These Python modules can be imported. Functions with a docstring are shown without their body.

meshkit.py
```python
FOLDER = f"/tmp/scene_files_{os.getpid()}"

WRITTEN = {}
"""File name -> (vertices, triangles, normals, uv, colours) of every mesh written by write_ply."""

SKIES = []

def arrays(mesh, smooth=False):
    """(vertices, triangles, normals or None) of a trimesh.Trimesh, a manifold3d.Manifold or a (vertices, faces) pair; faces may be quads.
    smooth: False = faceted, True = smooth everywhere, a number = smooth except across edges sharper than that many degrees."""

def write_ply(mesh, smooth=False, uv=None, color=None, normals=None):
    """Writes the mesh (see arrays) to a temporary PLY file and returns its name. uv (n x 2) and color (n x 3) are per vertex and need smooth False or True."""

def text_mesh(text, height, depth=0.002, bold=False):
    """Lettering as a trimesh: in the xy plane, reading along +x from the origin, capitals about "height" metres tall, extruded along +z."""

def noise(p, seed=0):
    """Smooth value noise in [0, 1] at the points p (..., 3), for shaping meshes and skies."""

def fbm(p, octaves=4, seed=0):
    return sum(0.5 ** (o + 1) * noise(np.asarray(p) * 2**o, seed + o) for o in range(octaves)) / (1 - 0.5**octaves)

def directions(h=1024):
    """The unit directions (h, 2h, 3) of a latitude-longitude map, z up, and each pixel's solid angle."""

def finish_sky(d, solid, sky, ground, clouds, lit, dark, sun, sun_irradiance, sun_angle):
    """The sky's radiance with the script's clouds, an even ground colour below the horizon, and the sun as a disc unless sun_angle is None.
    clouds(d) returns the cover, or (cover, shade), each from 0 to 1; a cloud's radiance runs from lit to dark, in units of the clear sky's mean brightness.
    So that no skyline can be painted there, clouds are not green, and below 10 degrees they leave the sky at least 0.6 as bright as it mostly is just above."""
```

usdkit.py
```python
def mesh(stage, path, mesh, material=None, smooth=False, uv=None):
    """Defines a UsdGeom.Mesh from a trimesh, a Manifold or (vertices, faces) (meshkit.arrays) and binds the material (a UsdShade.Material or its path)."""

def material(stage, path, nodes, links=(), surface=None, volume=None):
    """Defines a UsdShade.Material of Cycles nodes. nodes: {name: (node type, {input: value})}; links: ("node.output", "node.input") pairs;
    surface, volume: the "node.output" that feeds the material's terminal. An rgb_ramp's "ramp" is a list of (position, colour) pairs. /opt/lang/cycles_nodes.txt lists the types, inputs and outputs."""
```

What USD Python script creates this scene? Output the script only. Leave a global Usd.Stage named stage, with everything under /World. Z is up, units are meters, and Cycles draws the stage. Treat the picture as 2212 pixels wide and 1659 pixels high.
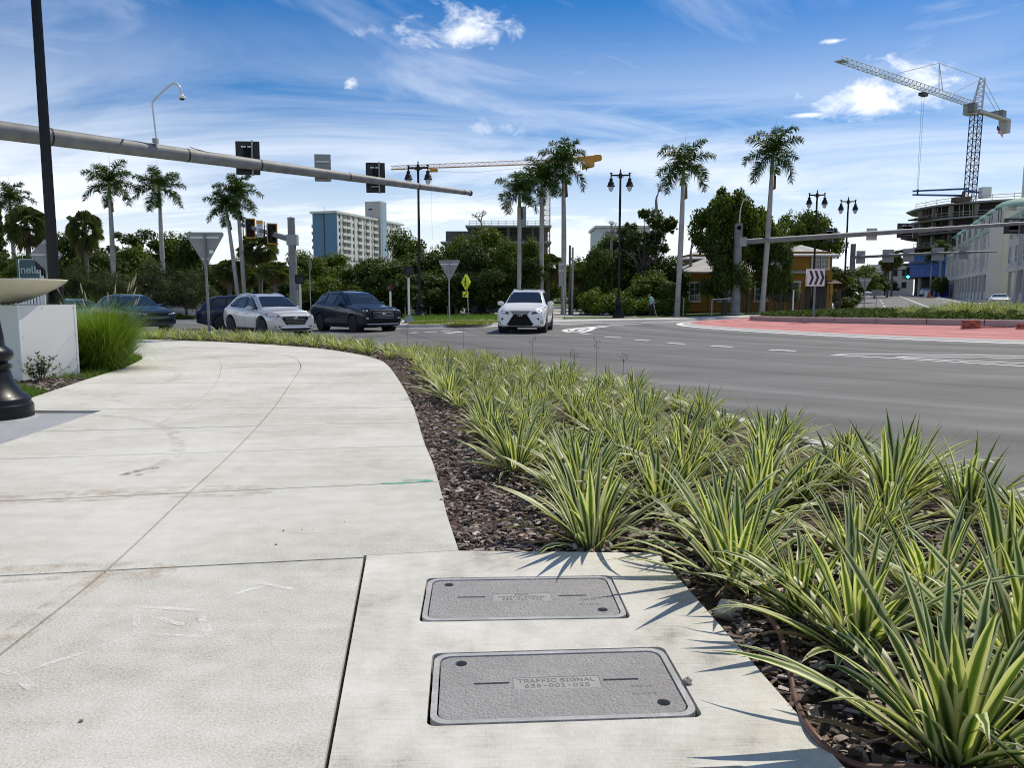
import math, random
import numpy as np, trimesh, usdkit, meshkit
import manifold3d as m3
import shapely
from shapely.geometry import Polygon, LineString, Point, box as sbox
from shapely.ops import unary_union, triangulate
from pxr import Usd, UsdGeom, UsdLux, UsdShade, Gf, Sdf

stage = Usd.Stage.CreateInMemory()
UsdGeom.SetStageUpAxis(stage, 'Z'); UsdGeom.SetStageMetersPerUnit(stage, 1.0)
UsdGeom.Xform.Define(stage, '/World')
PI = math.pi
# ------------------------------------------------------------ camera, sky, sun, exposure
IW, IH, F, HZ, HC = 2212.0, 1659.3, 1690.0, 637.0, 1.33      # picture measured at 2212 px wide; focal length in those px; horizon row; eye height
PITCH = math.atan((IH/2-HZ)/F)
cam = UsdGeom.Camera.Define(stage, '/World/camera')
cam.CreateHorizontalApertureAttr(36.0); cam.CreateVerticalApertureAttr(36.0*769/1024)
cam.CreateFocalLengthAttr(36.0*F/IW); cam.CreateFStopAttr(0.0)
cam.AddTranslateOp().Set(Gf.Vec3d(0, 0, HC)); cam.AddRotateXOp().Set(90-math.degrees(PITCH))
EXPOSURE = 0.10
cam.CreateExposureAttr(EXPOSURE)
SUN_AZ, SUN_EL = math.radians(44), math.radians(53)
SDIR = np.array([math.sin(SUN_AZ)*math.cos(SUN_EL), math.cos(SUN_AZ)*math.cos(SUN_EL), math.sin(SUN_EL)])
sun = UsdLux.DistantLight.Define(stage, '/World/sun')
sun.CreateIntensityAttr(1.0); sun.CreateNormalizeAttr(True); sun.CreateAngleAttr(0.53); sun.CreateColorAttr(Gf.Vec3f(1.0, 0.925, 0.795))
sun.AddRotateZOp().Set(-math.degrees(SUN_AZ)); sun.AddRotateXOp().Set(-(90-math.degrees(SUN_EL)))   # -z axis points away from the sun

def ray(px, py):
    x, y = (px-IW/2)/F, -(py-IH/2)/F
    d = np.array([x, math.cos(PITCH)+y*math.sin(PITCH), -math.sin(PITCH)+y*math.cos(PITCH)]); return d/np.linalg.norm(d)

# sky: physical sky with cirrus sheets and a few cumulus puffs, all functions of direction
SN = {'sky': ('sky_texture', dict(sky_type='single_scattering', sun_disc=False, sun_elevation=SUN_EL, sun_rotation=SUN_AZ, air_density=1.0, aerosol_density=0.15, ozone_density=3.0)),
      'tc': ('texture_coordinate', {}), 'sep': ('separate_xyz', {}), 'bg': ('background_shader', dict(strength=0.088))}
SL = [('tc.generated', 'sep.vector')]
cnt = [0]
def sn(kind, inputs=None, *links):
    cnt[0] += 1; n = f'n{cnt[0]}'; SN[n] = (kind, inputs or {})
    for a, b in links: SL.append((a, f'{n}.{b}'))
    return n
def smath(op, a, b=None, c=None, clamp=False):
    ins, ln = {'math_type': op, 'use_clamp': clamp}, []
    for k, v in (('value1', a), ('value2', b), ('value3', c)):
        if v is None: continue
        if isinstance(v, str): ln.append((v, k))
        else: ins[k] = v
    return sn('math', ins, *ln)+'.value'
zc = smath('add', smath('maximum', 'sep.z', 0.0), 0.13)
px_ = smath('divide', 'sep.x', zc); py_ = smath('divide', 'sep.y', zc)
pl = sn('combine_xyz', {}, (px_, 'x'), (py_, 'y'))
def layer(rot, sc, scale, detail, rough, dist, lo, hi, amt, off=(0, 0, 0)):
    m0 = sn('mapping', dict(rotation=(0, 0, rot)), (pl+'.vector', 'vector')); mp = sn('mapping', dict(scale=sc, location=off), (m0+'.vector', 'vector'))
    nz = sn('noise_texture', dict(scale=scale, detail=detail, roughness=rough, distortion=dist), (mp+'.vector', 'vector'))
    r = sn('map_range', dict(range_type='smoothstep', from_min=lo, from_max=hi, to_min=0.0, to_max=amt, clamp=True), (nz+'.fac', 'value'))
    return r+'.result'
c1 = layer(-0.70, (0.60, 1.3, 1), 0.85, 9, 0.58, 1.3, 0.42, 0.80, 0.75, (2.3, 0.4, 0))
c2 = layer(0.25, (0.55, 1.3, 1), 1.2, 10, 0.62, 1.0, 0.44, 0.84, 0.60, (7.7, 3.1, 0))
c3 = layer(0.1, (0.6, 1.3, 1), 0.7, 9, 0.62, 0.8, 0.27, 0.62, 1.0, (4.2, 8.6, 0))
low = sn('map_range', dict(range_type='smoothstep', from_min=0.03, from_max=0.38, to_min=1.0, to_max=0.0, clamp=True), ('sep.z', 'value'))+'.result'
cir = smath('maximum', smath('maximum', c1, c2), smath('multiply', c3, low))
cir = smath('multiply', cir, smath('add', smath('multiply', low, 0.45), 0.62))
CUM = [(1005, 64, 0.115, 0.036, 3), (800, 62, 0.035, 0.02, 31), (757, 178, 0.022, 0.016, 9), (1905, 198, 0.14, 0.046, 12), (1990, 165, 0.05, 0.03, 21), (1075, 272, 0.115, 0.034, 31), (1745, 248, 0.045, 0.006, 41), (1800, 88, 0.030, 0.005, 44)]
allc = None; shade = None
for (cx, cy, a, b, seed) in CUM:
    d = ray(cx, cy); r = np.cross(d, [0, 0, 1.0]); r /= np.linalg.norm(r); u = np.cross(r, d)
    dx = sn('vector_math', dict(math_type='dot_product', vector2=tuple(r)), ('tc.generated', 'vector1'))+'.value'
    dy = sn('vector_math', dict(math_type='dot_product', vector2=tuple(u)), ('tc.generated', 'vector1'))+'.value'
    dd = sn('vector_math', dict(math_type='dot_product', vector2=tuple(d)), ('tc.generated', 'vector1'))+'.value'
    X = smath('divide', dx, a); Y = smath('divide', dy, b)
    rr = smath('sqrt', smath('add', smath('multiply', X, X), smath('multiply', Y, Y)))
    cv = sn('combine_xyz', dict(z=float(seed)), (smath('multiply', dx, 16.0), 'x'), (smath('multiply', dy, 26.0), 'y'))
    nz = sn('noise_texture', dict(scale=1.3, detail=9, roughness=0.62, distortion=0.35), (cv+'.vector', 'vector'))+'.fac'
    v = smath('subtract', smath('add', smath('multiply', nz, 2.6), -0.48), rr)
    v = smath('multiply', v, smath('greater_than', dd, 0.5))
    m = sn('map_range', dict(range_type='smoothstep', from_min=0.0, from_max=1.3 if seed == 31 else 1.0, to_min=0.0, to_max=0.6 if seed == 31 else 0.93, clamp=True), (v, 'value'))+'.result'
    allc = m if allc is None else smath('maximum', allc, m)
cov = smath('maximum', cir, allc, clamp=True)
hz = sn('map_range', dict(range_type='smoothstep', from_min=-0.02, from_max=0.26, to_min=0.80, to_max=0.0, clamp=True), ('sep.z', 'value'))+'.result'
cov = smath('maximum', cov, hz)
SN['tint'] = ('hsv', dict(hue=0.5, saturation=1.52, value=0.96, fac=1.0)); SL.append(('sky.color', 'tint.color'))
SN['cl'] = ('mix', dict(mix_type='mix', color2=(12.2, 12.6, 13.2))); SN['tin2'] = ('mix', dict(mix_type='multiply', fac=1.0, color2=(0.93, 0.94, 1.06))); SL += [('tint.color', 'tin2.color1'), ('tin2.color', 'cl.color1'), (cov, 'cl.fac'), ('cl.color', 'bg.color')]
skymat = usdkit.material(stage, '/World/Looks/sky', SN, SL, surface='bg.background')
dome = UsdLux.DomeLight.Define(stage, '/World/sky')
UsdShade.MaterialBindingAPI.Apply(dome.GetPrim()).Bind(skymat)
dome.GetPrim().SetCustomDataByKey('kind', 'structure'); dome.GetPrim().SetCustomDataByKey('label', 'blue summer sky with thin cirrus and small white puffs'); dome.GetPrim().SetCustomDataByKey('category', 'sky')

# ------------------------------------------------------------ helpers
def sm(t): t = np.clip(t, 0, 1); return t*t*(3-2*t)
def G(x, y):
    "road level: drops gently away from the roundabout, dips on the left, rises along the far street"
    x, y = np.asarray(x, float), np.asarray(y, float)
    g = -0.14 - 0.21*sm((y-30)/25)*(1-0.6*sm((x-10)/12)) - 0.12*sm((-x-2)/6)*sm((y-24)/6)*(1-sm((y-38)/16))
    return g + 0.0125*np.clip(y-65, 0, 112)
def gnd(px, py, dz=0.0):
    d = ray(px, py); z = -0.14
    for _ in range(40):
        t = (z+dz-HC)/d[2]; p = np.array([0, 0, HC])+d*t; z = 0.5*z+0.5*float(G(p[0], p[1]))
    return p
def flat(px, py, z=0.0):
    d = ray(px, py); return (np.array([0, 0, HC])+d*((z-HC)/d[2]))
def at(px, py, y):
    d = ray(px, py); return np.array([0, 0, HC])+d*(y/d[1])
def xat(px, y): return (px-IW/2)/F*y*1.0       # good enough near the horizon row
def mpp(y): return y/F                          # metres per (2212-wide) pixel at distance y

def M_(v, f): return (np.asarray(v, float).reshape(-1, 3), np.asarray(f, int).reshape(-1, 3))
def cat(*ms):
    ms = [m for m in (ms[0] if len(ms) == 1 and isinstance(ms[0], list) else ms) if len(m[0])]
    V, Fc, o = [], [], 0
    for v, f in ms: V.append(v); Fc.append(f+o); o += len(v)
    return (np.vstack(V), np.vstack(Fc)) if V else (np.zeros((0, 3)), np.zeros((0, 3), int))
def xf(m, loc=(0, 0, 0), rz=0.0, s=1.0, rx=0.0, ry=0.0):
    v = m[0]*np.asarray(s, float)
    if rx: c, q = math.cos(rx), math.sin(rx); v = v@np.array([[1, 0, 0], [0, c, q], [0, -q, c]])
    if ry: c, q = math.cos(ry), math.sin(ry); v = v@np.array([[c, 0, -q], [0, 1, 0], [q, 0, c]])
    if rz: c, q = math.cos(rz), math.sin(rz); v = v@np.array([[c, q, 0], [-q, c, 0], [0, 0, 1]])
    return (v+np.asarray(loc, float), m[1])
BF = np.array([[0, 2, 1], [0, 3, 2], [4, 5, 6], [4, 6, 7], [0, 1, 5], [0, 5, 4], [1, 2, 6], [1, 6, 5], [2, 3, 7], [2, 7, 6], [3, 0, 4], [3, 4, 7]])
def box(c, s, rz=0.0):
    x, y, z = np.array(s)/2.0
    v = np.array([[-x, -y, -z], [x, -y, -z], [x, y, -z], [-x, y, -z], [-x, -y, z], [x, -y, z], [x, y, z], [-x, y, z]])
    return xf((v, BF), c, rz)
def rbox(c, s, r=0.02, rz=0.0):
    "box with all edges bevelled"
    x, y, z = [max(a/2.0-r, 1e-4) for a in s]
    pts = [(sx*(x+(r if k == 0 else 0)), sy*(y+(r if k == 1 else 0)), sz*(z+(r if k == 2 else 0))) for sx in (-1, 1) for sy in (-1, 1) for sz in (-1, 1) for k in range(3)]
    mm = m3.Manifold.hull_points(np.array(pts)).to_mesh()
    return xf((np.array(mm.vert_properties[:, :3], float), np.array(mm.tri_verts, int)), c, rz)
def hull(pts):
    mm = m3.Manifold.hull_points(np.asarray(pts, float)).to_mesh(); return (np.array(mm.vert_properties[:, :3], float), np.array(mm.tri_verts, int))
def frame_of(t):
    a = np.cross(t, [0, 0, 1.0] if abs(t[2]) < 0.95 else [1.0, 0, 0]); a /= np.linalg.norm(a); return a, np.cross(t, a)
def tube(pts, r, n=8, caps=True):
    p = np.asarray(pts, float); r = np.broadcast_to(np.asarray(r, float), (len(p),))
    t = np.gradient(p, axis=0); t /= np.linalg.norm(t, axis=1, keepdims=True)+1e-12
    a, b = frame_of(t[0]); V = []
    for i in range(len(p)):
        a = a-t[i]*np.dot(a, t[i]); a /= np.linalg.norm(a)+1e-12; b = np.cross(t[i], a)
        for k in range(n): q = 2*PI*k/n; V.append(p[i]+r[i]*(math.cos(q)*a+math.sin(q)*b))
    Fc = []
    for i in range(len(p)-1):
        for k in range(n):
            A, B, C, D = i*n+k, i*n+(k+1) % n, (i+1)*n+(k+1) % n, (i+1)*n+k
            Fc += [[A, B, C], [A, C, D]]
    if caps:
        V += [p[0], p[-1]]; L = len(V)
        for k in range(n): Fc += [[L-2, (k+1) % n, k], [L-1, (len(p)-1)*n+k, (len(p)-1)*n+(k+1) % n]]
    return M_(V, Fc)
def cyl(p0, p1, r0, r1=None, n=10): return tube([p0, p1], [r0, r0 if r1 is None else r1], n)
def lathe(prof, n=24, c=(0, 0, 0)):
    V, Fc = [], []
    for r, z in prof:
        for k in range(n): V.append((r*math.cos(2*PI*k/n), r*math.sin(2*PI*k/n), z))
    for i in range(len(prof)-1):
        for k in range(n):
            A, B, C, D = i*n+k, i*n+(k+1) % n, (i+1)*n+(k+1) % n, (i+1)*n+k
            Fc += [[A, B, C], [A, C, D]]
    V += [(0, 0, prof[0][1]), (0, 0, prof[-1][1])]; L = len(V)
    for k in range(n): Fc += [[L-2, (k+1) % n, k], [L-1, (len(prof)-1)*n+k, (len(prof)-1)*n+(k+1) % n]]
    return xf(M_(V, Fc), c)
def polys(g): return [p for p in getattr(g, 'geoms', [g]) if p.geom_type == 'Polygon' and p.area > 1e-7]
def tri2(p):
    v, f = trimesh.creation.triangulate_polygon(p, engine='earcut'); return np.asarray(v), np.asarray(f)
def prism(poly, z0, z1):
    out = []
    for p in polys(poly if not isinstance(poly, (list, tuple)) else Polygon(poly)):
        t = trimesh.creation.extrude_polygon(shapely.geometry.polygon.orient(p), z1-z0, engine='earcut'); out.append((np.array(t.vertices)+[0, 0, z0], np.array(t.faces)))
    return cat(out)
def board(poly, t, M):
    "flat shape given in its own (u, v) plane, thickness t towards +w; M = (origin, u, v)"
    v, f = prism(poly, 0, t); o, u, w = [np.asarray(a, float) for a in M]; n = np.cross(u, w)
    return (o+v[:, :1]*u+v[:, 1:2]*w+v[:, 2:]*n, f)
def sheet(poly, dz=0.0, edge=2.5, zf=None):
    "polygon laid on the ground at road level + dz"
    out = []
    for p in polys(poly):
        x0, y0, x1, y1 = p.bounds
        step = edge
        xs, ys = np.arange(math.floor(x0/step)*step, x1+step, step), np.arange(math.floor(y0/step)*step, y1+step, step)
        if len(xs)*len(ys) <= 4: cells = [p]
        else: cells = [q for X in xs for Y in ys for q in polys(p.intersection(sbox(X, Y, X+step, Y+step)))]
        for q in cells:
            v, f = tri2(q); z = (G(v[:, 0], v[:, 1]) if zf is None else zf(v[:, 0], v[:, 1]))+dz
            a, b, c = v[f[:, 0]], v[f[:, 1]], v[f[:, 2]]
            s = (b[:, 0]-a[:, 0])*(c[:, 1]-a[:, 1])-(b[:, 1]-a[:, 1])*(c[:, 0]-a[:, 0]); f = np.where((s < 0)[:, None], f[:, ::-1], f)
            out.append((np.column_stack([v, z]), f))
    v, f = cat(out)
    t = trimesh.Trimesh(v, f, process=True, merge_tex=True, merge_norm=True); return (np.array(t.vertices), np.array(t.faces))
def smooth_line(pts, n=6):
    "Catmull-Rom through the points"
    p = np.asarray(pts, float); p = np.vstack([2*p[0]-p[1], p, 2*p[-1]-p[-2]]); out = []
    for i in range(1, len(p)-2):
        for t in np.linspace(0, 1, n, endpoint=False):
            out.append(0.5*(2*p[i]+(p[i+1]-p[i-1])*t+(2*p[i-1]-5*p[i]+4*p[i+1]-p[i+2])*t*t+(3*p[i]-p[i-1]-3*p[i+1]+p[i+2])*t**3))
    return np.array(out+[p[-2]])

used = {}
def uniq(parent, name):
    k = (parent, name); used[k] = used.get(k, -1)+1
    return f'{parent}/{name}' if used[k] == 0 else f'{parent}/{name}_{used[k]:03d}'
def meta(prim, label=None, cat=None, group=None, kind=None):
    for k, v in (('label', label), ('category', cat), ('group', group), ('kind', kind)):
        if v: prim.SetCustomDataByKey(k, v)
from scipy.sparse import coo_matrix
from scipy.sparse.csgraph import connected_components
ISLE, RSEED = set(), [0]
def shade_random(p, mesh, mat, smooth):
    "one random number per loose piece, kept on the points as primvar rnd"
    if mat is None or str(mat.GetPath()) not in ISLE or smooth not in (True, False): return
    v, f = mesh[0], np.asarray(mesh[1]); n = len(v)
    _, lab = connected_components(coo_matrix((np.ones(len(f)*2, np.int8), (np.r_[f[:, 0], f[:, 1]], np.r_[f[:, 1], f[:, 2]])), (n, n)), directed=False)
    RSEED[0] += 1; r = np.random.default_rng(RSEED[0]).random(lab.max()+1)[lab]
    UsdGeom.PrimvarsAPI(p).CreatePrimvar('rnd', Sdf.ValueTypeNames.FloatArray, 'vertex').Set(r.astype(np.float32).tolist())
def obj(parent, name, mesh, mat, smooth=False, label=None, kind=None, uv=None):
    path = uniq(parent, name)
    p = usdkit.mesh(stage, path, mesh, mat, smooth=smooth, uv=uv); shade_random(p, mesh, mat, smooth); meta(p.GetPrim(), label, None, None, kind)
    return path
def thing(name, label, cat, loc=(0, 0, 0), rz=0.0, group=None, kind=None, s=None):
    path = uniq('/World', name); x = UsdGeom.Xform.Define(stage, path)
    x.AddTranslateOp().Set(Gf.Vec3d(*map(float, loc)))
    if rz: x.AddRotateZOp().Set(math.degrees(rz))
    if s is not None: x.AddScaleOp().Set(Gf.Vec3f(*map(float, np.broadcast_to(s, 3))))
    meta(x.GetPrim(), label, cat, group, kind); return path
def solo(name, label, cat, mesh, mat, smooth=False, group=None, kind=None, uv=None):
    path = uniq('/World', name); p = usdkit.mesh(stage, path, mesh, mat, smooth=smooth, uv=uv); shade_random(p, mesh, mat, smooth); meta(p.GetPrim(), label, cat, group, kind); return path
def struct(name, mesh, mat, smooth=False, label=None):
    return solo(name, label, None, mesh, mat, smooth, kind='structure')
stage.CreateClassPrim('/World/Prototypes')
def proto(name):
    path = uniq('/World/Prototypes', name); UsdGeom.Xform.Define(stage, path); return path
def inst(src, name, label, cat, loc, rz=0.0, s=1.0, group=None, tilt=None):
    path = uniq('/World', name); x = UsdGeom.Xform.Define(stage, path)
    x.AddTranslateOp().Set(Gf.Vec3d(*map(float, loc)))
    if tilt: x.AddRotateXYZOp().Set(Gf.Vec3f(tilt[0], tilt[1], math.degrees(rz)))
    elif rz: x.AddRotateZOp().Set(math.degrees(rz))
    x.AddScaleOp().Set(Gf.Vec3f(*map(float, np.broadcast_to(s, 3))))
    x.GetPrim().GetReferences().AddInternalReference(src); x.GetPrim().SetInstanceable(True)
    meta(x.GetPrim(), label, cat, group); return path

# ------------------------------------------------------------ materials
MATS = {}
def mat(name, col, rough=0.6, metal=0.0, vary=0.0, vscale=3.0, bump=0.0, bscale=40.0, isl=0.0, coat=0.0, spec=0.5, emit=None, es=1.0, obj_coord=True, trans=0.0):
    if name in MATS: return MATS[name]
    n = {'p': ('principled_bsdf', dict(base_color=col, roughness=rough, metallic=metal, coat_weight=coat, specular_ior_level=spec))}
    l = []
    if emit is not None: n['p'][1].update(emission_color=emit, emission_strength=es)
    if vary or bump: n['tc'] = ('texture_coordinate', {})
    cur = None
    if vary:
        n['nz'] = ('noise_texture', dict(scale=vscale, detail=6, roughness=0.6)); l.append(('tc.object', 'nz.vector'))
        n['rp'] = ('rgb_ramp', {'ramp': [(0.3, tuple(c*(1-vary) for c in col)), (0.7, tuple(min(c*(1+vary), 1) for c in col))]}); l.append(('nz.fac', 'rp.fac')); cur = 'rp.color'
    if isl:
        n['at'] = ('attribute', dict(attribute='rnd')); n['oi'] = ('object_info', {}); ISLE.add(f'/World/Looks/{name}')
        n['ad'] = ('math', dict(math_type='add')); l += [('at.fac', 'ad.value1'), ('oi.random', 'ad.value2')]
        n['fr'] = ('math', dict(math_type='fraction')); l.append(('ad.value', 'fr.value1'))
        n['mr'] = ('map_range', dict(from_min=0.0, from_max=1.0, to_min=1-isl, to_max=1+isl)); l.append(('fr.value', 'mr.value'))
        n['hs'] = ('hsv', dict(hue=0.5, saturation=1.0, fac=1.0, color=col)); l.append(('mr.result', 'hs.value'))
        if cur: l.append((cur, 'hs.color'))
        cur = 'hs.color'
    if cur: l.append((cur, 'p.base_color'))
    if bump:
        n['bn'] = ('noise_texture', dict(scale=bscale, detail=5, roughness=0.6)); n['bu'] = ('bump', dict(strength=min(bump, 1.0), distance=0.01))
        l += [('tc.object', 'bn.vector'), ('bn.fac', 'bu.height'), ('bu.normal', 'p.normal')]
    MATS[name] = usdkit.material(stage, f'/World/Looks/{name}', n, l, surface='p.BSDF'); return MATS[name]
def nodes(name, n, l, surface): MATS[name] = usdkit.material(stage, f'/World/Looks/{name}', n, l, surface=surface); return MATS[name]

def leafmat(name, c0, c1, rough=0.45, tr=0.25, spec=0.35):
    ISLE.add(f'/World/Looks/{name}')
    n = {'ge': ('attribute', dict(attribute='rnd')), 'oi': ('object_info', {}), 'ad': ('math', dict(math_type='multiply_add', value2=0.25)), 'rp': ('rgb_ramp', {'ramp': [(0.0, c0), (1.0, c1)]}),
         'cs': ('math', dict(math_type='multiply', value2=0.85)),
         'p': ('principled_bsdf', dict(roughness=rough, specular_ior_level=spec)), 't': ('translucent_bsdf', {}), 'g': ('mix', dict(mix_type='multiply', fac=1.0, color2=(1.25, 1.3, 0.5))), 'm': ('mix_closure', dict(fac=tr))}
    l = [('oi.random', 'ad.value1'), ('ge.fac', 'cs.value1'), ('cs.value', 'ad.value3'), ('ad.value', 'rp.fac'), ('rp.color', 'p.base_color'), ('rp.color', 'g.color1'), ('g.color', 't.color'), ('p.BSDF', 'm.closure1'), ('t.BSDF', 'm.closure2')]
    return nodes(name, n, l, 'm.closure')

def ground_mat(name, stops, scales, mixw, rough, bump, bscale, bdist=0.01, ring=None, spec=0.4):
    "colour from a sum of noises at several sizes in world space"
    n = {'ge': ('geometry', {}), 'p': ('principled_bsdf', dict(roughness=rough, specular_ior_level=spec)), 'rp': ('rgb_ramp', {'ramp': stops})}
    l = []; acc = None
    for i, (s, w) in enumerate(zip(scales, mixw)):
        n[f'm{i}'] = ('mapping', dict(scale=(s if np.ndim(s) else (s, s, s)))); n[f'n{i}'] = ('noise_texture', dict(scale=1.0, detail=5, roughness=0.6))
        n[f'w{i}'] = ('math', dict(math_type='multiply_add', value2=w, value3=0.0))
        l += [('ge.position', f'm{i}.vector'), (f'm{i}.vector', f'n{i}.vector'), (f'n{i}.fac', f'w{i}.value1')]
        if acc: l.append((acc, f'w{i}.value3'))
        acc = f'w{i}.value'
    if ring:                                   # wear bands that follow the circulating traffic
        cx, cy, rs, rw = ring
        n['rs'] = ('vector_math', dict(math_type='subtract', vector2=(cx, cy, 0))); n['rm'] = ('vector_math', dict(math_type='multiply', vector2=(1, 1, 0))); n['rl'] = ('vector_math', dict(math_type='length')); n['rn'] = ('noise_texture', dict(dimensions='1D', scale=rs, detail=4, roughness=0.65)); n['rb'] = ('math', dict(math_type='subtract', value2=0.5)); n['ra'] = ('math', dict(math_type='multiply_add', value2=rw))
        l += [('ge.position', 'rs.vector1'), ('rs.vector', 'rm.vector1'), ('rm.vector', 'rl.vector1'), ('rl.value', 'rn.w'), ('rn.fac', 'rb.value1'), ('rb.value', 'ra.value1'), (acc, 'ra.value3')]; acc = 'ra.value'
    l += [(acc, 'rp.fac'), ('rp.color', 'p.base_color')]
    if bump:
        n['bn'] = ('noise_texture', dict(scale=bscale, detail=4, roughness=0.7)); n['bu'] = ('bump', dict(strength=bump, distance=bdist))
        l += [('ge.position', 'bn.vector'), ('bn.fac', 'bu.height'), ('bu.normal', 'p.normal')]
    return nodes(name, n, l, 'p.BSDF')

CONC = ground_mat('concrete_walk', [(0.35, (0.26, 0.243, 0.20)), (0.44, (0.465, 0.446, 0.385)), (0.52, (0.585, 0.57, 0.508)), (0.63, (0.72, 0.708, 0.648))], [0.55, (1.2, 9, 1), 7.0, 110.0], [0.34, 0.09, 0.15, 0.42], 0.85, 0.5, 260.0, 0.005)
PAD = ground_mat('concrete_pad', [(0.36, (0.26, 0.245, 0.205)), (0.44, (0.48, 0.46, 0.40)), (0.53, (0.60, 0.58, 0.515)), (0.64, (0.70, 0.68, 0.63))], [2.2, (7, 160, 9), 9.0, (220, 30, 100)], [0.40, 0.20, 0.22, 0.18], 0.85, 0.3, 200.0, 0.004)
PAD2 = ground_mat('concrete_grey', [(0.3, (0.26, 0.27, 0.28)), (0.7, (0.40, 0.41, 0.42))], [1.5, 12.0, 140.0], [0.4, 0.3, 0.3], 0.85, 0.3, 200.0, 0.004)
CURB = ground_mat('concrete_curb', [(0.3, (0.38, 0.36, 0.32)), (0.7, (0.60, 0.585, 0.55))], [0.8, 9.0, 120.0], [0.4, 0.3, 0.3], 0.85, 0.2, 100.0, 0.004)
ASPH = ground_mat('asphalt', [(0.32, (0.062, 0.060, 0.056)), (0.5, (0.128, 0.124, 0.117)), (0.68, (0.215, 0.21, 0.20))], [(0.10, 0.6, 1), 0.9, 45.0, 150.0], [0.32, 0.16, 0.22, 0.30], 0.8, 0.6, 130.0, 0.008, ring=(27.3, 38.2, 0.7, 0.42))
REDC = ground_mat('red_concrete', [(0.36, (0.34, 0.14, 0.128)), (0.5, (0.50, 0.195, 0.18)), (0.64, (0.61, 0.275, 0.255))], [0.7, (0.25, 2.2, 1), 40.0], [0.4, 0.4, 0.2], 0.95, 0.2, 90.0, 0.004, ring=(27.3, 38.2, 1.6, 0.5))
SOIL = ground_mat('mulch_soil', [(0.3, (0.035, 0.023, 0.016)), (0.5, (0.10, 0.068, 0.048)), (0.7, (0.20, 0.15, 0.115))], [3.0, 25.0, 120.0], [0.25, 0.35, 0.4], 0.9, 0.8, 70.0, 0.03)
GRASSG = ground_mat('grass_ground', [(0.3, (0.035, 0.060, 0.010)), (0.5, (0.075, 0.115, 0.018)), (0.7, (0.14, 0.17, 0.035))], [0.35, 4.0, 60.0], [0.35, 0.3, 0.35], 0.9, 0.8, 40.0, 0.05)
WPAINT = ground_mat('road_paint', [(0.34, (0.55, 0.55, 0.53)), (0.48, (0.84, 0.84, 0.82))], [3.0, 60.0], [0.5, 0.5], 0.6, 0.2, 120.0, 0.003)
EOFMARK = 1
# ------------------------------------------------------------ setting: ground, road, walks
rng = np.random.default_rng(7)
def fxy(pts, z=0.0): return [tuple(flat(a, b, z)[:2]) for a, b in pts]
def gxy(pts, dz=0.0): return [tuple(gnd(a, b, dz)[:2]) for a, b in pts]

def big_ground():
    xs = np.concatenate([[-6000, -2000, -800, -400, -250, -160], np.arange(-110, 150, 6.0), [170, 220, 300, 450, 800, 2000, 6000]])
    ys = np.concatenate([[-400, -60], np.arange(-12, 190, 6.0), [210, 260, 340, 500, 900, 2000, 7000]])
    X, Y = np.meshgrid(xs, ys, indexing='ij'); Z = G(X, Y)-0.30
    V = np.stack([X, Y, Z], -1).reshape(-1, 3); ny = len(ys); Fc = []
    for i in range(len(xs)-1):
        for j in range(ny-1):
            a = i*ny+j; Fc += [[a, a+ny, a+ny+1], [a, a+ny+1, a+1]]
    return M_(V, Fc)
struct('ground', big_ground(), GRASSG, label='grassy ground around the junction')

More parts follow.
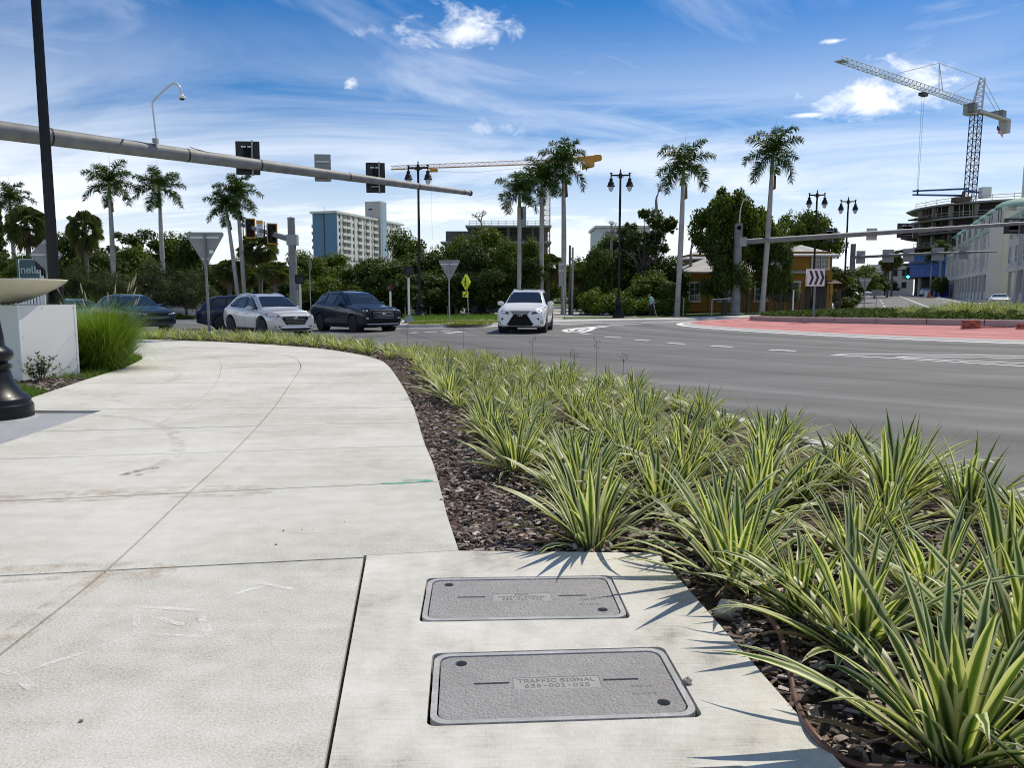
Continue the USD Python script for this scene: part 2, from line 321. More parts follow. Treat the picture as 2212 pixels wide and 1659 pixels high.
# --- bed and walk outlines (plan, metres)
WALK_R = smooth_line([(-0.28, 3.97), (-0.40, 4.66), (-0.60, 5.95), (-0.82, 7.12), (-1.17, 9.22), (-1.63, 11.52), (-2.34, 14.73), (-2.85, 16.35), (-3.68, 17.92), (-4.80, 19.48), (-6.21, 20.74), (-7.88, 21.95), (-9.55, 22.85), (-11.24, 23.57), (-16, 25.2), (-25, 27.0)])
WALK_L = smooth_line([(-6.21, 9.97), (-6.32, 10.4), (-6.66, 11.96), (-7.03, 13.82), (-7.38, 15.23), (-8.06, 16.97), (-9.4, 18.3), (-12, 19.7), (-16, 21), (-25, 22.6)])
BED_O = smooth_line([(4.9, -0.5), (4.4, 1.6), (3.9, 3.5), (3.4, 5.2), (3.02, 6.4), (2.72, 7.4), (2.4, 8.8), (2.0, 10.2), (1.3, 12.2), (0.4, 14.2), (-0.7, 16.0), (-2.7, 19.2), (-5.3, 22.4), (-8.2, 24.6), (-12, 26.4), (-17, 28.0), (-26, 29.6)])
PADP = Polygon([(-0.30, 0.3), (1.12, 0.3), (0.94, 2.08), (0.75, 3.93), (-0.28, 3.965), (-0.745, 3.89), (-0.52, 2.08)])
walk = Polygon(list(WALK_R)+list(WALK_L[::-1])+[(-7.6, 9.4), (-7.6, 8.96), (-4.75, 8.96), (-4.58, 6.9), (-4.5, 5.0), (-4.4, 0.3), (-0.31, 0.3), (-0.535, 2.08), (-0.762, 3.89)]).buffer(0)
ext = lambda a, b, k=0.2: [(a[0]-(b[0]-a[0])*k, a[1]-(b[1]-a[1])*k), (b[0]+(b[0]-a[0])*k, b[1]+(b[1]-a[1])*k)]
joints = []
for a, b in [((0, 1245), (785, 1205)), ((0, 1083), (940, 1041)), ((0, 992), (915, 963)), ((180, 930), (900, 912)), ((218, 884), (890, 880)), ((100, 852), (855, 848)), ((230, 828), (850, 828)), ((490, 794), (835, 793)), ((470, 772), (800, 775)), ((420, 758), (735, 762))]:
    A, B = fxy([a, b]); joints.append((LineString(ext(A, B, 0.35 if a[1] < 1200 else 0.02)), 0.0075))
for i in range(4):
    c = np.array(WALK_R[int(len(WALK_R)*(0.78+0.06*i))]); d = c-np.array(WALK_R[int(len(WALK_R)*(0.78+0.06*i))-3]); d /= np.linalg.norm(d); n = np.array([-d[1], d[0]])
    joints.append((LineString([c-n*0.5, c+n*7]), 0.006))
mid = smooth_line(fxy([(-240, 1640), (0, 1415), (230, 1233), (405, 1068), (505, 975), (590, 883), (640, 810), (650, 790), (634, 773), (590, 763), (500, 754), (380, 748)]))
joints.append((LineString(mid), 0.007))
mid2 = smooth_line(fxy([(310, 935), (450, 848), (478, 795), (465, 775), (420, 762), (350, 756)])); joints.append((LineString(mid2), 0.003))
cutter = unary_union([l.buffer(w, cap_style=2) for l, w in joints])
wp = thing('sidewalk', 'wide pale concrete walk curving past the planting bed', None, kind='structure')
for p in sorted(polys(walk.difference(cutter)), key=lambda q: q.centroid.y):
    if p.area < 0.02: continue
    p = p.simplify(0.004)
    top = p.buffer(-0.006) if p.area > 0.3 else p
    obj(wp, 'slab', prism(p, -0.10, -0.0005+0.001*rng.uniform(-1, 1)), CONC)
struct('lamp_pad', prism(Polygon([(-4.62, 6.9), (-4.55, 4.8), (-4.5, 3.5), (-9, 3.5), (-9, 8.93), (-4.79, 8.93)]), -0.12, -0.028), PAD2, label='grey sunken concrete pad around the lamp base')

def rrect(w, h, r, n=5):
    return sbox(-w/2+r, -h/2+r, w/2-r, h/2-r).buffer(r, quad_segs=n)
def place(poly, c, a): return shapely.affinity.translate(shapely.affinity.rotate(poly, a, origin=(0, 0)), c[0], c[1])
BOXES = [((0.155, 2.565), 3.6, 0), ((0.045, 3.335), 2.4, 1), ((0.255, 1.805), 4.4, 0)]
pad_holes = unary_union([place(rrect(0.875, 0.50, 0.03), c, a) for c, a, _ in BOXES])
struct('utility_pad', prism(PADP.difference(pad_holes), -0.12, 0.0), PAD, label='brushed concrete pad holding the signal pull boxes')
LIDM = ground_mat('lid_grey', [(0.3, (0.27, 0.257, 0.243)), (0.5, (0.37, 0.355, 0.34)), (0.7, (0.50, 0.485, 0.465))], [3.0, 30.0, 240.0], [0.35, 0.25, 0.4], 0.7, 1.0, 85.0, 0.014)
FRM = ground_mat('lid_frame', [(0.3, (0.28, 0.28, 0.275)), (0.5, (0.36, 0.36, 0.355)), (0.64, (0.50, 0.50, 0.49))], [5.0, 40.0, 200.0], [0.45, 0.25, 0.3], 0.7, 0.4, 120.0, 0.006)
LIDP = ground_mat('lid_panel', [(0.3, (0.28, 0.268, 0.257)), (0.7, (0.38, 0.367, 0.352))], [4.0, 120.0], [0.5, 0.5], 0.7, 0.2, 200.0, 0.003); LETM = mat('lid_letter_shade_dirt', (0.135, 0.13, 0.125), 0.8, vary=0.25, vscale=60); LETM2 = mat('lid_letter_faint', (0.22, 0.213, 0.205), 0.8, vary=0.2, vscale=60)  # letter colours darkened to paint in the shade and dirt around moulded letters
DARK = mat('dark_void', (0.012, 0.012, 0.012), 0.9)
def text(s, h, c, depth=0.004, bold=False, center=True):
    t = meshkit.text_mesh(s, h, depth, bold); v = np.array(t.vertices)
    if center: v[:, 0] -= (v[:, 0].min()+v[:, 0].max())/2
    return (v+np.asarray(c, float), np.array(t.faces))
PBL = ['grey traffic signal pull box lid lying nearest the picture bottom, with raised lettering', 'grey pull box lid partly under leaf shadows, beside the bed edge', 'pull box rim just showing at the bottom edge of the pad']
for i, (c, a, kind) in enumerate(BOXES):
    t = thing('pull_box', PBL[i], 'pull box', (c[0], c[1], 0), math.radians(a), group='pull boxes in the pad')
    obj(t, 'frame', prism(rrect(0.856, 0.48, 0.055).difference(rrect(0.815, 0.438, 0.045)), -0.1, 0.001), FRM)
    obj(t, 'box_well', prism(rrect(0.868, 0.492, 0.03), -0.13, -0.10), DARK)
    slots = [place(rrect(0.125, 0.013, 0.006), (sx, 0.012), 0) for sx in (-0.225, 0.225)]
    holes = [Point(-0.33, 0.165).buffer(0.022), Point(0.335, -0.15).buffer(0.022)]
    panel = sbox(-0.15, -0.036, 0.15, 0.044) if kind == 0 else sbox(-0.13, -0.035, 0.13, 0.045)
    lid = rrect(0.804, 0.426, 0.042).difference(unary_union(slots+holes))
    l = obj(t, 'lid', prism(lid.difference(panel.buffer(0.0012)), -0.045, -0.002), LIDM); obj(l, 'label_panel', prism(panel, -0.045, -0.0028), LIDP)
    lines = [('TRAFFIC SIGNAL', 0.0235, 0.010), ('635-001-025', 0.0235, -0.025)] if kind == 0 else [('FDOT', 0.0165, 0.023), ('TRAFFIC SIGNAL', 0.0185, -0.002), ('635-001-025', 0.0185, -0.028)]
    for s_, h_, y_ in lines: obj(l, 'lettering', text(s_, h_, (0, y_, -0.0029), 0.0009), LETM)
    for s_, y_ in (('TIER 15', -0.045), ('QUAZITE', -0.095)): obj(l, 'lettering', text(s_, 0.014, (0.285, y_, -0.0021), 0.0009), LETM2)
# eroded grout crumbs at the lids' edges
def pebble(r, seed, flatz=0.6):
    g = np.random.default_rng(seed); m = trimesh.creation.icosphere(subdivisions=1); v = np.array(m.vertices)
    v = v*(1+0.35*g.uniform(-1, 1, (len(v), 1)))*np.array([1, 0.75+0.3*g.random(), flatz])*r; return xf((v, np.array(m.faces)), rz=g.uniform(0, 6))
PEB = mat('pebble', (0.20, 0.19, 0.175), 0.9, vary=0.3, vscale=40)
solo('grout_lump', 'small grey lump of grout at the right rim of the nearest lid', 'grout', xf(pebble(0.016, 3, 0.9), (0.605, 2.56, 0.006)), PEB)

# --- soil of the bed, curb and gutter
bed = Polygon(list(WALK_R)+[tuple(p) for p in BED_O[::-1]]+[(1.12, 0.3), (0.94, 2.08), (0.75, 3.93)]).buffer(0)
struct('planting_bed', sheet(bed.buffer(0.02), 0, 1.0, lambda x, y: -0.052+0.008*np.sin(x*5)*np.cos(y*4)), SOIL, label='dark mulch covered planting bed between walk and road')
struct('walk_subgrade', sheet(Polygon(list(WALK_R)+list(WALK_L[::-1])+[(-9, 9), (-9, 0.2), (1.1, 0.2), (0.75, 3.93)]).buffer(0).buffer(-0.03), 0, 3.0, lambda x, y: -0.115+0*x), SOIL, label='bare earth under the walk joints')
def ribbon(line, prof, zf=None, closed=False):
    p = np.asarray(line, float); t = np.gradient(p, axis=0); t /= np.linalg.norm(t, axis=1, keepdims=True); n = np.column_stack([-t[:, 1], t[:, 0]])
    if closed: t = np.roll(p, -1, 0)-np.roll(p, 1, 0); t /= np.linalg.norm(t, axis=1, keepdims=True); n = np.column_stack([-t[:, 1], t[:, 0]])
    V, k, Fc = [], len(prof), []
    for i in range(len(p)):
        z = float(G(*p[i])) if zf is None else zf(*p[i])
        for o, dz in prof: V.append((p[i, 0]+n[i, 0]*o, p[i, 1]+n[i, 1]*o, z+dz))
    m = len(p)
    for i in range(m if closed else m-1):
        for j in range(k-1):
            a, b, c, d = i*k+j, i*k+j+1, ((i+1) % m)*k+j+1, ((i+1) % m)*k+j
            Fc += [[a, b, c], [a, c, d]]
    return M_(V, Fc)
CPROF = [(0.16, -0.12), (0.16, 0.14), (0.15, 0.15), (0.02, 0.15), (0.0, 0.13), (-0.03, 0.016), (-0.40, 0.006), (-0.40, -0.05)]
struct('kerb', ribbon(BED_O, CPROF[::1]), CURB, smooth=False, label='concrete kerb and gutter along the planting bed')

# --- road
FARC = smooth_line([(-70, 54), (-30, 49.5), (-16, 47.0), (-9.5, 45.0), (-7.2, 41.0), (-5.6, 38.3), (-3.9, 36.9), (-2.6, 36.8), (-1.4, 37.4), (-0.5, 39.2), (2.5, 42.3), (4.1, 44.1), (6.4, 46.0), (8.8, 47.6), (12.5, 50.5), (15.2, 52.0), (19.5, 54.3), (23.0, 57.6), (26.0, 62.5), (30, 71)], 4)
SD = np.array([75, 165.0]); SD /= np.linalg.norm(SD); SN2 = np.array([SD[1], -SD[0]])
S0 = np.array([30, 71.0])
stL = [tuple(S0+SD*t) for t in (5, 30, 60, 100, 160, 260)]; stR = [tuple(S0+SN2*13.6+SD*t) for t in (260, 160, 100, 60, 30, 0, -8)]
road = Polygon([(-70, 31)]+[tuple(p) for p in BED_O[::-1]]+[(6, -12), (60, -12), (80, 20), (80, 60), (62, 58)]+stR[::-1][:1]+stR[::-1][1:]+stL[::-1]+[tuple(p) for p in FARC[::-1]]).buffer(0)
struct('road', sheet(road, 0.0, 3.0), ASPH, label='grey asphalt of the roundabout and its approaches')
struct('far_kerb', ribbon(np.vstack([FARC, stL]), CPROF), CURB, label='concrete kerb on the far side of the road')
struct('street_kerb', ribbon(np.array(stR), CPROF), CURB, label='kerb in front of the white townhouses')
nrm = lambda p: (lambda t: np.column_stack([-t[:, 1], t[:, 0]]))((lambda t: t/np.linalg.norm(t, axis=1, keepdims=True))(np.gradient(np.asarray(p, float), axis=0)))
fk = np.vstack([FARC, stL]); fn = nrm(fk)
struct('far_sidewalk', ribbon(fk[12:], [(0.17, 0.145), (2.5, 0.16), (2.5, 0.0)]), CURB, label='pale concrete walk across the road')
grassfar = Polygon([tuple(p) for p in (fk+fn*0.12)]+[(60, 260), (-160, 260), (-160, 60)]).buffer(0)
struct('far_grass', sheet(grassfar, 0.11, 5.0), GRASSG, label='lawn and ground beyond the far kerb')
LAWN = ground_mat('bright_lawn', [(0.3, (0.10, 0.14, 0.012)), (0.5, (0.19, 0.23, 0.02)), (0.7, (0.29, 0.30, 0.04))], [1.0, 14.0, 90.0], [0.35, 0.3, 0.35], 0.9, 0.8, 60.0, 0.05)
struct('corner_lawn', sheet(Polygon(gxy([(880, 701.3), (986, 702.0), (1046, 700.6), (1082, 697.5), (1090, 693), (890, 695.5)], 0.13)), 0.135, 2.0), LAWN, label='bright strip of lawn behind the kerb at the yield sign')
struct('corner_walk', sheet(Polygon(gxy([(868, 698), (1090, 693), (1215, 690), (1215, 687), (868, 692)], 0.15)), 0.165, 2.0), CURB, label='walk behind the lawn strip')
struct('parking_lot', sheet(Polygon([(-4.5, 56), (9, 56), (10, 84), (-5, 84)]), 0.125, 4.0), CURB, label='pale paved lot under the trees')
struct('side_lot', sheet(Polygon([(-40, 51.5), (-17, 49.2), (-14, 66), (-40, 70)]), 0.13, 4.0), PAD2, label='paved lot with parked cars on the left')
struct('median_grass', sheet(Polygon([(-40, 33), (-16, 29.5), (-8, 27.3), (-8.6, 26.9), (-16, 28.9), (-40, 31)]), 0.02, 2.0), GRASSG, label='grass edge behind the bed')

# --- roundabout: white edge line, mountable kerb, red apron, raised island
AC, IC = np.array([27.3, 38.2]), np.array([26.0, 41.0]); RO, RI = 18.9, 13.0
def circ(c, r, n=160): a = np.linspace(0, 2*PI, n, endpoint=False); return np.column_stack([c[0]+r*np.cos(a), c[1]+r*np.sin(a)])
def apz(x, y):
    d = np.hypot(np.asarray(x)-AC[0], np.asarray(y)-AC[1]); return G(x, y)+0.07+0.19*np.clip((18.2-d)/6.0, 0, 1)
struct('apron_line', sheet(Polygon(circ(AC, RO)).difference(Polygon(circ(AC, RO-0.42))), 0.006, 3.0), WPAINT, label='white edge line round the roundabout')
struct('apron_kerb', ribbon(circ(AC, 18.3)[::-1], [(0.30, 0.0), (0.16, 0.065), (0.0, 0.085), (-0.12, 0.08)], closed=True), CURB, label='low mountable kerb round the red apron')
struct('red_apron', sheet(Polygon(circ(AC, 18.25)).difference(Polygon(circ(IC, RI-0.3))), 0.006, 2.5, apz), REDC, label='red truck apron of the roundabout')
IK = mat('island_kerb', (0.36, 0.27, 0.245), 0.85, vary=0.15, vscale=1.5, bump=0.3, bscale=60)
ik = thing('island_kerb', 'pinkish grey kerb ring round the planted island', None, kind='structure')
for i in range(40):
    a = np.linspace(2*PI*i/40+0.0012, 2*PI*(i+1)/40-0.0012, 6)
    obj(ik, 'kerb_piece', ribbon(np.column_stack([IC[0]+RI*np.cos(a), IC[1]+RI*np.sin(a)]), [(-0.02, -0.08), (0.0, 0.22), (0.04, 0.25), (0.26, 0.25), (0.30, 0.22), (0.3, -0.08)], apz), IK)
island_z = lambda x, y: apz(x, y)+0.20+0.08*sm((RI-0.6-np.hypot(np.asarray(x)-IC[0], np.asarray(y)-IC[1]))/6)
struct('island_soil', sheet(Polygon(circ(IC, RI-0.28)), 0, 2.0, island_z), SOIL, label='soil of the raised island')

# --- painted markings
def mark(pts, w, name='road_marking', label=None, cat='road marking', group=None, dz=0.007, mt=None):
    xy = gxy(pts); return solo(name, label, cat, sheet(LineString(xy).buffer(w/2, cap_style=2, join_style=1), dz, 3.0), mt or WPAINT, group=group)
for i, (a, b) in enumerate([((1306, 729), (1341, 729.6)), ((1371, 735), (1403, 736.3)), ((1443, 741.5), (1479, 743.5)), ((1536, 748), (1582, 750)), ((1662, 756.2), (1719, 758.6)), ((1256, 721.5), (1276, 722.5)), ((1284, 724.5), (1310, 725.5))][:6]):
    A, B = gxy([a, b]); L = LineString([A, B])
    solo('lane_dash', ['dash of the lane line fourth from the gore nose, at mid road', 'third lane dash counting from the gore nose', 'lane dash between two others in the middle of the road', 'long lane dash second nearest the camera side', 'largest white lane dash, nearest the red apron front', 'small lane dash at the tip of the gore nose'][i], 'road marking', sheet(L.buffer(0.11, cap_style=2), 0.007, 3.0), WPAINT, group='white lane dashes')
Z6 = lambda q: [((2000+a/2.212)/1.7459, (1100+b/2.212)/1.7459) for a, b in q]
mark(Z6([(1780, 240), (1300, 251), (1000, 263), (700, 281), (450, 300), (300, 318), (280, 327), (320, 339), (420, 343), (490, 326), (530, 305), (640, 292)]), 0.22, 'gore_marking', 'white looped gore outline beside the oncoming car')
mark(Z6([(620, 287), (430, 305), (345, 320), (345, 329), (400, 331), (440, 316), (530, 298)]), 0.20, 'gore_marking', 'inner white loop of the gore marking')
mark(Z6([(1000, 271), (1260, 272)]), 0.25, 'lane_bar', 'white bar painted between gore and red apron')
mark(Z6([(250, 284), (490, 282)]), 0.25, 'lane_bar', 'white bar behind the oncoming white car')
mark([(2330, 772.5), (2100, 768), (1960, 766.3), (1830, 766.3), (1800, 767), (1830, 769), (1950, 775.5), (2120, 786), (2330, 799)], 0.13, 'yield_marking', 'white looped entry marking on the near lane, outer line')
mark([(2330, 778), (2100, 772), (1965, 771), (1940, 772.3), (2050, 778.5), (2330, 791)], 0.12, 'yield_marking', 'white looped entry marking on the near lane, inner line')
Z8 = lambda q: [((1450+a/4.424)/1.7459, (950+b/4.424)/1.7459) for a, b in q]
for q, lb in [([(670, 1336), (870, 1334)], 'short crosswalk bar left of the white car'), ([(950, 1322), (1100, 1322)], 'middle crosswalk bar near the corner kerb'), ([(1020, 1360), (1330, 1332)], 'slanting crosswalk bar nearest the flax bed'), ([(430, 1350), (560, 1350)], 'leftmost crosswalk bar before the dark car')]:
    mark(Z8(q), 0.30, 'crosswalk_bar', lb, group='crosswalk bars at the corner')
lane = S0+SN2*7.6
for k, off in enumerate((3.6, 7.8, 11.6)):
    for j in range(5 if k != 1 else 1):
        t0, t1 = (4+j*14, 8+j*14) if k != 1 else (0, 150)
        A, B = S0+SN2*off+SD*t0, S0+SN2*off+SD*t1
        solo('street_line', 'white line painted along the far street' if k != 1 else 'long centre line of the far street', 'road marking', sheet(LineString([A, B]).buffer(0.09, cap_style=2), 0.012, 4.0), WPAINT, group='lines on the far street')

# chalk and paint on the near walk: worn strokes with gaps
def wornmat(name, col, dens, sc=90.0):
    n = {'ge': ('geometry', {}), 'nz': ('noise_texture', dict(scale=sc, detail=4, roughness=0.7)), 'n2': ('noise_texture', dict(scale=9.0, detail=2)), 'ad': ('math', dict(math_type='multiply')), 'mr': ('map_range', dict(from_min=0.25-0.1*dens, from_max=0.42, to_min=0.0, to_max=dens, clamp=True)),
         'd': ('diffuse_bsdf', dict(color=col)), 't': ('transparent_bsdf', {}), 'm': ('mix_closure', {})}
    return nodes(name, n, [('ge.position', 'nz.vector'), ('ge.position', 'n2.vector'), ('nz.fac', 'ad.value1'), ('n2.fac', 'ad.value2'), ('ad.value', 'mr.value'), ('mr.result', 'm.fac'), ('t.BSDF', 'm.closure1'), ('d.BSDF', 'm.closure2')], 'm.closure')
CHALK = wornmat('chalk', (0.92, 0.91, 0.89), 0.62, 60.0); TEAL = wornmat('teal_paint', (0.05, 0.42, 0.30), 1.4); RUST = wornmat('rust_smear', (0.16, 0.075, 0.055), 0.75); SCUFF = wornmat('tyre_scuff', (0.24, 0.21, 0.18), 0.32); STAIN = wornmat('brown_stain', (0.42, 0.31, 0.20), 0.42, 60.0)
def stroke(name, label, cat, lines, mt, group=None, z=0.003):
    g = unary_union([LineString(smooth_line(fxy(l), 4) if len(l) > 2 else fxy(l)).buffer(w, cap_style=1) for l, w in lines]); s = sheet(g, z, 3.0, lambda x, y: 0*x); return solo(name, label, cat, s, mt, group=group)
Z5 = lambda q: [((a/1.58)/1.7459, (1950+b/1.58)/1.7459) for a, b in q]
stroke('chalk_drawing', 'faint white chalk rectangle on the near walk', 'chalk mark', [(Z5([(780, 540), (900, 542), (1240, 565)]), 0.012), (Z5([(815, 545), (810, 690)]), 0.014), (Z5([(720, 700), (900, 705), (1240, 718)]), 0.012), (Z5([(1190, 570), (1245, 715)]), 0.016), (Z5([(930, 600), (1080, 645)]), 0.013)], CHALK)
stroke('chalk_drawing', 'faint chalk arrow pointing towards the pull boxes', 'chalk mark', [(Z5([(1280, 515), (1450, 450), (1600, 410)]), 0.013), (Z5([(1505, 388), (1740, 435)]), 0.014)], CHALK)
stroke('chalk_drawing', 'faint chalk line with a tail at the left edge', 'chalk mark', [(Z5([(690, 745), (400, 845), (130, 930)]), 0.011), (Z5([(90, 945), (200, 1030)]), 0.018), (Z5([(0, 915), (90, 945)]), 0.012)], CHALK)
stroke('paint_mark', 'green survey paint line beside the bed edge', 'paint mark', [([(828, 1045.5), (880, 1043.5), (931, 1039)], 0.017), ([(872, 1038.5), (925, 1037.5)], 0.008)], TEAL)
Z4 = lambda q: [((a/1.58)/1.7459, (1200+b/1.58)/1.7459) for a, b in q]
stroke('rust_smear', 'reddish brown scrape mark on the walk', 'stain', [(Z4([(740, 935), (850, 905), (930, 895)]), 0.035), (Z4([(830, 935), (900, 920)]), 0.03)], RUST)
stroke('tyre_scuff', 'long curved scuff arcing across the walk slabs', 'scuff mark', [(Z4([(580, 575), (860, 615), (1000, 665), (1055, 720), (1060, 790), (990, 860), (930, 890)]), 0.06)], SCUFF)
stroke('tyre_scuff', 'short curved scuff near the planter side of the walk', 'scuff mark', [(Z4([(690, 470), (690, 495), (790, 510), (900, 500)]), 0.05)], SCUFF)
stroke('tyre_scuff', 'hooked scuff farther up the walk beside the grass tip', 'scuff mark', [(Z4([(980, 305), (1065, 325), (1030, 365), (980, 390)]), 0.06)], SCUFF)
stroke('tyre_scuff', 'dark scuff along the joint in mid walk', 'scuff mark', [(Z4([(1240, 455), (1330, 463), (1430, 458)]), 0.07)], SCUFF)
stroke('stain', 'brown stain along the first long walk joint', 'stain', [(Z4([(-50, 1075), (500, 1060), (1100, 1035), (1500, 1030)]), 0.16)], STAIN, z=0.0022)
stroke('stain', 'brown stain along the joint above the chalk rectangle', 'stain', [(Z5([(-60, 350), (300, 330), (620, 320), (900, 330)]), 0.12), (Z5([(620, 330), (300, 560), (100, 700)]), 0.07)], STAIN, z=0.0022)
for i, (a, b, r) in enumerate([(484, 1222, 0.012), (1645, 168, 0.010), (1690, 85, 0.010), (1800, 78, 0.006), (1542, 38, 0.005), (2052, 31, 0.006), (1862, 77, 0.005)]):
    q = flat(*Z5([(a, b)])[0]); solo('pebble', ['dark pebble alone low on the walk', 'tan pebble below a row of specks', 'largest dark speck in the row by the bed', 'small dark speck right of the row', 'tiny speck far left of the row', 'tiny speck nearest the bed edge', 'tiny speck at the end of the row'][i], 'pebble', xf(pebble(r*0.6, 20+i, 0.7), (q[0], q[1], r*0.3)), PEB, group='pebbles and specks on the walk')
# ------------------------------------------------------------ flax lilies, mulch, hose
rng = np.random.default_rng(11); random.seed(11)
n = {'tc': ('texture_coordinate', {}), 'sp': ('separate_xyz', {}), 'ab': ('math', dict(math_type='subtract', value2=0.5)), 'a2': ('math', dict(math_type='absolute')),
     'nz': ('noise_texture', dict(scale=1.0, detail=3, roughness=0.6)), 'mp': ('mapping', dict(scale=(26, 1.2, 1))), 'ge': ('attribute', dict(attribute='rnd')), 'oi': ('object_info', {}),
     'nw': ('math', dict(math_type='multiply_add', value2=0.34, value3=-0.17)), 'a3': ('math', dict(math_type='add')), 'rp': ('rgb_ramp', {'ramp': [(0.0, (0.065, 0.115, 0.022)), (0.17, (0.10, 0.165, 0.03)), (0.22, (0.22, 0.28, 0.08)), (0.27, (0.64, 0.64, 0.33)), (0.5, (0.80, 0.77, 0.47))]}),
     'tip': ('map_range', dict(from_min=0.93, from_max=1.0, to_min=0.0, to_max=0.9, clamp=True)), 'mx': ('mix', dict(mix_type='mix', color2=(0.16, 0.035, 0.02))),
     'ra': ('math', dict(math_type='add')), 'rf': ('math', dict(math_type='fraction')), 'mr': ('map_range', dict(from_min=0, from_max=1, to_min=0.62, to_max=1.22)), 'hs': ('hsv', dict(hue=0.5, saturation=1.0, fac=1.0)),
     'p': ('principled_bsdf', dict(roughness=0.42, specular_ior_level=0.32)), 't': ('translucent_bsdf', {}), 'tm': ('mix', dict(mix_type='multiply', fac=1.0, color2=(1.2, 1.3, 0.55))), 'm': ('mix_closure', dict(fac=0.31))}
l = [('tc.UV', 'sp.vector'), ('sp.x', 'ab.value1'), ('ab.value', 'a2.value1'), ('tc.UV', 'mp.vector'), ('mp.vector', 'nz.vector'), ('nz.fac', 'nw.value1'), ('a2.value', 'a3.value1'), ('nw.value', 'a3.value2'), ('a3.value', 'rp.fac'),
     ('sp.y', 'tip.value'), ('tip.result', 'mx.fac'), ('rp.color', 'mx.color1'), ('ge.fac', 'ra.value1'), ('oi.random', 'ra.value2'), ('ra.value', 'rf.value1'), ('rf.value', 'mr.value'), ('mr.result', 'hs.value'), ('mx.color', 'hs.color'),
     ('hs.color', 'p.base_color'), ('hs.color', 'tm.color1'), ('tm.color', 't.color'), ('p.BSDF', 'm.closure1'), ('t.BSDF', 'm.closure2')]
FLAX = nodes('flax_leaf', n, l, 'm.closure'); ISLE.add('/World/Looks/flax_leaf')
def blade(az, lean, bend, L, w, seg=8, base_r=0.03, fold=0.25, droop=0.0, roll=0.0):
    "one strap leaf: midrib curve bending outward, folded along the middle; returns mesh and uv"
    d = np.array([math.cos(az), math.sin(az), 0.0]); side = np.array([-d[1], d[0], 0.0])
    pos = d*base_r*random.uniform(0.2, 1.0)+side*random.uniform(-1, 1)*base_r*0.6+np.array([0, 0, -0.03]); V, UV = [], []
    th = lean
    for i in range(seg+1):
        t = i/seg
        ww = w*(0.45+0.75*min(t/0.35, 1.0))*(1.0 if t < 0.55 else max(1-((t-0.55)/0.45)**1.6, 0.0))/1.2+0.0007
        up = np.array([0, 0, 1.0])*math.sin(th)*-1+d*0
        tang = d*math.sin(th)+np.array([0, 0, math.cos(th)]); nor = np.cross(side, tang)
        sd = side*math.cos(roll*t)+nor*math.sin(roll*t); nn = np.cross(sd, tang)
        f = fold*(1-t*0.6)*ww
        V += [pos-sd*ww/2+nn*-f, pos, pos+sd*ww/2+nn*-f]; UV += [(0.0, t), (0.5, t), (1.0, t)]
        pos = pos+tang*L/seg; th += bend/seg*(0.4+1.2*t)+droop/seg*(t > 0.55)
    Fc = []
    for i in range(seg):
        a = i*3
        for j in (0, 1): Fc += [[a+j, a+j+1, a+j+4], [a+j, a+j+4, a+j+3]]
    return M_(V, Fc), np.array(UV)
def plant_leaves(seed, nl, L, w, seg, spread=1.0):
    random.seed(seed); out = []
    for k in range(nl):
        q = k/nl; az = k*2.39996+random.uniform(-0.5, 0.5)
        lean = (0.06+1.12*q*random.uniform(0.6, 1.1))*spread; bend = random.uniform(0.2, 1.0)*(0.5+q); dr = random.choice([0, 0, 0.6, 1.2, 2.0]) if q > 0.4 else 0
        out.append(blade(az, lean, bend, L*random.uniform(0.6, 1.12)*(1.0-0.25*abs(q-0.4)), w*random.uniform(0.75, 1.15), seg, 0.05, random.uniform(0.15, 0.4), dr, random.uniform(-0.7, 0.7)))
    return out
NEAR, FAR = [], []; DRY = mat('dry_leaf', (0.24, 0.15, 0.075), 0.8, vary=0.3, vscale=12)
for s in range(5):
    pth = proto('flax_near'); NEAR.append(pth)
    for m, uv in plant_leaves(100+s, 44+3*s, 0.66, 0.037, 8): obj(pth, 'leaf', m, FLAX, smooth=True, uv=uv)
    for k in range(5):
        m, uv = blade(k*1.3+s, 0.9+0.1*k, 1.1, 0.36, 0.016, 6, 0.06, 0.5, 0.8, 1.0); obj(pth, 'dead_leaf', m, DRY, smooth=True, uv=uv)
for s in range(6):
    pth = proto('flax_far'); FAR.append(pth)
    ms = plant_leaves(200+s, 42+2*s, 0.58, 0.035, 5)
    obj(pth, 'leaves', cat([m for m, _ in ms]), FLAX, smooth=True, uv=np.vstack([u for _, u in ms]), kind='stuff')
DKG = mat('flower_stem', (0.10, 0.06, 0.035), 0.8)
# individual plants of the foreground (picture positions of their bases put on the ground)
near_px = [(1275, 1178), (1589, 1262), (1735, 1335), (1851, 1405), (2062, 1640), (2170, 1262), (1925, 1090), (1063, 950), (1112, 1017), (972, 866), (1200, 855), (2230, 1480), (1478, 1040), (1640, 1120), (1330, 985), (2090, 1120)]
NL = ['big striped flax lily at the pad\'s top edge casting leaf shadows on the lids', 'striped flax lily right of the pad corner, over the brown hose', 'small slender flax lily beside the white rock', 'full flax lily in the right foreground with drooping outer leaves', 'largest flax lily in the bottom right corner with broad blades', 'flax lily at the right edge of the picture, middle height', 'dark green flax lily overhanging the kerb at the right', 'flax lily on the mulch edge far up the walk, leaning over the mulch', 'flax lily beside the mulch with one leaf hanging left', 'flax lily at the bend of the walk edge', 'flax lily in the middle of the bed at the bend', 'flax lily cut by the right picture border, low', 'flax lily behind the big one at the pad edge', 'flax lily between the pad corner and the kerb, second row', 'flax lily in the second row behind the big one', 'flax lily at the right by the kerb, behind the dark green one']
pl_xy = []
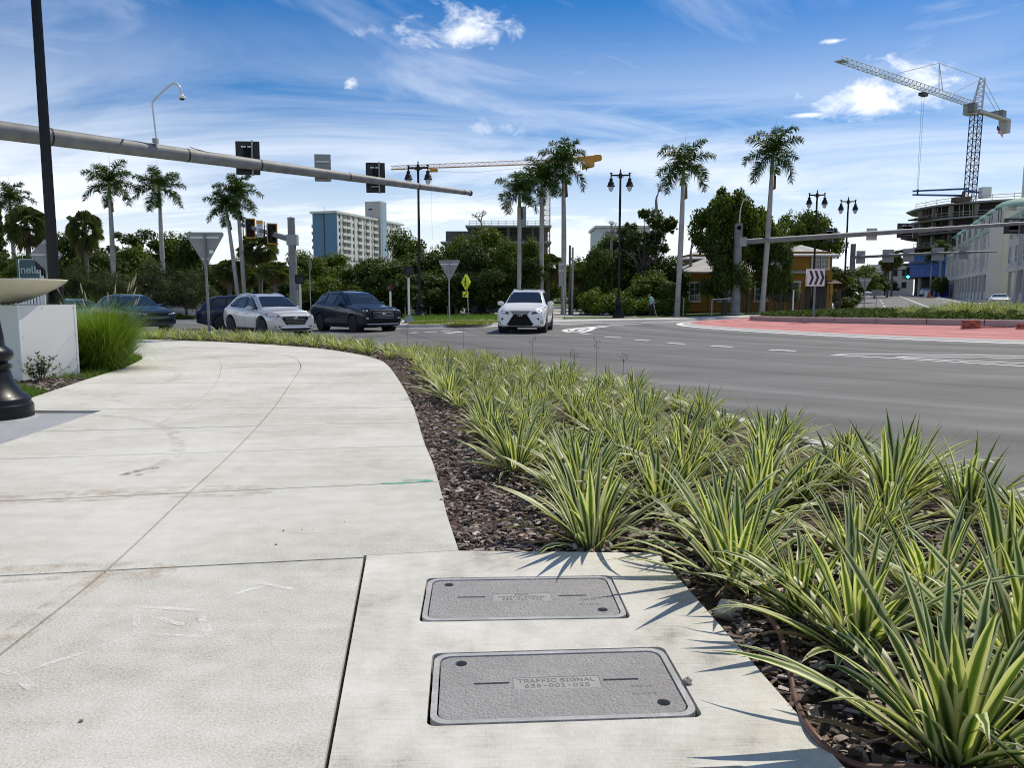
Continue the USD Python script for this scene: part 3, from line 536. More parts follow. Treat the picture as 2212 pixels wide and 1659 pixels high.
for i, (a, b) in enumerate(near_px):
    p = flat(a, b, -0.03); pl_xy.append(p[:2]); s = {0: 1.02, 1: 0.98, 2: 0.72, 3: 1.0, 4: 1.08, 6: 1.08, 11: 1.0}.get(i, 0.95)
    inst(NEAR[i % 5], 'flax_lily', NL[i], 'flax lily', (p[0], p[1], -0.03), rng.uniform(0, 6.28), (s*1.15, s*1.15, s*0.92), 'flax lilies in the bed')
edgeL = LineString(WALK_R); outer = LineString(BED_O)
cand = []
for _ in range(60000):
    y = rng.uniform(1.6, 27); x = rng.uniform(-19, 4.4)
    if (y-14)**2/900+x*x/900 > 3: continue
    cand.append((x, y))
    if len(cand) > 30000: break
bedp = shapely.prepared.prep(bed)
cnt_pl = 0
for (x, y) in cand:
    P = Point(x, y)
    if not bedp.contains(P) or cnt_pl >= 282: continue
    de, do = edgeL.distance(P), outer.distance(P)
    if do < 0.22 or de < (0.66 if y < 9 else 0.50 if y < 16 else 0.34): continue
    if y < 4.0 and (x < 1.25 and y < 3.7): continue
    sp = 0.50 if y < 6 else 0.43 if y < 12 else 0.41
    if min((x-q[0])**2+(y-q[1])**2 for q in pl_xy) < sp*sp: continue
    if x/y < -0.62: continue
    pl_xy.append(np.array([x, y])); cnt_pl += 1
lane_of = lambda x, y: (lambda de, do: 'walk side' if de < do*0.55 else 'kerb side' if do < de*0.55 else 'middle')(edgeL.distance(Point(x, y)), outer.distance(Point(x, y)))
ORD = 'first second third fourth fifth sixth seventh eighth ninth tenth eleventh twelfth thirteenth fourteenth fifteenth sixteenth seventeenth eighteenth nineteenth twentieth'.split()
for ln in ('walk side', 'middle', 'kerb side'):
    row = sorted([(q[1], q[0], i) for i, q in enumerate(pl_xy) if lane_of(*q) == ln])
    for k, (y, x, i) in enumerate(row):
        if i < len(near_px): continue
        s = rng.uniform(0.76, 1.04)*(0.95 if y < 9 else 0.86)
        zone = 'near the pad' if y < 7 else 'where the walk starts to bend' if y < 10 else 'at the bend' if y < 14 else 'past the bend' if y < 18 else 'before the waiting cars' if y < 22 else 'by the left yield post' if x > -10 else 'at the far left end'
        src = NEAR[int(rng.integers(5))] if y < 6.2 else FAR[int(rng.integers(6))]
        lab = f'striped flax lily, {ORD[k]} from the picture bottom on the {ln} of the bed' if k < 20 else f'striped flax lily {zone}, {ln} of the bed'
        inst(src, 'flax_lily', lab, 'flax lily', (x, y, -0.03), rng.uniform(0, 6.28), (s*1.16, s*1.16, s*rng.uniform(0.78, 0.96)), f'flax lilies {zone}, {ln}')
# thin dry flower stems over the bed
for i, (a, b, h) in enumerate([(1288, 775, 0.32), (1345, 800, 0.2), (1240, 790, 0.2), (1000, 735, 0.3), (880, 725, 0.3), (1150, 760, 0.25)]):
    p = flat(a, b, 0.28); ms = [tube([(0, 0, -0.3), (0.01, 0, h*0.4), (0.0, 0.02, h)], [0.004, 0.003, 0.002], 4)]
    for k in range(7):
        z = h*(0.4+0.09*k); q = random.uniform(0, 6.28); e = np.array([math.cos(q)*0.06, math.sin(q)*0.06, z+0.05]); ms += [tube([(0.005, 0, z), e], [0.002, 0.0015], 3), xf(pebble(0.008, k, 1.0), e)]
    solo('flower_stem', ['dry branching flower stem standing tallest against the road', 'thin dry flower stem right of the tallest one', 'thin dry flower stem left of the tallest one', 'dry flower stem at the bed edge below the white car', 'dry flower stem below the black car', 'dry flower stem in the middle of the bed edge'][i], 'flower stem', xf(cat(ms), (p[0], p[1], p[2])), DKG, group='dry flower stems')

def chips(npts, region, smin, smax, seed, zb=-0.035):
    g = np.random.default_rng(seed); V, Fc = [], []
    rp = shapely.prepared.prep(region); x0, y0, x1, y1 = region.bounds; k = 0; tries = 0
    while k < npts and tries < npts*12:
        tries += 1; x, y = g.uniform(x0, x1), g.uniform(y0, y1)
        if not rp.contains(Point(x, y)): continue
        L = g.uniform(smin, smax); w = L*g.uniform(0.25, 0.6); t = L*g.uniform(0.06, 0.16)
        v = np.array([[-1, -1, 0], [1, -.7, 0], [.8, 1, 0], [-.9, .8, 0], [-.8, -.8, 1], [.7, -.9, 1], [.9, .7, 1], [-.7, 1, 1]])*[L/2, w/2, t]*g.uniform(0.75, 1.2, (8, 3))
        m = xf((v, BF), (x, y, zb+g.uniform(0, 0.028)), g.uniform(0, 6.28), 1.0, g.normal(0, 0.2), g.normal(0, 0.2)); V.append(m[0]); Fc.append(BF+8*k); k += 1
    return (np.vstack(V), np.vstack(Fc))
ISLE.add('/World/Looks/mulch_chip')
nm = {'ge': ('geometry', {}), 'at': ('attribute', dict(attribute='rnd')), 'rp': ('rgb_ramp', {'ramp': [(0.0, (0.032, 0.021, 0.015)), (0.35, (0.095, 0.062, 0.045)), (0.65, (0.185, 0.135, 0.107)), (0.85, (0.32, 0.265, 0.225)), (1.0, (0.50, 0.44, 0.39))]}), 'nz': ('noise_texture', dict(scale=60.0, detail=4)), 'mx': ('mix', dict(mix_type='multiply', fac=0.6)), 'r2': ('rgb_ramp', {'ramp': [(0.3, (0.45, 0.45, 0.45)), (0.65, (1.3, 1.25, 1.2))]}), 'p': ('principled_bsdf', dict(roughness=0.75)), 'bu': ('bump', dict(strength=0.6, distance=0.01))}
MULCH = nodes('mulch_chip', nm, [('at.fac', 'rp.fac'), ('ge.position', 'nz.vector'), ('nz.fac', 'r2.fac'), ('rp.color', 'mx.color1'), ('r2.color', 'mx.color2'), ('mx.color', 'p.base_color'), ('nz.fac', 'bu.height'), ('bu.normal', 'p.normal')], 'p.BSDF')
nearbed = bed.intersection(sbox(-3, 0, 4.5, 4.4)).difference(Polygon(fxy([(1480, 1195), (1560, 1290), (1600, 1340), (1540, 1330)])))
midbed = bed.intersection(sbox(-4, 4.2, 3.5, 10.5)); farbed = bed.intersection(sbox(-14, 10.4, 2, 26)).intersection(edgeL.buffer(1.1))
solo('mulch', 'dark bark mulch chips covering the planting bed', 'mulch', cat(chips(9000, nearbed.intersection(sbox(-1, 1.4, 3.0, 4.4)), 0.016, 0.070, 1), chips(8500, midbed.intersection(edgeL.buffer(1.5)), 0.02, 0.065, 2), chips(3000, farbed, 0.04, 0.09, 3)), MULCH, kind='stuff')
HOSE = mat('hose_brown', (0.13, 0.062, 0.042), 0.45, vary=0.25, vscale=25)
hp = [flat(a, b, 0.012) for a, b in [(1470, 1150), (1500, 1182), (1589, 1272), (1640, 1310), (1682, 1365), (1706, 1440), (1722, 1510), (1752, 1580), (1800, 1618), (1880, 1645), (1990, 1662), (2140, 1690)]]
hs = smooth_line([(p[0], p[1]) for p in hp], 8); hz_ = 0.002+0.012*np.sin(np.arange(len(hs))*0.25)
solo('irrigation_hose', 'brown irrigation hose snaking along the bed beside the pad', 'hose', tube(np.column_stack([hs, hz_]), 0.0105, 10), HOSE, smooth=True)
ROCK = mat('limestone', (0.52, 0.47, 0.38), 0.9, vary=0.25, vscale=18, bump=0.8, bscale=60)
rk = trimesh.Trimesh(*hull(np.random.default_rng(8).normal(size=(16, 3))/np.array([1, 1, 1.3])), process=True).subdivide().subdivide(); v = np.array(rk.vertices); v = v/np.abs(v).max()*(1+0.12*(meshkit.fbm(v*2.3+5, 4)[:, None]-0.5))*np.array([0.085, 0.062, 0.075])
rp_ = flat(1575, 1312, 0.0); solo('rock', 'pale limestone rock in the mulch beside the hose', 'rock', xf((v, np.array(rk.faces)), (rp_[0], rp_[1], 0.0), -0.3), ROCK, smooth=40)

# ------------------------------------------------------------ left foreground: lamp base, planter, bowl, grass clump, shrub
BLACK = mat('black_paint', (0.006, 0.0065, 0.008), 0.35, coat=0.12, spec=0.2, bump=0.06, bscale=80)
BLACK2 = mat('black_matt', (0.010, 0.010, 0.011), 0.6, spec=0.3)
GLASSY = mat('lamp_glass', (0.50, 0.52, 0.53), 0.25, coat=0.3)
H_LAMP = 9.75
def lamp_post(pth, top=True, rb=0.40, rp=0.080):
    k = rb/0.40
    prof = [(rb, 0), (rb, 0.16), (rb*0.965, 0.185), (rb*0.94, 0.20), (rb*0.95, 0.235), (rb*0.90, 0.27), (rb*0.80, 0.30), (rb*0.66, 0.40), (rb*0.56, 0.50), (rb*0.52, 0.58), (rb*0.50, 0.60), (rb*0.56, 0.615), (rb*0.56, 0.66), (rb*0.50, 0.675), (rb*0.47, 0.70),
            (rb*0.56, 0.72), (rb*0.62, 0.77), (rb*0.60, 0.83), (rb*0.50, 0.87), (rb*0.44, 0.90), (rb*0.42, 1.00), (rb*0.33, 1.35), (rb*0.30, 1.42), (rb*0.33, 1.44), (rb*0.33, 1.48), (rp*1.15, 1.52), (rp*1.1, 1.55)]
    obj(pth, 'base', lathe(prof, 36), BLACK, smooth=45)
    nf = 16; V, Fc = [], []                      # fluted shaft
    for z, r in ((1.5, rp*1.12), (H_LAMP-1.2, rp*0.9), (H_LAMP-0.1, rp*0.85)):
        for j in range(nf*2): q = PI*j/nf; rr = r*(1.0 if j % 2 else 0.90); V.append((rr*math.cos(q), rr*math.sin(q), z))
    m = nf*2
    for i in range(2):
        for j in range(m): a, b = i*m+j, i*m+(j+1) % m; Fc += [[a, b, b+m], [a, b+m, a+m]]
    obj(pth, 'shaft', M_(V, Fc), BLACK)
    if not top: return
    z = H_LAMP-0.25
    obj(pth, 'cross_arm', cat(rbox((0, 0, z), (1.25, 0.09, 0.10), 0.02), rbox((0, 0, z-0.10), (0.5, 0.05, 0.05), 0.015), lathe([(0.11, z-0.2), (0.11, z+0.1), (0.06, z+0.13)], 16)), BLACK2)
    obj(pth, 'finial', lathe([(0.05, z+0.05), (0.075, z+0.2), (0.03, z+0.24), (0.05, z+0.30), (0.0, z+0.46)], 12), BLACK2, smooth=40)
    for s in (-0.62, 0.62):
        ln = obj(pth, 'lantern', xf(lathe([(0.09, 0.16), (0.10, 0.12), (0.045, 0.10), (0.045, -0.18), (0.11, -0.22), (0.13, -0.30), (0.09, -0.34), (0.16, -0.42), (0.21, -0.55), (0.23, -0.66), (0.27, -0.70), (0.27, -0.73), (0.18, -0.74)], 18), (s, 0, z)), BLACK2, smooth=40)
        obj(ln, 'globe', xf(lathe([(0.175, -0.735), (0.175, -0.82), (0.14, -0.95), (0.07, -1.05), (0.0, -1.08)], 16), (s, 0, z)), GLASSY, smooth=True)
LP = proto('street_lamp'); lamp_post(LP)
p0 = flat(-20, 905, -0.028)
inst(LP, 'street_lamp', 'black bell-shaped lamp base at the left edge of the picture, nearest lamp', 'street lamp', (p0[0], p0[1], -0.028), 0.4, (1.05, 1.05, 0.9), 'black twin-lantern street lamps')
LL = [(121, 13.9, 0.0, 'tall black lamp post rising behind the white planter box'), (907, 50.5, None, 'black twin-lantern lamp post left of the yield sign back'), (1336, 53.6, None, 'black twin-lantern lamp post in the middle, near the walking man'), (1755, 65, None, 'twin-lantern lamp post in front of the yellow house'), (1822, 70, None, 'twin-lantern lamp post right of the yellow house')]
for px, y, z, lb in LL:
    x = at(px, 660, y)[0]; inst(LP, 'street_lamp', lb, 'street lamp', (x, y, float(G(x, y))+0.14 if z is None else z), -0.05 if y > 20 else 0.9, 1.0, 'black twin-lantern street lamps')
solo('grout_ring', 'pale grout ring at the foot of the nearest lamp base', 'grout', lathe([(0.46, -0.03), (0.445, -0.012), (0.42, -0.008), (0.3, -0.008)], 30, (p0[0], p0[1], 0)), PAD2)

WHITE = mat('white_panel', (0.72, 0.71, 0.68), 0.5, vary=0.03, vscale=2.0)
CREAM = mat('bowl_cream', (0.68, 0.62, 0.48), 0.7, vary=0.06, vscale=4.0, bump=0.15, bscale=90)
a0, a1 = flat(50, 821, 0), flat(172, 809, 0); u = (a1-a0)/np.linalg.norm(a1-a0); wdt = np.linalg.norm(a1-a0); nrm_in = np.array([-u[1], u[0], 0]); PHGT = 1.20
cpl = (a0+a1)/2+nrm_in*wdt/2; ang = math.atan2(u[1], u[0])
t = thing('planter_box', 'white panelled planter box standing on mulch at the left', 'planter', (cpl[0], cpl[1], -0.03), ang)
h = wdt/2
for k in range(4):
    r = k*PI/2; obj(t, 'panel', xf(box((0, -h+0.012, PHGT/2), (wdt-0.05, 0.024, PHGT)), rz=r), WHITE)
    obj(t, 'corner_trim', xf(box((-h+0.010, -h+0.010, PHGT/2), (0.030, 0.030, PHGT+0.006)), rz=r), mat('trim_white', (0.78, 0.77, 0.74), 0.4))
obj(t, 'top', box((0, 0, PHGT-0.012), (wdt-0.07, wdt-0.07, 0.02)), BLACK2)
SCR = mat('screw', (0.35, 0.35, 0.34), 0.4, metal=0.8)
for fx in (-0.44, -0.1, 0.44):
    for z in ((PHGT-0.05,) if abs(fx) < 0.3 else (PHGT-0.05, 0.70, 0.28)): obj(t, 'screw', xf(cyl((0, 0, 0), (0, -0.004, 0), 0.009, n=8), (fx, -h, z)), SCR)
br = 1.02; bx = at(112, 606, 12.6)
bc = np.array([bx[0]-br+0.02, 12.75, 1.19])
prof = [(0.0, 0.0), (0.30, 0.005), (0.45, 0.06), (0.66, 0.15), (0.86, 0.26), (0.97, 0.34), (1.0, 0.375), (1.0, 0.39), (0.96, 0.39), (0.8, 0.30), (0.4, 0.2), (0.0, 0.18)]
solo('bowl', 'wide cream concrete bowl resting on the white planter box', 'bowl', lathe([(r*br, z) for r, z in prof], 64, bc), CREAM, smooth=35)
island = Polygon([tuple(p) for p in WALK_L]+[(-30, 22.4), (-30, 9.97)]).buffer(0).intersection(sbox(-22, 9.9, -5, 22))
struct('left_lawn', sheet(island.buffer(-0.01), 0.0, 1.5, lambda x, y: -0.03+0*x), GRASSG, label='planted island left of the walk')
mul = Polygon(fxy([(20, 822), (100, 850), (215, 806), (175, 795), (-60, 800)])).buffer(0.05).intersection(island)
solo('mulch', 'bark mulch round the white planter box', 'mulch', chips(1300, mul, 0.04, 0.10, 5, -0.03), MULCH, kind='stuff')
GBL = leafmat('grass_blade', (0.085, 0.14, 0.02), (0.15, 0.25, 0.03), 0.5, 0.35)
def turf(region, n, hmin, hmax, seed, z0=-0.03, w=0.004, zf=None):
    g = np.random.default_rng(seed); V, Fc = [], []; rp = shapely.prepared.prep(region); x0, y0, x1, y1 = region.bounds; k = 0
    while k < n:
        x, y = g.uniform(x0, x1), g.uniform(y0, y1)
        if not rp.contains(Point(x, y)): continue
        q, hh = g.uniform(0, 6.28), g.uniform(hmin, hmax); dx, dy = math.cos(q), math.sin(q); le = g.uniform(0, 0.6)*hh; zz = z0 if zf is None else float(zf(x, y))
        V += [(x-dy*w, y+dx*w, zz), (x+dy*w, y-dx*w, zz), (x+dx*le, y+dy*le, zz+hh)]; Fc.append((3*k, 3*k+1, 3*k+2)); k += 1
    return M_(V, Fc)
gp1 = Polygon(fxy([(15, 835), (95, 850), (62, 862), (20, 862)])).buffer(0.12).intersection(island.buffer(-0.02))
solo('grass', 'short lawn grass at the near edge by the lamp base', 'grass', turf(gp1, 2600, 0.05, 0.12, 8), GBL, kind='stuff')
gp2 = island.intersection(sbox(-9, 12.5, -6.5, 18))
solo('grass', 'short lawn grass at the rounded tip beside the walk', 'grass', turf(gp2, 9000, 0.05, 0.13, 9, w=0.006), GBL, kind='stuff')
# fountain grass clump
random.seed(5)
def fountain(nb, L, seed):
    g = np.random.default_rng(seed); V, Fc = [], []
    for k in range(nb):
        az = g.uniform(0, 2*PI); lean = abs(g.normal(0, 0.38)); bend = g.uniform(0.7, 2.3); Lk = L*g.uniform(0.6, 1.08); w = g.uniform(0.004, 0.007); br0 = g.uniform(0, 0.30); a2 = az+g.normal(0, .5)
        pos = np.array([math.cos(a2)*br0, math.sin(a2)*br0, 0.0]); d = np.array([math.cos(az), math.sin(az), 0]); sd = np.array([-d[1], d[0], 0]); th = lean; S = 7; b0 = len(V)
        for i in range(S+1):
            t = i/S; ww = w*(1-t*0.9); V += [pos-sd*ww, pos+sd*ww]; pos = pos+(d*math.sin(th)+np.array([0, 0, math.cos(th)]))*Lk/S; th += bend/S*(0.4+1.2*t)
        for i in range(S): a = b0+2*i; Fc += [(a, a+1, a+3), (a, a+3, a+2)]
    return M_(V, Fc)
GCL = leafmat('fountain_grass', (0.10, 0.16, 0.02), (0.22, 0.34, 0.04), 0.45, 0.35)
gc = flat(222, 806, 0)
t = thing('fountain_grass', 'tall arching clump of green fountain grass beside the white planter', 'ornamental grass', (-7.38, 14.15, -0.03))
obj(t, 'blades', fountain(4200, 1.45, 3), GCL, smooth=True, kind='stuff')
PLM = mat('grass_plume', (0.42, 0.36, 0.22), 0.9)
for k in range(13):
    q, le, L = random.uniform(0, 6.28), random.uniform(0.1, 0.45), random.uniform(1.3, 1.75); d = np.array([math.cos(q), math.sin(q), 0])
    pts = [d*0.1+d*math.sin(le)*L*s+np.array([0, 0, math.cos(le)*L*s-0.12*s*s]) for s in np.linspace(0, 1, 6)]
    st = obj(t, 'plume_stem', tube(pts, 0.003, 4), GCL); e, b = np.array(pts[-1]), np.array(pts[-1])-np.array(pts[-2])
    obj(st, 'plume', tube([e-b*0.1, e+b*0.12, e+b*0.45, e+b*0.7], [0.004, 0.012, 0.011, 0.002], 6), PLM, smooth=True)
# second clump, behind
gc2 = flat(250, 790, 0); t = thing('fountain_grass', 'second fountain grass clump nearer the walk tip', 'ornamental grass', (-8.0, 15.6, -0.03)); obj(t, 'blades', fountain(2000, 1.0, 4), GCL, smooth=True, kind='stuff')
def leafy_shrub(seed, n_st, h, leaf, spread):
    g = np.random.default_rng(seed); stems, V, Fc = [], [], []
    for k in range(n_st):
        q, le = g.uniform(0, 6.28), g.uniform(0.05, 1.0)*spread; d = np.array([math.cos(q)*math.sin(le), math.sin(q)*math.sin(le), math.cos(le)]); L = h*g.uniform(0.6, 1.1); stems.append(tube([(0, 0, 0), d*L*0.5, d*L+np.array([0, 0, 0.05*h])], [0.006, 0.004, 0.002], 4))
        for j in range(12):
            s = g.uniform(0.35, 1.02); p = d*L*s; a = g.uniform(0, 6.28); e = g.uniform(-0.2, 0.9); t = np.array([math.cos(a)*math.cos(e), math.sin(a)*math.cos(e), math.sin(e)]); sd = np.cross(t, [0, 0, 1.0]); sd /= np.linalg.norm(sd)+1e-9; nn = np.cross(sd, t); l = leaf*g.uniform(0.7, 1.2); b = len(V)
            V += [p, p+t*l*0.45+sd*l*0.22+nn*l*0.05, p+t*l, p+t*l*0.45-sd*l*0.22+nn*l*0.05, p+t*l*0.5]
            Fc += [(b, b+1, b+4), (b+1, b+2, b+4), (b+2, b+3, b+4), (b+3, b, b+4)]
    return cat(stems), M_(V, Fc)
SHR = leafmat('shrub_leaf', (0.03, 0.06, 0.012), (0.075, 0.125, 0.02), 0.3, 0.15, 0.6); BARK = mat('bark', (0.16, 0.13, 0.105), 0.9, vary=0.3, vscale=3.0)
sp_ = flat(88, 822, 0); t = thing('shrub', 'small glossy green shrub in the mulch before the white planter', 'shrub', (sp_[0], sp_[1], -0.03))
s1, s2 = leafy_shrub(2, 26, 0.42, 0.085, 1.15); obj(t, 'stem', s1, BARK); obj(t, 'foliage', s2, SHR, kind='stuff')
# ------------------------------------------------------------ masts, signals, signs
GALV = mat('galvanised', (0.20, 0.203, 0.20), 0.62, metal=0.25, vary=0.22, vscale=2.6, bump=0.1, bscale=30)
GALV2 = mat('galvanised_grey', (0.30, 0.315, 0.315), 0.55, metal=0.3, vary=0.12, vscale=3.0)
SIGNB = mat('sign_back', (0.27, 0.27, 0.265), 0.5, metal=0.25, vary=0.10, vscale=2.0)
ALU = mat('bracket_alu', (0.62, 0.62, 0.61), 0.45, metal=0.3)
YEL = mat('sign_yellow', (0.78, 0.82, 0.03), 0.5, emit=(0.6, 0.7, 0.02), es=0.0)
ORA = mat('sign_orange', (0.75, 0.33, 0.03), 0.5); SWH = mat('sign_white', (0.78, 0.78, 0.76), 0.5); SBK = mat('sign_black', (0.015, 0.015, 0.015), 0.5)
LGREEN = mat('lit_green', (0.02, 0.5, 0.35), 0.4, emit=(0.05, 1.0, 0.75), es=6.0); LRED = mat('lit_red', (0.12, 0.008, 0.01), 0.5, emit=(1.0, 0.04, 0.05), es=0.06)
def rtri(w, h, r):                                   # point-down triangle with rounded corners, top edge at v = 0
    return Polygon([(-w/2+r*1.7, -r), (w/2-r*1.7, -r), (0, -h+r*2)]).buffer(r, quad_segs=4)
def yaw_frame(o, yaw): return (o, (math.cos(yaw), math.sin(yaw), 0), (0, 0, 1))
def signal_back(pth, o, yaw, w, h, visor=True):
    "black backplate seen from behind with the housing and bracket; o = centre"
    fr = yaw_frame(np.array(o), yaw)
    obj(pth, 'backplate', board(sbox(-w/2, -h/2, w/2, h/2).buffer(0.03), -0.008, fr), SBK)
    f = np.array([-math.sin(yaw), math.cos(yaw), 0])
    obj(pth, 'housing', xf(rbox((0, 0.10, 0), (w*0.5, 0.2, h*0.88), 0.03), o, yaw), BLACK2)
    for k in (-1, 0, 1):
        obj(pth, 'visor', xf(xf(lathe([(0.14, 0), (0.145, 0.24), (0.125, 0.24), (0.12, 0.02)], 14), (0, 0.2, 0), rx=-PI/2), np.array(o)+[0, 0, k*h*0.29], yaw), SBK)
    obj(pth, 'bracket', cat(xf(box((w*0.22, -0.05, 0), (0.045, 0.05, h*1.12)), o, yaw), xf(box((0.0, -0.05, -h*0.32), (w*0.5, 0.04, 0.05)), o, yaw)), GALV2)
    obj(pth, 'label_strip', cat(xf(box((-w*0.18, -0.012, h*0.36), (w*0.22, 0.008, 0.05)), o, yaw), xf(box((w*0.1, -0.012, h*0.36), (w*0.2, 0.008, 0.05)), o, yaw)), ALU)

# big near mast arm (its pole stands outside the left edge)
A0, A1 = at(0, 281, 19.2), at(1015, 417, 32.6)
dirA = (A1-A0)/np.linalg.norm(A1-A0); AP = A0-dirA*3.2
t = thing('signal_mast', 'long galvanised mast arm reaching in from the left over the walk', 'traffic mast')
N = 24; pts = [AP+(A1-AP)*k/N for k in range(N+1)]
obj(t, 'arm', tube(pts, [0.25-(0.25-0.098)*k/N for k in range(N+1)], 16), GALV, smooth=True)
obj(t, 'end_cap', tube([A1-dirA*0.02, A1+dirA*0.05, A1+dirA*0.06], [0.115, 0.115, 0.09], 16), BLACK2)
obj(t, 'pole', cat(cyl((AP[0], AP[1], -0.1), (AP[0], AP[1], AP[2]+1.0), 0.24, 0.19, 16), box((AP[0], AP[1], 0.0), (0.7, 0.7, 0.08))), GALV, smooth=40)
for px in (135, 423, 573, 762, 987-80, 1003):        # dark bands
    k = (px-0)/1015; best = min(np.linspace(0, 1, 400), key=lambda s: abs((A0+(A1-A0)*s)[0]/(A0+(A1-A0)*s)[1]*F+IW/2-px)); c = A0+(A1-A0)*best; r = 0.25-(0.25-0.098)*((np.linalg.norm(c-AP))/np.linalg.norm(A1-AP))
    obj(t, 'band', tube([c-dirA*0.02, c+dirA*0.02], r+0.006, 16), BLACK2)
def on_arm(px):
    best = min(np.linspace(-0.05, 1, 1000), key=lambda s: abs((A0+(A1-A0)*s)[0]/(A0+(A1-A0)*s)[1]*F*1.0+IW/2-px)); return A0+(A1-A0)*best
YA = 0.12
for px, cy, w, h, lb in [(543, 350, 0.66, 0.95, 'larger black signal back hanging on the near mast arm, left'), (815, 391, 0.62, 1.0, 'smaller black signal back near the tip of the near mast arm')]:
    c = on_arm(px); m = mpp(c[1]); s = thing('traffic_signal', lb, 'traffic signal'); signal_back(s, (c[0], c[1]+0.30, c[2]+(HZ-cy)*0-0.0+((HZ-cy)*m*1.01+HC-c[2])), YA, w, h)
c = on_arm(703); m = mpp(c[1]); s = thing('road_sign', 'grey back of a sign on the near mast arm between two signals', 'sign', (c[0], c[1]+0.25, HC+(HZ-371)*m*1.01))
obj(s, 'plate', board(sbox(-0.24, -0.42, 0.24, 0.42).buffer(0.03), -0.004, yaw_frame((0, 0, 0), YA)), SIGNB)
for z in (0.20, -0.28): obj(s, 'brace', xf(box((0, -0.03, z), (0.44, 0.04, 0.05)), rz=YA), ALU)
c = on_arm(4); m = mpp(c[1]); s = thing('signal_cabinet', 'grey box mounted on the mast arm at the left picture edge', 'cabinet', (c[0]-0.06, c[1]-0.05, HC+(HZ-271)*m))
obj(s, 'case', rbox((0, 0, 0), (0.42, 0.35, 0.74), 0.02, 0.3), GALV2); obj(s, 'door_rim', rbox((0.0, -0.18, 0), (0.46, 0.05, 0.78), 0.015, 0.3), GALV)
# camera on its curved arm
c = on_arm(367); m = mpp(c[1])
P = lambda px, py: np.array([c[0]+(px-367)*m, c[1]-0.26, HC+(HZ-py)*m])
t = thing('traffic_camera', 'small dome camera on a bent white arm above the near mast', 'camera')
obj(t, 'bent_arm', tube(smooth_line([P(369, 333)[[0, 2]], P(365, 270)[[0, 2]], P(363.5, 246)[[0, 2]], P(367, 238)[[0, 2]], P(385, 221)[[0, 2]], P(404, 206.5)[[0, 2]], P(410, 203.5)[[0, 2]], P(417, 206)[[0, 2]], P(423, 214)[[0, 2]], P(425, 228)[[0, 2]]], 4)[:, [0, 0, 1]]*[1, 0, 1]+[0, c[1]-0.26, 0], 0.026, 8), ALU, smooth=True)
q = P(425, 228); dm = obj(t, 'housing', lathe([(0.04, 0.04), (0.05, 0.0), (0.09, -0.02), (0.095, -0.075), (0.07, -0.085)], 16, q), SWH, smooth=40); obj(dm, 'dome', lathe([(0.068, -0.085), (0.055, -0.115), (0.0, -0.13)], 14, q), BLACK2, smooth=True)
obj(t, 'clamp', xf(box((0, 0, 0), (0.12, 0.14, 0.12)), P(366, 319)), GALV2)
solo('cable', 'thin black cable sagging along the near mast arm', 'cable', tube([on_arm(430)+[0, -0.05, 0.23], on_arm(480)+[0, -0.20, 0.12], on_arm(540)*0+on_arm(548)+[0, -0.24, -0.02], on_arm(352)+[0, -0.22, -0.2]][:3], 0.012, 5), BLACK2)

# left mid mast with two yellow backed signals
B0 = np.array([at(636, 650, 48)[0], 48.0, float(G(-13.3, 48))+0.12]); t = thing('signal_mast', 'grey signal pole behind the waiting cars with arm reaching left', 'traffic mast')
obj(t, 'pole', cyl(B0, (B0[0]-0.05, B0[1], HC+(HZ-476)*mpp(48)), 0.27, 0.215, 14), GALV, smooth=40); obj(t, 'pole_cap', lathe([(0.235, 0), (0.23, 0.07), (0.06, 0.13), (0.0, 0.14)], 14, (B0[0]-0.05, 48, HC+(HZ-476)*mpp(48)-0.02)), GALV2)
C0, C1 = np.array([B0[0], 48, HC+(HZ-521)*mpp(48)]), at(522, 485.5, 54.5); dB = (C1-C0)/np.linalg.norm(C1-C0)
obj(t, 'arm', tube([C0+dB*0.2, C1], [0.19, 0.12], 12), GALV, smooth=True); obj(t, 'arm_plate', box(C0, (0.62, 0.5, 0.62)), GALV2); obj(t, 'arm_cap', tube([C1, C1+dB*0.06], 0.15, 12), GALV2)
def signal_side(lb, o, yaw, h=1.05):
    s = thing('traffic_signal', lb, 'traffic signal', o, yaw)          # faces +x in its own frame
    obj(s, 'backplate', box((-0.02, 0, 0), (0.015, 0.62, h+0.2)), BLACK2)
    obj(s, 'reflective_border', cat(box((-0.01, 0.30, 0), (0.02, 0.06, h+0.26)), box((-0.01, -0.30, 0), (0.02, 0.06, h+0.26)), box((-0.01, 0, h/2+0.10), (0.02, 0.54, 0.06)), box((-0.01, 0, -h/2-0.10), (0.02, 0.54, 0.06))), ORA)
    obj(s, 'housing', rbox((-0.10, 0, 0), (0.2, 0.34, h), 0.03), BLACK2)
    for k in (-0.34, 0.0, 0.34): obj(s, 'visor', xf(xf(lathe([(0.14, 0), (0.15, 0.32), (0.13, 0.32), (0.12, 0.02)], 14), ry=PI/2), (0, 0, k*h/1.05)), SBK)
    obj(s, 'bracket', cat(cyl((-0.25, -0.42, -0.7), (-0.25, -0.42, 0.75), 0.035, n=6), box((-0.2, -0.3, -0.6), (0.1, 0.3, 0.04)), box((-0.2, -0.3, 0.45), (0.1, 0.3, 0.04))), BLACK2)
f1, f2 = C0+dB*(np.linalg.norm(C1-C0)*0.80), C0+dB*(np.linalg.norm(C1-C0)*0.36)
signal_side('orange rimmed signal at the far end of the mid mast arm', (f1[0], f1[1]-0.1, f1[2]-0.05), -1.05); signal_side('orange rimmed signal nearest the pole on the mid mast arm', (f2[0], f2[1]-0.1, f2[2]+0.02), -1.05)
f3 = C0+dB*(np.linalg.norm(C1-C0)*0.60); s = thing('road_sign', 'white turn sign with orange header on the mid mast arm', 'sign', (f3[0], f3[1]-0.15, f3[2]+0.1), 0.55)
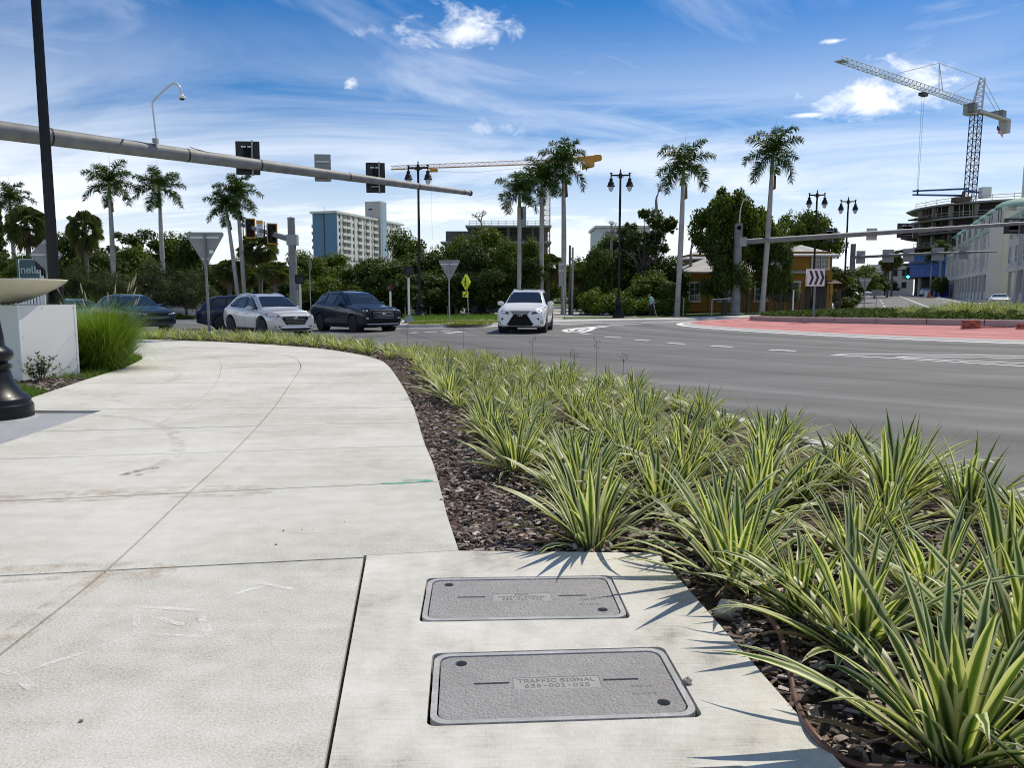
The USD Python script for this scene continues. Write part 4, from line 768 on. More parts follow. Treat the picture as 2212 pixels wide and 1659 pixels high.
obj(s, 'plate', rbox((0, 0, -0.12), (0.42, 0.012, 0.84), 0.005), SWH); obj(s, 'header', rbox((0, -0.002, 0.42), (0.42, 0.014, 0.24), 0.005), ORA)
for k in range(4): obj(s, 'lettering', box((0, -0.009, 0.20-0.2*k), (0.30, 0.004, 0.07)), mat('sign_grey_text', (0.35, 0.35, 0.36), 0.6))

def post_sign(name, label, px, py_base, y, py_top, shape, yaw, mt, lean=0.0, r=0.034, braces=(), zb=None, pos=None, sub=None, postmat=None):
    "a post at distance y whose foot is seen at row py_base; shape hangs from the row py_top"
    x = at(px, py_base, y)[0]; z0 = float(G(x, y))+0.1 if zb is None else zb; m = mpp(y); zt = HC+(HZ-py_top)*m
    t = thing(name, label, 'sign', (x, y, z0)); H = zt-z0; top = np.array([lean*H, 0, H])
    obj(t, 'post', cyl((0, 0, -0.1), top+[0, 0, -0.06], r, n=8), postmat or GALV2)
    off = np.array([math.sin(yaw), -math.cos(yaw), 0])*-(r+0.012)
    obj(t, 'plate', board(shape, 0.004, yaw_frame(top+off, yaw)), mt)
    for (zv, w) in braces: obj(t, 'brace', xf(box((0, 0, 0), (w, 0.03, 0.06)), top+[0, 0, zv]+off*0.6, yaw), ALU)
    return t, top, off
t, _, _ = post_sign('yield_sign', 'large grey back of a yield sign standing in the bed left', 453, 720, 24.0, 504, rtri(1.24, 1.06, 0.07), 0.02, SIGNB, -0.012, 0.042, [(-0.16, 0.86), (-0.80, 0.2)], zb=-0.05, postmat=GALV)
obj(t, 'sticker', box((0.16, -0.0, 2.72-0.04), (0.12, 0.02, 0.09)), SWH)
post_sign('warning_sign', 'grey back of a diamond sign half hidden by the black lamp post', 104, 640, 31, 518, Polygon([(0, 0), (0.65, -0.63), (0, -1.27), (-0.65, -0.63)]).buffer(-0.05).buffer(0.05), 0.05, SIGNB, 0, 0.034, [(-0.16, 0.2), (-0.62, 1.1)])
post_sign('yield_sign', 'grey back of a yield sign on the bright corner lawn', 971, 703, 39.2, 563, rtri(1.22, 1.05, 0.06), -0.30, SIGNB, 0.0, 0.036, [(-0.2, 0.9), (-0.74, 0.16)])
for px, lb in [(890, 'small diamond marker back hidden by the pedestrian signal post'), (930, 'small grey diamond marker back right of the lamp post'), (967, 'small grey diamond marker back behind the yield sign post')]:
    post_sign('object_marker', lb, px, 688, 56, 641, Polygon([(0, 0), (0.43, -0.43), (0, -0.86), (-0.43, -0.43)]), -0.1, SIGNB, 0, 0.03)
t, top, off = post_sign('crossing_sign', 'yellow pedestrian crossing sign on a leaning post', 1013, 690, 50, 592, Polygon([(0, 0), (0.53, -0.53), (0, -1.06), (-0.53, -0.53)]).buffer(-0.04).buffer(0.04), -0.98, YEL, -0.055, 0.032)
yf = lambda yaw, o: yaw_frame(np.array(o), yaw)
fo = top+np.array([math.sin(-0.98), -math.cos(-0.98), 0])*0.055
walker = unary_union([Point(0.02, -0.28).buffer(0.055), LineString([(0.0, -0.38), (0.0, -0.55)]).buffer(0.055), LineString([(0, -0.55), (0.10, -0.82)]).buffer(0.033), LineString([(0, -0.55), (-0.10, -0.80)]).buffer(0.033), LineString([(0, -0.40), (0.12, -0.52)]).buffer(0.022), LineString([(0, -0.40), (-0.12, -0.54)]).buffer(0.022)])
t2 = board(Polygon([(0, 0), (0.53, -0.53), (0, -1.06), (-0.53, -0.53)]).buffer(-0.04).buffer(0.04), 0.006, yf(-0.98, fo)); obj(t, 'face', t2, YEL); obj(t, 'symbol', board(walker, 0.010, yf(-0.98, fo+np.array([math.sin(-0.98), -math.cos(-0.98), 0])*0.004)), SBK)
obj(t, 'arrow_plate', board(sbox(-0.26, -1.50, 0.26, -1.12), 0.006, yf(-0.75, fo)), YEL); obj(t, 'arrow', board(LineString([(0.12, -1.2), (-0.10, -1.40)]).buffer(0.035).union(Polygon([(-0.17, -1.46), (-0.15, -1.30), (-0.02, -1.43)])), 0.012, yf(-0.75, fo+np.array([math.sin(-0.75), -math.cos(-0.75), 0])*0.004)), SBK)
t, top, off = post_sign('route_sign', 'stacked grey sign backs on a leaning post right of the white car', 1221, 693, 46, 567, sbox(-0.19, -0.72, 0.19, 0), -0.45, SIGNB, -0.075, 0.032, [(-0.15, 0.3), (-0.5, 0.3)])
obj(t, 'lower_plate', board(sbox(-0.22, -1.4, 0.22, -0.74), 0.004, yaw_frame(top+off+[0.05, 0, 0], -0.45)), SIGNB)
post_sign('warning_sign', 'narrow edge-on diamond sign back right of the signal pole', 671, 660, 49, 553, Polygon([(0, 0), (0.6, -0.6), (0, -1.2), (-0.6, -0.6)]), -1.15, SIGNB, 0, 0.034)
t, top, off = post_sign('chevron_sign', 'white chevron board with three black arrows on the island', 1757, 688, 37.0, 582, sbox(-0.43, -0.80, 0.43, 0.0), 0.06, SWH, 0.004, 0.05, zb=0.3, postmat=GALV)
fo = top+np.array([math.sin(0.06), -math.cos(0.06), 0])*0.07; obj(t, 'face', board(sbox(-0.42, -0.79, 0.42, -0.01), 0.006, yaw_frame(fo, 0.06)), mat('sign_face_pinkish', (0.74, 0.70, 0.68), 0.5))
for k in range(3): x = -0.34+0.25*k; obj(t, 'chevron', board(Polygon([(x, -0.08), (x+0.12, -0.08), (x+0.24, -0.40), (x+0.12, -0.73), (x, -0.73), (x+0.12, -0.40)]), 0.009, yaw_frame(fo, 0.06)), SBK)
for px, py, y, ptop, lb in [(1866, 672, 66, 601, 'grey yield sign back beyond the island, before the far street')]:
    post_sign('yield_sign', lb, px, py, y, ptop, rtri(1.25, 1.06, 0.07), 0.1, SIGNB, 0, 0.04, [(-0.2, 0.9)])
post_sign('sign_back', 'small sign back on a thin post behind the island plants', 1892, 664, 76, 626, sbox(-0.5, -0.6, 0.5, 0), 0.1, SIGNB, 0, 0.03)

def ped_signal(label, px, pyb, y, head_top, head_bot, post_top, base=False, lit=False, yaw=0.0, w=0.46):
    x = at(px, pyb, y)[0]; z0 = float(G(x, y))+0.12; m = mpp(y); Z = lambda r: HC+(HZ-r)*m-z0
    t = thing('pedestrian_signal', label, 'pedestrian signal', (x, y, z0), yaw)
    obj(t, 'post', cyl((0, 0, 0), (0, 0, Z(post_top)), 0.062, n=12), ALU, smooth=40)
    obj(t, 'collar', cyl((0, 0, Z(post_top)), (0, 0, Z(head_bot)+0.03), 0.045, n=10), BLACK2)
    hh = Z(head_top)-Z(head_bot); h = obj(t, 'head', cat(rbox((0, 0.0, Z(head_bot)+hh/2), (w, 0.30, hh), 0.03), box((0, -0.22, Z(head_top)-0.02), (w, 0.22, 0.02))), BLACK2)
    obj(h, 'lens', box((0, -0.156, Z(head_bot)+hh/2), (w*0.75, 0.006, hh*0.75)), SBK)
    if lit: obj(h, 'red_hand', box((-w*0.15, -0.162, Z(head_bot)+hh*0.5), (0.14, 0.006, 0.18)), LRED)
    if base: obj(t, 'base', cat(hull([(a*0.24, b*0.24, 0) for a in (-1, 1) for b in (-1, 1)]+[(a*0.13, b*0.13, 0.36) for a in (-1, 1) for b in (-1, 1)]), cyl((0, 0, 0.36), (0, 0, 0.46), 0.09, n=12)), GALV2)
    return t
ped_signal('pedestrian signal on a white post with square base near the corner lawn', 884, 700, 42, 577, 595, 600, True, yaw=0.5, w=0.5)
ped_signal('pedestrian signal with red hand behind the black car', 844, 690, 47, 614, 628, 629, False, True, 0.1, 0.35)
ped_signal('black pedestrian signal head beside the mid signal pole', 650, 690, 44, 594, 613, 614, yaw=0.3, w=0.5)
ped_signal('pedestrian signal before the yellow house behind the island', 1712, 680, 60, 612, 625, 626, yaw=-0.1, w=0.55)
ped_signal('black pedestrian signal in front of the dark green name sign', 98, 700, 36, 563, 583, 596, yaw=0.2, w=0.42)

# right mast with its long arm, second mast beyond
y3 = 59.0; D0 = np.array([at(1588, 683, y3)[0], y3, float(G(16.8, y3))+0.15]); m = mpp(y3); Z = lambda r, y=y3: HC+(HZ-r)*mpp(y)
t = thing('signal_mast', 'tall grey signal pole by the far kerb with arm reaching right', 'traffic mast')
obj(t, 'pole', cyl(D0, (D0[0]+0.05, y3, Z(486)), 0.36, 0.29, 12), GALV, smooth=40); obj(t, 'base_plate', box((D0[0], y3, D0[2]+0.04), (0.95, 0.95, 0.08)), GALV2)
E0, E1 = np.array([at(1606, 526, y3)[0], y3, Z(525)]), np.array([at(2290, 482, y3)[0], y3-1.0, Z(482)])
obj(t, 'arm', tube([E0+(E1-E0)*k/10 for k in range(11)], np.linspace(0.215, 0.115, 11), 12), GALV, smooth=True); obj(t, 'arm_plate', box((D0[0]+0.35, y3, Z(525)), (0.5, 0.6, 0.66)), GALV2)
obj(t, 'ring', xf(lathe([(0.12, -0.02), (0.16, -0.02), (0.16, 0.02), (0.12, 0.02), (0.12, -0.02)], 16), (D0[0], y3-0.33, Z(496)), rx=PI/2), BLACK2)
obj(t, 'gooseneck', tube([(D0[0]+0.1, y3, Z(486)), (D0[0]+0.12, y3, Z(460)), (D0[0]+0.3, y3, Z(440)), (D0[0]+0.55, y3, Z(432)), (D0[0]+0.62, y3, Z(436))], 0.04, 6), ALU)
for (px, cy, w, h, lb) in [(1793, 509, 0.95, 0.95, 'black signal back nearest the pole on the right mast arm'), (1961, 498, 1.55, 1.02, 'wide black signal back in the middle of the right mast arm'), (2191, 488, 1.5, 1.08, 'black signal back at the right picture edge on the mast arm')]:
    s = thing('traffic_signal', lb, 'traffic signal'); o = at(px, cy, y3+0.4); signal_back(s, o, 0.0, w, h)
o = at(1883, 506, y3+0.3); s = thing('road_sign', 'grey sign back on the right mast arm between two signals', 'sign', o); obj(s, 'plate', board(sbox(-0.36, -0.4, 0.36, 0.4).buffer(0.04), 0.005, yaw_frame((0, 0, 0), 0)), mat('sign_back_pale', (0.42, 0.41, 0.39), 0.55, vary=0.08)); obj(s, 'brace', box((0, -0.03, 0.27), (0.5, 0.04, 0.06)), ALU)
y4 = 88.0; t = thing('signal_mast', 'farther grey signal pole beyond the lamp posts with thin arm', 'traffic mast'); x4 = at(1837, 660, y4)[0]
obj(t, 'pole', cyl((x4, y4, float(G(x4, y4))), (x4, y4, Z(529, y4)), 0.34, 0.27, 10), GALV, smooth=40)
F0, F1 = at(1843, 556, y4), at(2155, 543, y4-3); obj(t, 'arm', tube([F0, (F0+F1)/2+[0, 0, 0.08], F1], [0.17, 0.14, 0.09], 10), GALV, smooth=True)
for px, w, lb in [(1862, 1.0, 'pale sign back nearest the pole on the thin far arm'), (1968, 1.25, 'pale sign back before the scaffolded tower'), (1923, 1.3, 'pale sign back left of the middle on the thin far arm'), (2031, 1.35, 'pale sign back second from the tip of the thin far arm'), (2087, 1.0, 'pale sign back before the townhouses on the thin arm')]:
    k = (px-1843)/(2155-1843); c = F0+(F1-F0)*k; s = thing('road_sign', lb, 'sign', (c[0], c[1]+0.25, c[2])); obj(s, 'plate', board(sbox(-w/2, -0.7, w/2, 0.7), 0.006, yaw_frame((0, 0, 0), 0)), MATS['sign_back_pale']); obj(s, 'brace', box((0, -0.05, 0), (w*0.5, 0.05, 0.08)), ALU)
for px, y, r0, r1, lb, mt in [(1230, 62, 532, 675, 'dark wooden utility pole behind the route sign', BARK), (1236, 61, 536, 672, 'grey utility pole right beside the wooden one', GALV2), (784, 78, 558, 650, 'tall utility pole before the blue tower', BARK), (1476, 58, 643, 680, 'short pole left of the yellow house', GALV2), (1537, 58, 648, 680, 'short pole with a barrier rail', GALV2), (1148, 66, 640, 668, 'thin post in the parking lot', GALV2), (876, 56, 643, 690, 'thin grey stake by the corner lawn', GALV2), (302, 85, 505, 640, 'utility pole with transformer among the left trees', BARK)]:
    x = at(px, r1, y)[0]; t = thing('pole', lb, 'pole'); obj(t, 'shaft', cyl((x, y, float(G(x, y))), (x, y, Z(r0, y)), 0.10 if r1-r0 > 100 else 0.05, 0.08 if r1-r0 > 100 else 0.045, 8), mt)
    if px == 784:
        obj(t, 'cross_arm', box((x, y, Z(566, y)), (2.2, 0.1, 0.1)), mt); obj(t, 'lamp_bracket', tube([(x, y, Z(590, y)), (x+1.4, y, Z(586, y)), (x+2.2, y, Z(592, y)), (x+2.8, y, Z(602, y))], 0.04, 6), GALV2); obj(t, 'transformer', lathe([(0.2, -0.4), (0.22, -0.35), (0.22, 0.35), (0.1, 0.45)], 10, (x+0.3, y, Z(588, y))), ALU)
    if px == 302: obj(t, 'transformer', lathe([(0.26, -0.5), (0.3, -0.45), (0.3, 0.45), (0.1, 0.55)], 12, (x+0.45, y-0.3, Z(540, y))), mat('transformer', (0.42, 0.38, 0.34), 0.6))
    if px == 1537: obj(t, 'barrier_rail', tube([(x, y, Z(647, y)), (x+1.45, y, Z(644.5, y))], 0.035, 6), ALU)
# name sign and white fence at the far left
y5 = 47.0; m = mpp(y5); t = thing('name_sign', 'dark green cabinet sign reading nello behind the planter bowl', 'sign', (at(66, 640, y5)[0], y5, float(G(-29, y5))+0.1)); z0 = float(G(-29, y5))+0.1; zz = lambda r: HC+(HZ-r)*m-z0
TEALS = mat('sign_green', (0.055, 0.11, 0.105), 0.5); w = 46*m
obj(t, 'cabinet', rbox((-0.1, 0.3, (zz(562)+zz(606))/2), (w, 0.6, zz(562)-zz(606)), 0.06), TEALS); obj(t, 'frame', xf(prism(sbox(-w/2+0.1, zz(606), w/2-0.0, zz(562)).buffer(0.05).difference(sbox(-w/2+0.13, zz(604), w/2-0.03, zz(563)).buffer(0.05)), 0, 0.04), (0.06, -0.06, 0), rx=PI/2), SWH)
obj(t, 'lettering', xf(text('nello', 0.40, (0, 0, 0), 0.03, True), (0.18, -0.04, zz(591)), rx=PI/2), mat('sign_pale', (0.35, 0.48, 0.44), 0.6)); obj(t, 'leg', box((0, 0.3, zz(606)/2), (w*0.7, 0.3, zz(606))), TEALS)
t = thing('picket_fence', 'white picket fence below the green name sign', 'fence', (at(72, 640, 44)[0], 44.0, float(G(-28, 44))+0.1)); z0 = float(G(-28, 44))+0.1; hf = HC+(HZ-601)*mpp(44)-z0
for k in range(12): obj(t, 'picket', box((-1.0+0.18*k, 0, hf/2), (0.10, 0.03, hf)), SWH)
for z in (hf*0.94, hf*0.3): obj(t, 'rail', box((0, 0.03, z), (2.2, 0.03, 0.09)), SWH)
# brick stacks on the apron
BRK = mat('brick', (0.30, 0.085, 0.05), 0.85, isl=0.35, vary=0.2, vscale=9)
def bricks(label, px, py, y, cols, rows, extra=0):
    x = at(px, py, y)[0]; z = float(apz(x, y))+0.01; t = thing('brick_stack', label, 'bricks', (x, y, z), 0.1); random.seed(px)
    for r in range(rows):
        for d in range(2):
            for c in range(cols): obj(t, 'brick', xf(box((0, 0, 0), (0.20, 0.095, 0.058)), ((c-(cols-1)/2)*0.215+random.uniform(-.012, .012)+(0.05 if r % 2 else 0), d*0.105+random.uniform(-.01, .01), 0.03+0.061*r), random.uniform(-0.08, 0.08)), BRK)
    for e in range(extra): obj(t, 'brick', xf(box((0, 0, 0), (0.20, 0.095, 0.058)), (cols*0.12+0.15+0.23*e, 0.05+random.uniform(-.03, .03), 0.03), random.uniform(-0.3, 0.3)), BRK)
bricks('stack of red bricks on the apron before the island kerb', 2098, 702.5, 29.2, 3, 5, 6); bricks('second heap of red bricks at the right picture edge', 2218, 703, 28.4, 3, 3, 0)
# metal picket fence before the yellow house
FEN = mat('black_fence', (0.012, 0.012, 0.014), 0.45); y6 = 60.5
t = thing('metal_fence', 'black metal picket fence in front of the yellow house', 'fence'); x0f, x1f = at(1600, 650, y6)[0], at(1815, 650, y6)[0]; zg = float(G(20, y6))+0.1
npk = 62
for k in range(npk+1): x = x0f+(x1f-x0f)*k/npk; obj(t, 'picket', box((x, y6, zg+0.75), (0.022, 0.022, 1.45)), FEN)
for k in range(6): x = x0f+(x1f-x0f)*k/5; obj(t, 'fence_post', box((x, y6, zg+0.8), (0.09, 0.09, 1.62)), FEN)
for z in (0.15, 1.25, 1.42): obj(t, 'rail', box(((x0f+x1f)/2, y6, zg+z), (x1f-x0f, 0.03, 0.04)), FEN)
# ------------------------------------------------------------ cars
TYRE = mat('tyre', (0.018, 0.018, 0.018), 0.85); RIM = mat('rim', (0.42, 0.43, 0.45), 0.3, metal=0.85); RIMD = mat('rim_dark', (0.05, 0.05, 0.055), 0.35, metal=0.6)
CARGL = mat('car_glass', (0.012, 0.016, 0.02), 0.04, coat=0.0, spec=0.9); CHROME = mat('chrome', (0.75, 0.76, 0.78), 0.12, metal=1.0); TRIM = mat('black_trim', (0.008, 0.008, 0.0085), 0.6, spec=0.15)
LENS = mat('headlamp_lens', (0.05, 0.052, 0.058), 0.15, coat=0.3); DRL = mat('headlamp_bright', (0.82, 0.84, 0.86), 0.15, coat=1.0); AMBER = mat('amber', (0.6, 0.16, 0.02), 0.2); TAIL = mat('tail_lamp', (0.35, 0.01, 0.012), 0.15, coat=1.0); INSIDE = mat('wheel_well', (0.008, 0.008, 0.008), 0.95)
def paint(name, col, rough=0.28, metal=0.0): return mat('paint_'+name, col, rough, metal=metal, coat=0.45 if max(col) < 0.1 else 0.8, spec=0.3)
def car_body(S):
    L = S['L']; xs = np.unique(np.concatenate([np.linspace(-L/2, L/2, 58), L/2-np.array([0.0, 0.03, 0.08, 0.15, 0.25, 0.4]), -L/2+np.array([0.0, 0.04, 0.1, 0.2])]))
    d = L/2-xs; I = lambda key: np.interp(d, *zip(*S[key]))
    def SMO(a, w=2):
        b = a.copy()
        for _ in range(w): b[1:-1] = 0.25*b[:-2]+0.5*b[1:-1]+0.25*b[2:]
        return b
    zt, zs, hw, wt, zb = SMO(I('zt'), 3), SMO(I('zs')), SMO(I('hw')), SMO(I('wt'), 3), I('zb')
    V, n = [], 0
    for i in range(len(xs)):
        H, b, w = zt[i]-zs[i], zb[i], hw[i]; hs = zs[i]-b; g = w*0.935
        half = [(0, b), (0.78*w, b), (0.93*w, b+0.05), (0.975*w, b+0.22*hs), (0.995*w, b+0.5*hs), (w, b+0.72*hs), (0.985*w, b+0.90*hs), (0.955*w, zs[i]), (g+(wt[i]-g)*0.04, zs[i]+0.05*H), (g+(wt[i]-g)*0.45, zs[i]+0.42*H), (g+(wt[i]-g)*0.85, zs[i]+0.80*H), (wt[i]*0.985, zs[i]+0.93*H), (wt[i]*0.88, zs[i]+0.985*H), (wt[i]*0.45, zs[i]+0.998*H), (0, zt[i])]
        ring = [(-y, z) for y, z in half]+[(y, z) for y, z in half[::-1][1:-1]]
        n = len(ring); V += [(xs[i], y, z) for y, z in ring]
    Fc = []
    for i in range(len(xs)-1):
        for j in range(n): a, b, c, e = i*n+j, i*n+(j+1) % n, (i+1)*n+(j+1) % n, (i+1)*n+j; Fc += [[a, b, c], [a, c, e]]
    for base, flip in ((0, 1), ((len(xs)-1)*n, 0)):
        k = len(V); ring = np.array(V[base:base+n]); V.append(tuple(ring.mean(0)))
        for j in range(n): f = [base+j, base+(j+1) % n, k]; Fc.append(f[::-1] if flip else f)
    v, f = M_(V, Fc)
    T = trimesh.Trimesh(v, f, process=True); T.fix_normals(); return np.array(T.vertices), np.array(T.faces)
def proj(body, P, axis, sgn):
    "height of the body's outer surface along +-axis over points P given in the other two axes"
    o = [k for k in range(3) if k != axis]; A, B, C = [body[0][body[1][:, k]] for k in range(3)]
    a, b, c = A[:, o], B[:, o], C[:, o]; den = (b[:, 0]-a[:, 0])*(c[:, 1]-a[:, 1])-(b[:, 1]-a[:, 1])*(c[:, 0]-a[:, 0]); ok = np.abs(den) > 1e-10
    out = np.full(len(P), np.nan); den = np.where(ok, den, 1)
    for i, p in enumerate(P):
        u = ((p[0]-a[:, 0])*(c[:, 1]-a[:, 1])-(p[1]-a[:, 1])*(c[:, 0]-a[:, 0]))/den; w = ((b[:, 0]-a[:, 0])*(p[1]-a[:, 1])-(b[:, 1]-a[:, 1])*(p[0]-a[:, 0]))/den
        hit = ok & (u >= -1e-6) & (w >= -1e-6) & (u+w <= 1+1e-6)
        if hit.any(): x = (A[:, axis]+u*(B[:, axis]-A[:, axis])+w*(C[:, axis]-A[:, axis]))[hit]; out[i] = x.max() if sgn > 0 else x.min()
    return out
def patch(body, poly, axis, sgn, off=0.006, step=0.12):
    "a thin skin following the body over a polygon drawn in the plane across the axis"
    V, Fc = [], []; nv = 0
    for p in polys(poly):
        x0, y0, x1, y1 = p.bounds; nx, ny = max(1, int((x1-x0)/step)), max(1, int((y1-y0)/step))
        for i in range(nx):
            for j in range(ny):
                for q in polys(p.intersection(sbox(x0+(x1-x0)*i/nx, y0+(y1-y0)*j/ny, x0+(x1-x0)*(i+1)/nx, y0+(y1-y0)*(j+1)/ny))):
                    v, f = tri2(q); V.append(v); Fc.append(f+nv); nv += len(v)
    if not V: return M_([], [])
    v, f = np.vstack(V), np.vstack(Fc); h = proj(body, v, axis, sgn); h = np.where(np.isnan(h), np.nanmin(h) if sgn > 0 else np.nanmax(h), h)
    o = [k for k in range(3) if k != axis]; out = np.zeros((len(v), 3)); out[:, o] = v; out[:, axis] = h+sgn*off
    nrm = np.cross(out[f[:, 1]]-out[f[:, 0]], out[f[:, 2]]-out[f[:, 0]])[:, axis]*sgn; f = np.where((nrm < 0)[:, None], f[:, ::-1], f); return out, f
def tube_ring(rx, ry, r, n=20): return tube([(0, rx*math.cos(a), ry*math.sin(a)) for a in np.linspace(0, 2*PI, n+1)], r, 5, False)
def build_car(t, S, P):
    L, W = S['L'], S['W']; body = car_body(S); xf_, xr_ = L/2-S['fo'], L/2-S['fo']-S['wb']; R = S['R']
    m = m3.Manifold(m3.Mesh(np.asarray(body[0], np.float32), np.asarray(body[1], np.uint32)))
    if m.status() == m3.Error.NoError and not m.is_empty():
        for x in (xf_, xr_):
            for s in (-1, 1):
                c = m3.Manifold.cylinder(0.42, R*1.14, R*1.14, 28).rotate([90, 0, 0]).translate([x, s*(W/2+0.03)+0.21-0.0, R*1.0]) if s > 0 else m3.Manifold.cylinder(0.42, R*1.14, R*1.14, 28).rotate([90, 0, 0]).translate([x, -W/2-0.03+0.21, R*1.0])
                m = m-c
        mm = m.to_mesh(); cut = (np.array(mm.vert_properties[:, :3], float), np.array(mm.tri_verts, int))
    else: cut = body
    obj(t, 'body', cut, P, smooth=32)
    Y = lambda poly, mt, name, off=0.006, sub=None: [obj(sub or t, name, patch(body, poly, 1, s, off), mt, smooth=True) for s in (1, -1)]
    X = lambda poly, mt, name, off=0.006, sgn=1, sub=None: obj(sub or t, name, patch(body, poly, 0, sgn, off), mt, smooth=True)
    mir = lambda q: Polygon([(-a, b) for a, b in q])
    for s in (-1, 1):
        for x in (xf_, xr_):
            yw = s*(W/2-0.125)
            w = obj(t, 'wheel', xf(xf(lathe([(R*0.66, -0.115), (R*0.95, -0.115), (R, -0.085), (R, 0.085), (R*0.95, 0.115), (R*0.66, 0.115)], 28), rx=PI/2), (x, yw, R)), TYRE, smooth=40)
            sp = [lathe([(R*0.69, -0.105), (R*0.66, 0.10), (R*0.60, 0.09), (R*0.60, -0.1)], 24), lathe([(0.0, 0.08), (R*0.16, 0.085), (R*0.17, 0.05), (0.0, 0.05)], 12)]
            for k in range(S.get('spokes', 10)): a = 2*PI*k/S.get('spokes', 10); sp.append(xf(box((R*0.38, 0, 0.075), (R*0.52, R*0.10, 0.025)), rz=a))
            rm = xf(cat(sp), rx=-s*PI/2); obj(w, 'rim', xf(rm, (x, yw, R)), S.get('rim', RIM)); obj(w, 'brake_disc', xf(xf(lathe([(0, 0.01), (R*0.6, 0.01), (R*0.6, -0.02), (0, -0.02)], 16), rx=-s*PI/2), (x, yw, R)), INSIDE)
            obj(t, 'wheel_well', xf(xf(lathe([(R*1.13, -0.16), (R*1.13, 0.14), (R*1.10, 0.14), (R*1.10, -0.16), (0, -0.165)], 24), rx=-s*PI/2), (x, s*(W/2-0.20), R)), INSIDE)
    for q in S['win']: Y(Polygon([(L/2-a, b) for a, b in q]).buffer(-0.02).buffer(0.02), CARGL, 'side_window')
    Y(Polygon([(L/2-a, b) for a, b in S['winall']]).buffer(0.012), TRIM, 'window_trim', 0.002)
    wx0, wx1, wa, wb = S['ws']; obj(t, 'windscreen', patch(body, Polygon([(L/2-wx0, -wa), (L/2-wx0-0.03, 0), (L/2-wx0, wa), (L/2-wx1, wb), (L/2-wx1, -wb)][::-1]).buffer(0), 2, 1, 0.008), CARGL, smooth=True)
    rx0, rx1, ra, rb = S['rs']; obj(t, 'rear_window', patch(body, Polygon([(L/2-rx0, -ra), (L/2-rx0, ra), (L/2-rx1, rb), (L/2-rx1, -rb)]), 2, 1, 0.008), CARGL, smooth=True)
    for dd in S['doors']: Y(LineString([(L/2-a, b) for a, b in dd]).buffer(0.007), TRIM, 'door_seam', 0.003)
    for a, b in S['handles']:
        h = proj(body, np.array([[L/2-a, b]]), 1, 1)[0]
        for s in (1, -1): obj(t, 'door_handle', rbox((L/2-a, s*(h+0.012), b), (0.19, 0.03, 0.03), 0.01), P if not S.get('chrome_handles') else CHROME)
    if S.get('clad'): Y(Polygon([(L/2-S['fo']-R*1.2, 0.21), (L/2-S['fo']-S['wb']+R*1.2, 0.21), (L/2-S['fo']-S['wb']+R*1.2, 0.36), (L/2-S['fo']-R*1.2, 0.36)]), TRIM, 'sill_cladding', 0.005)
    if S.get('clad') == 2:
        for x in (xf_, xr_): Y(Point(x, R).buffer(R*1.30).difference(Point(x, R).buffer(R*1.14)).intersection(sbox(-9, 0.25, 9, 9)), TRIM, 'arch_cladding', 0.005)
    if S.get('rails'):
        a, b = S['rails']; zz = proj(body, np.array([[L/2-d, S['railw']] for d in np.linspace(a, b, 7)]), 2, 1)
        for s in (1, -1): obj(t, 'roof_rail', tube([(L/2-d, s*S['railw'], z+(0.045 if 0 < k < 6 else 0.0)) for k, (d, z) in enumerate(zip(np.linspace(a, b, 7), zz))], 0.018, 6), S.get('railm', CHROME), smooth=True)
    mx, mz = S['mirror']
    for s in (1, -1):
        y0 = proj(body, np.array([[L/2-mx, mz]]), 1, 1)[0]
        mr = obj(t, 'mirror', xf(hull([(0.10*a+(0.03 if c > 0 else 0), 0.11*b, 0.075*c) for a in (-0.7, 0.8) for b in (-1, 0.8) for c in (-1, 0.8)]+[(0.11, 0, 0), (0, 0.13, 0), (0, -0.14, 0), (0, 0, 0.09)]), (L/2-mx, s*(y0+0.14), mz+0.05)), P, smooth=50)
        obj(mr, 'mirror_foot', hull([(L/2-mx+a, s*(y0+b), mz-0.02+c) for a in (-0.05, 0.05) for b in (-0.02, 0.12) for c in (0, 0.03)]), TRIM); obj(mr, 'mirror_glass', box((L/2-mx-0.085, s*(y0+0.13), mz+0.05), (0.008, 0.17, 0.11)), CARGL)
    obj(t, 'tail_lamp', patch(body, Polygon(S['tail']), 0, -1, 0.006), TAIL); obj(t, 'tail_lamp', patch(body, mir(S['tail']), 0, -1, 0.006), TAIL)
    obj(t, 'rear_plate', patch(body, sbox(-0.16, 0.74, 0.16, 0.88), 0, -1, 0.012), SWH)
    obj(t, 'floor_pan', box((0, 0, 0.27), (L*0.8, W*0.72, 0.10)), INSIDE)
    return body, X, Y, mir
def both(X, q, mt, name, off=0.006, sub=None):
    o = X(Polygon(q), mt, name, off, 1, sub); X(Polygon([(-a, b) for a, b in q]), mt, name, off, 1, sub); return o

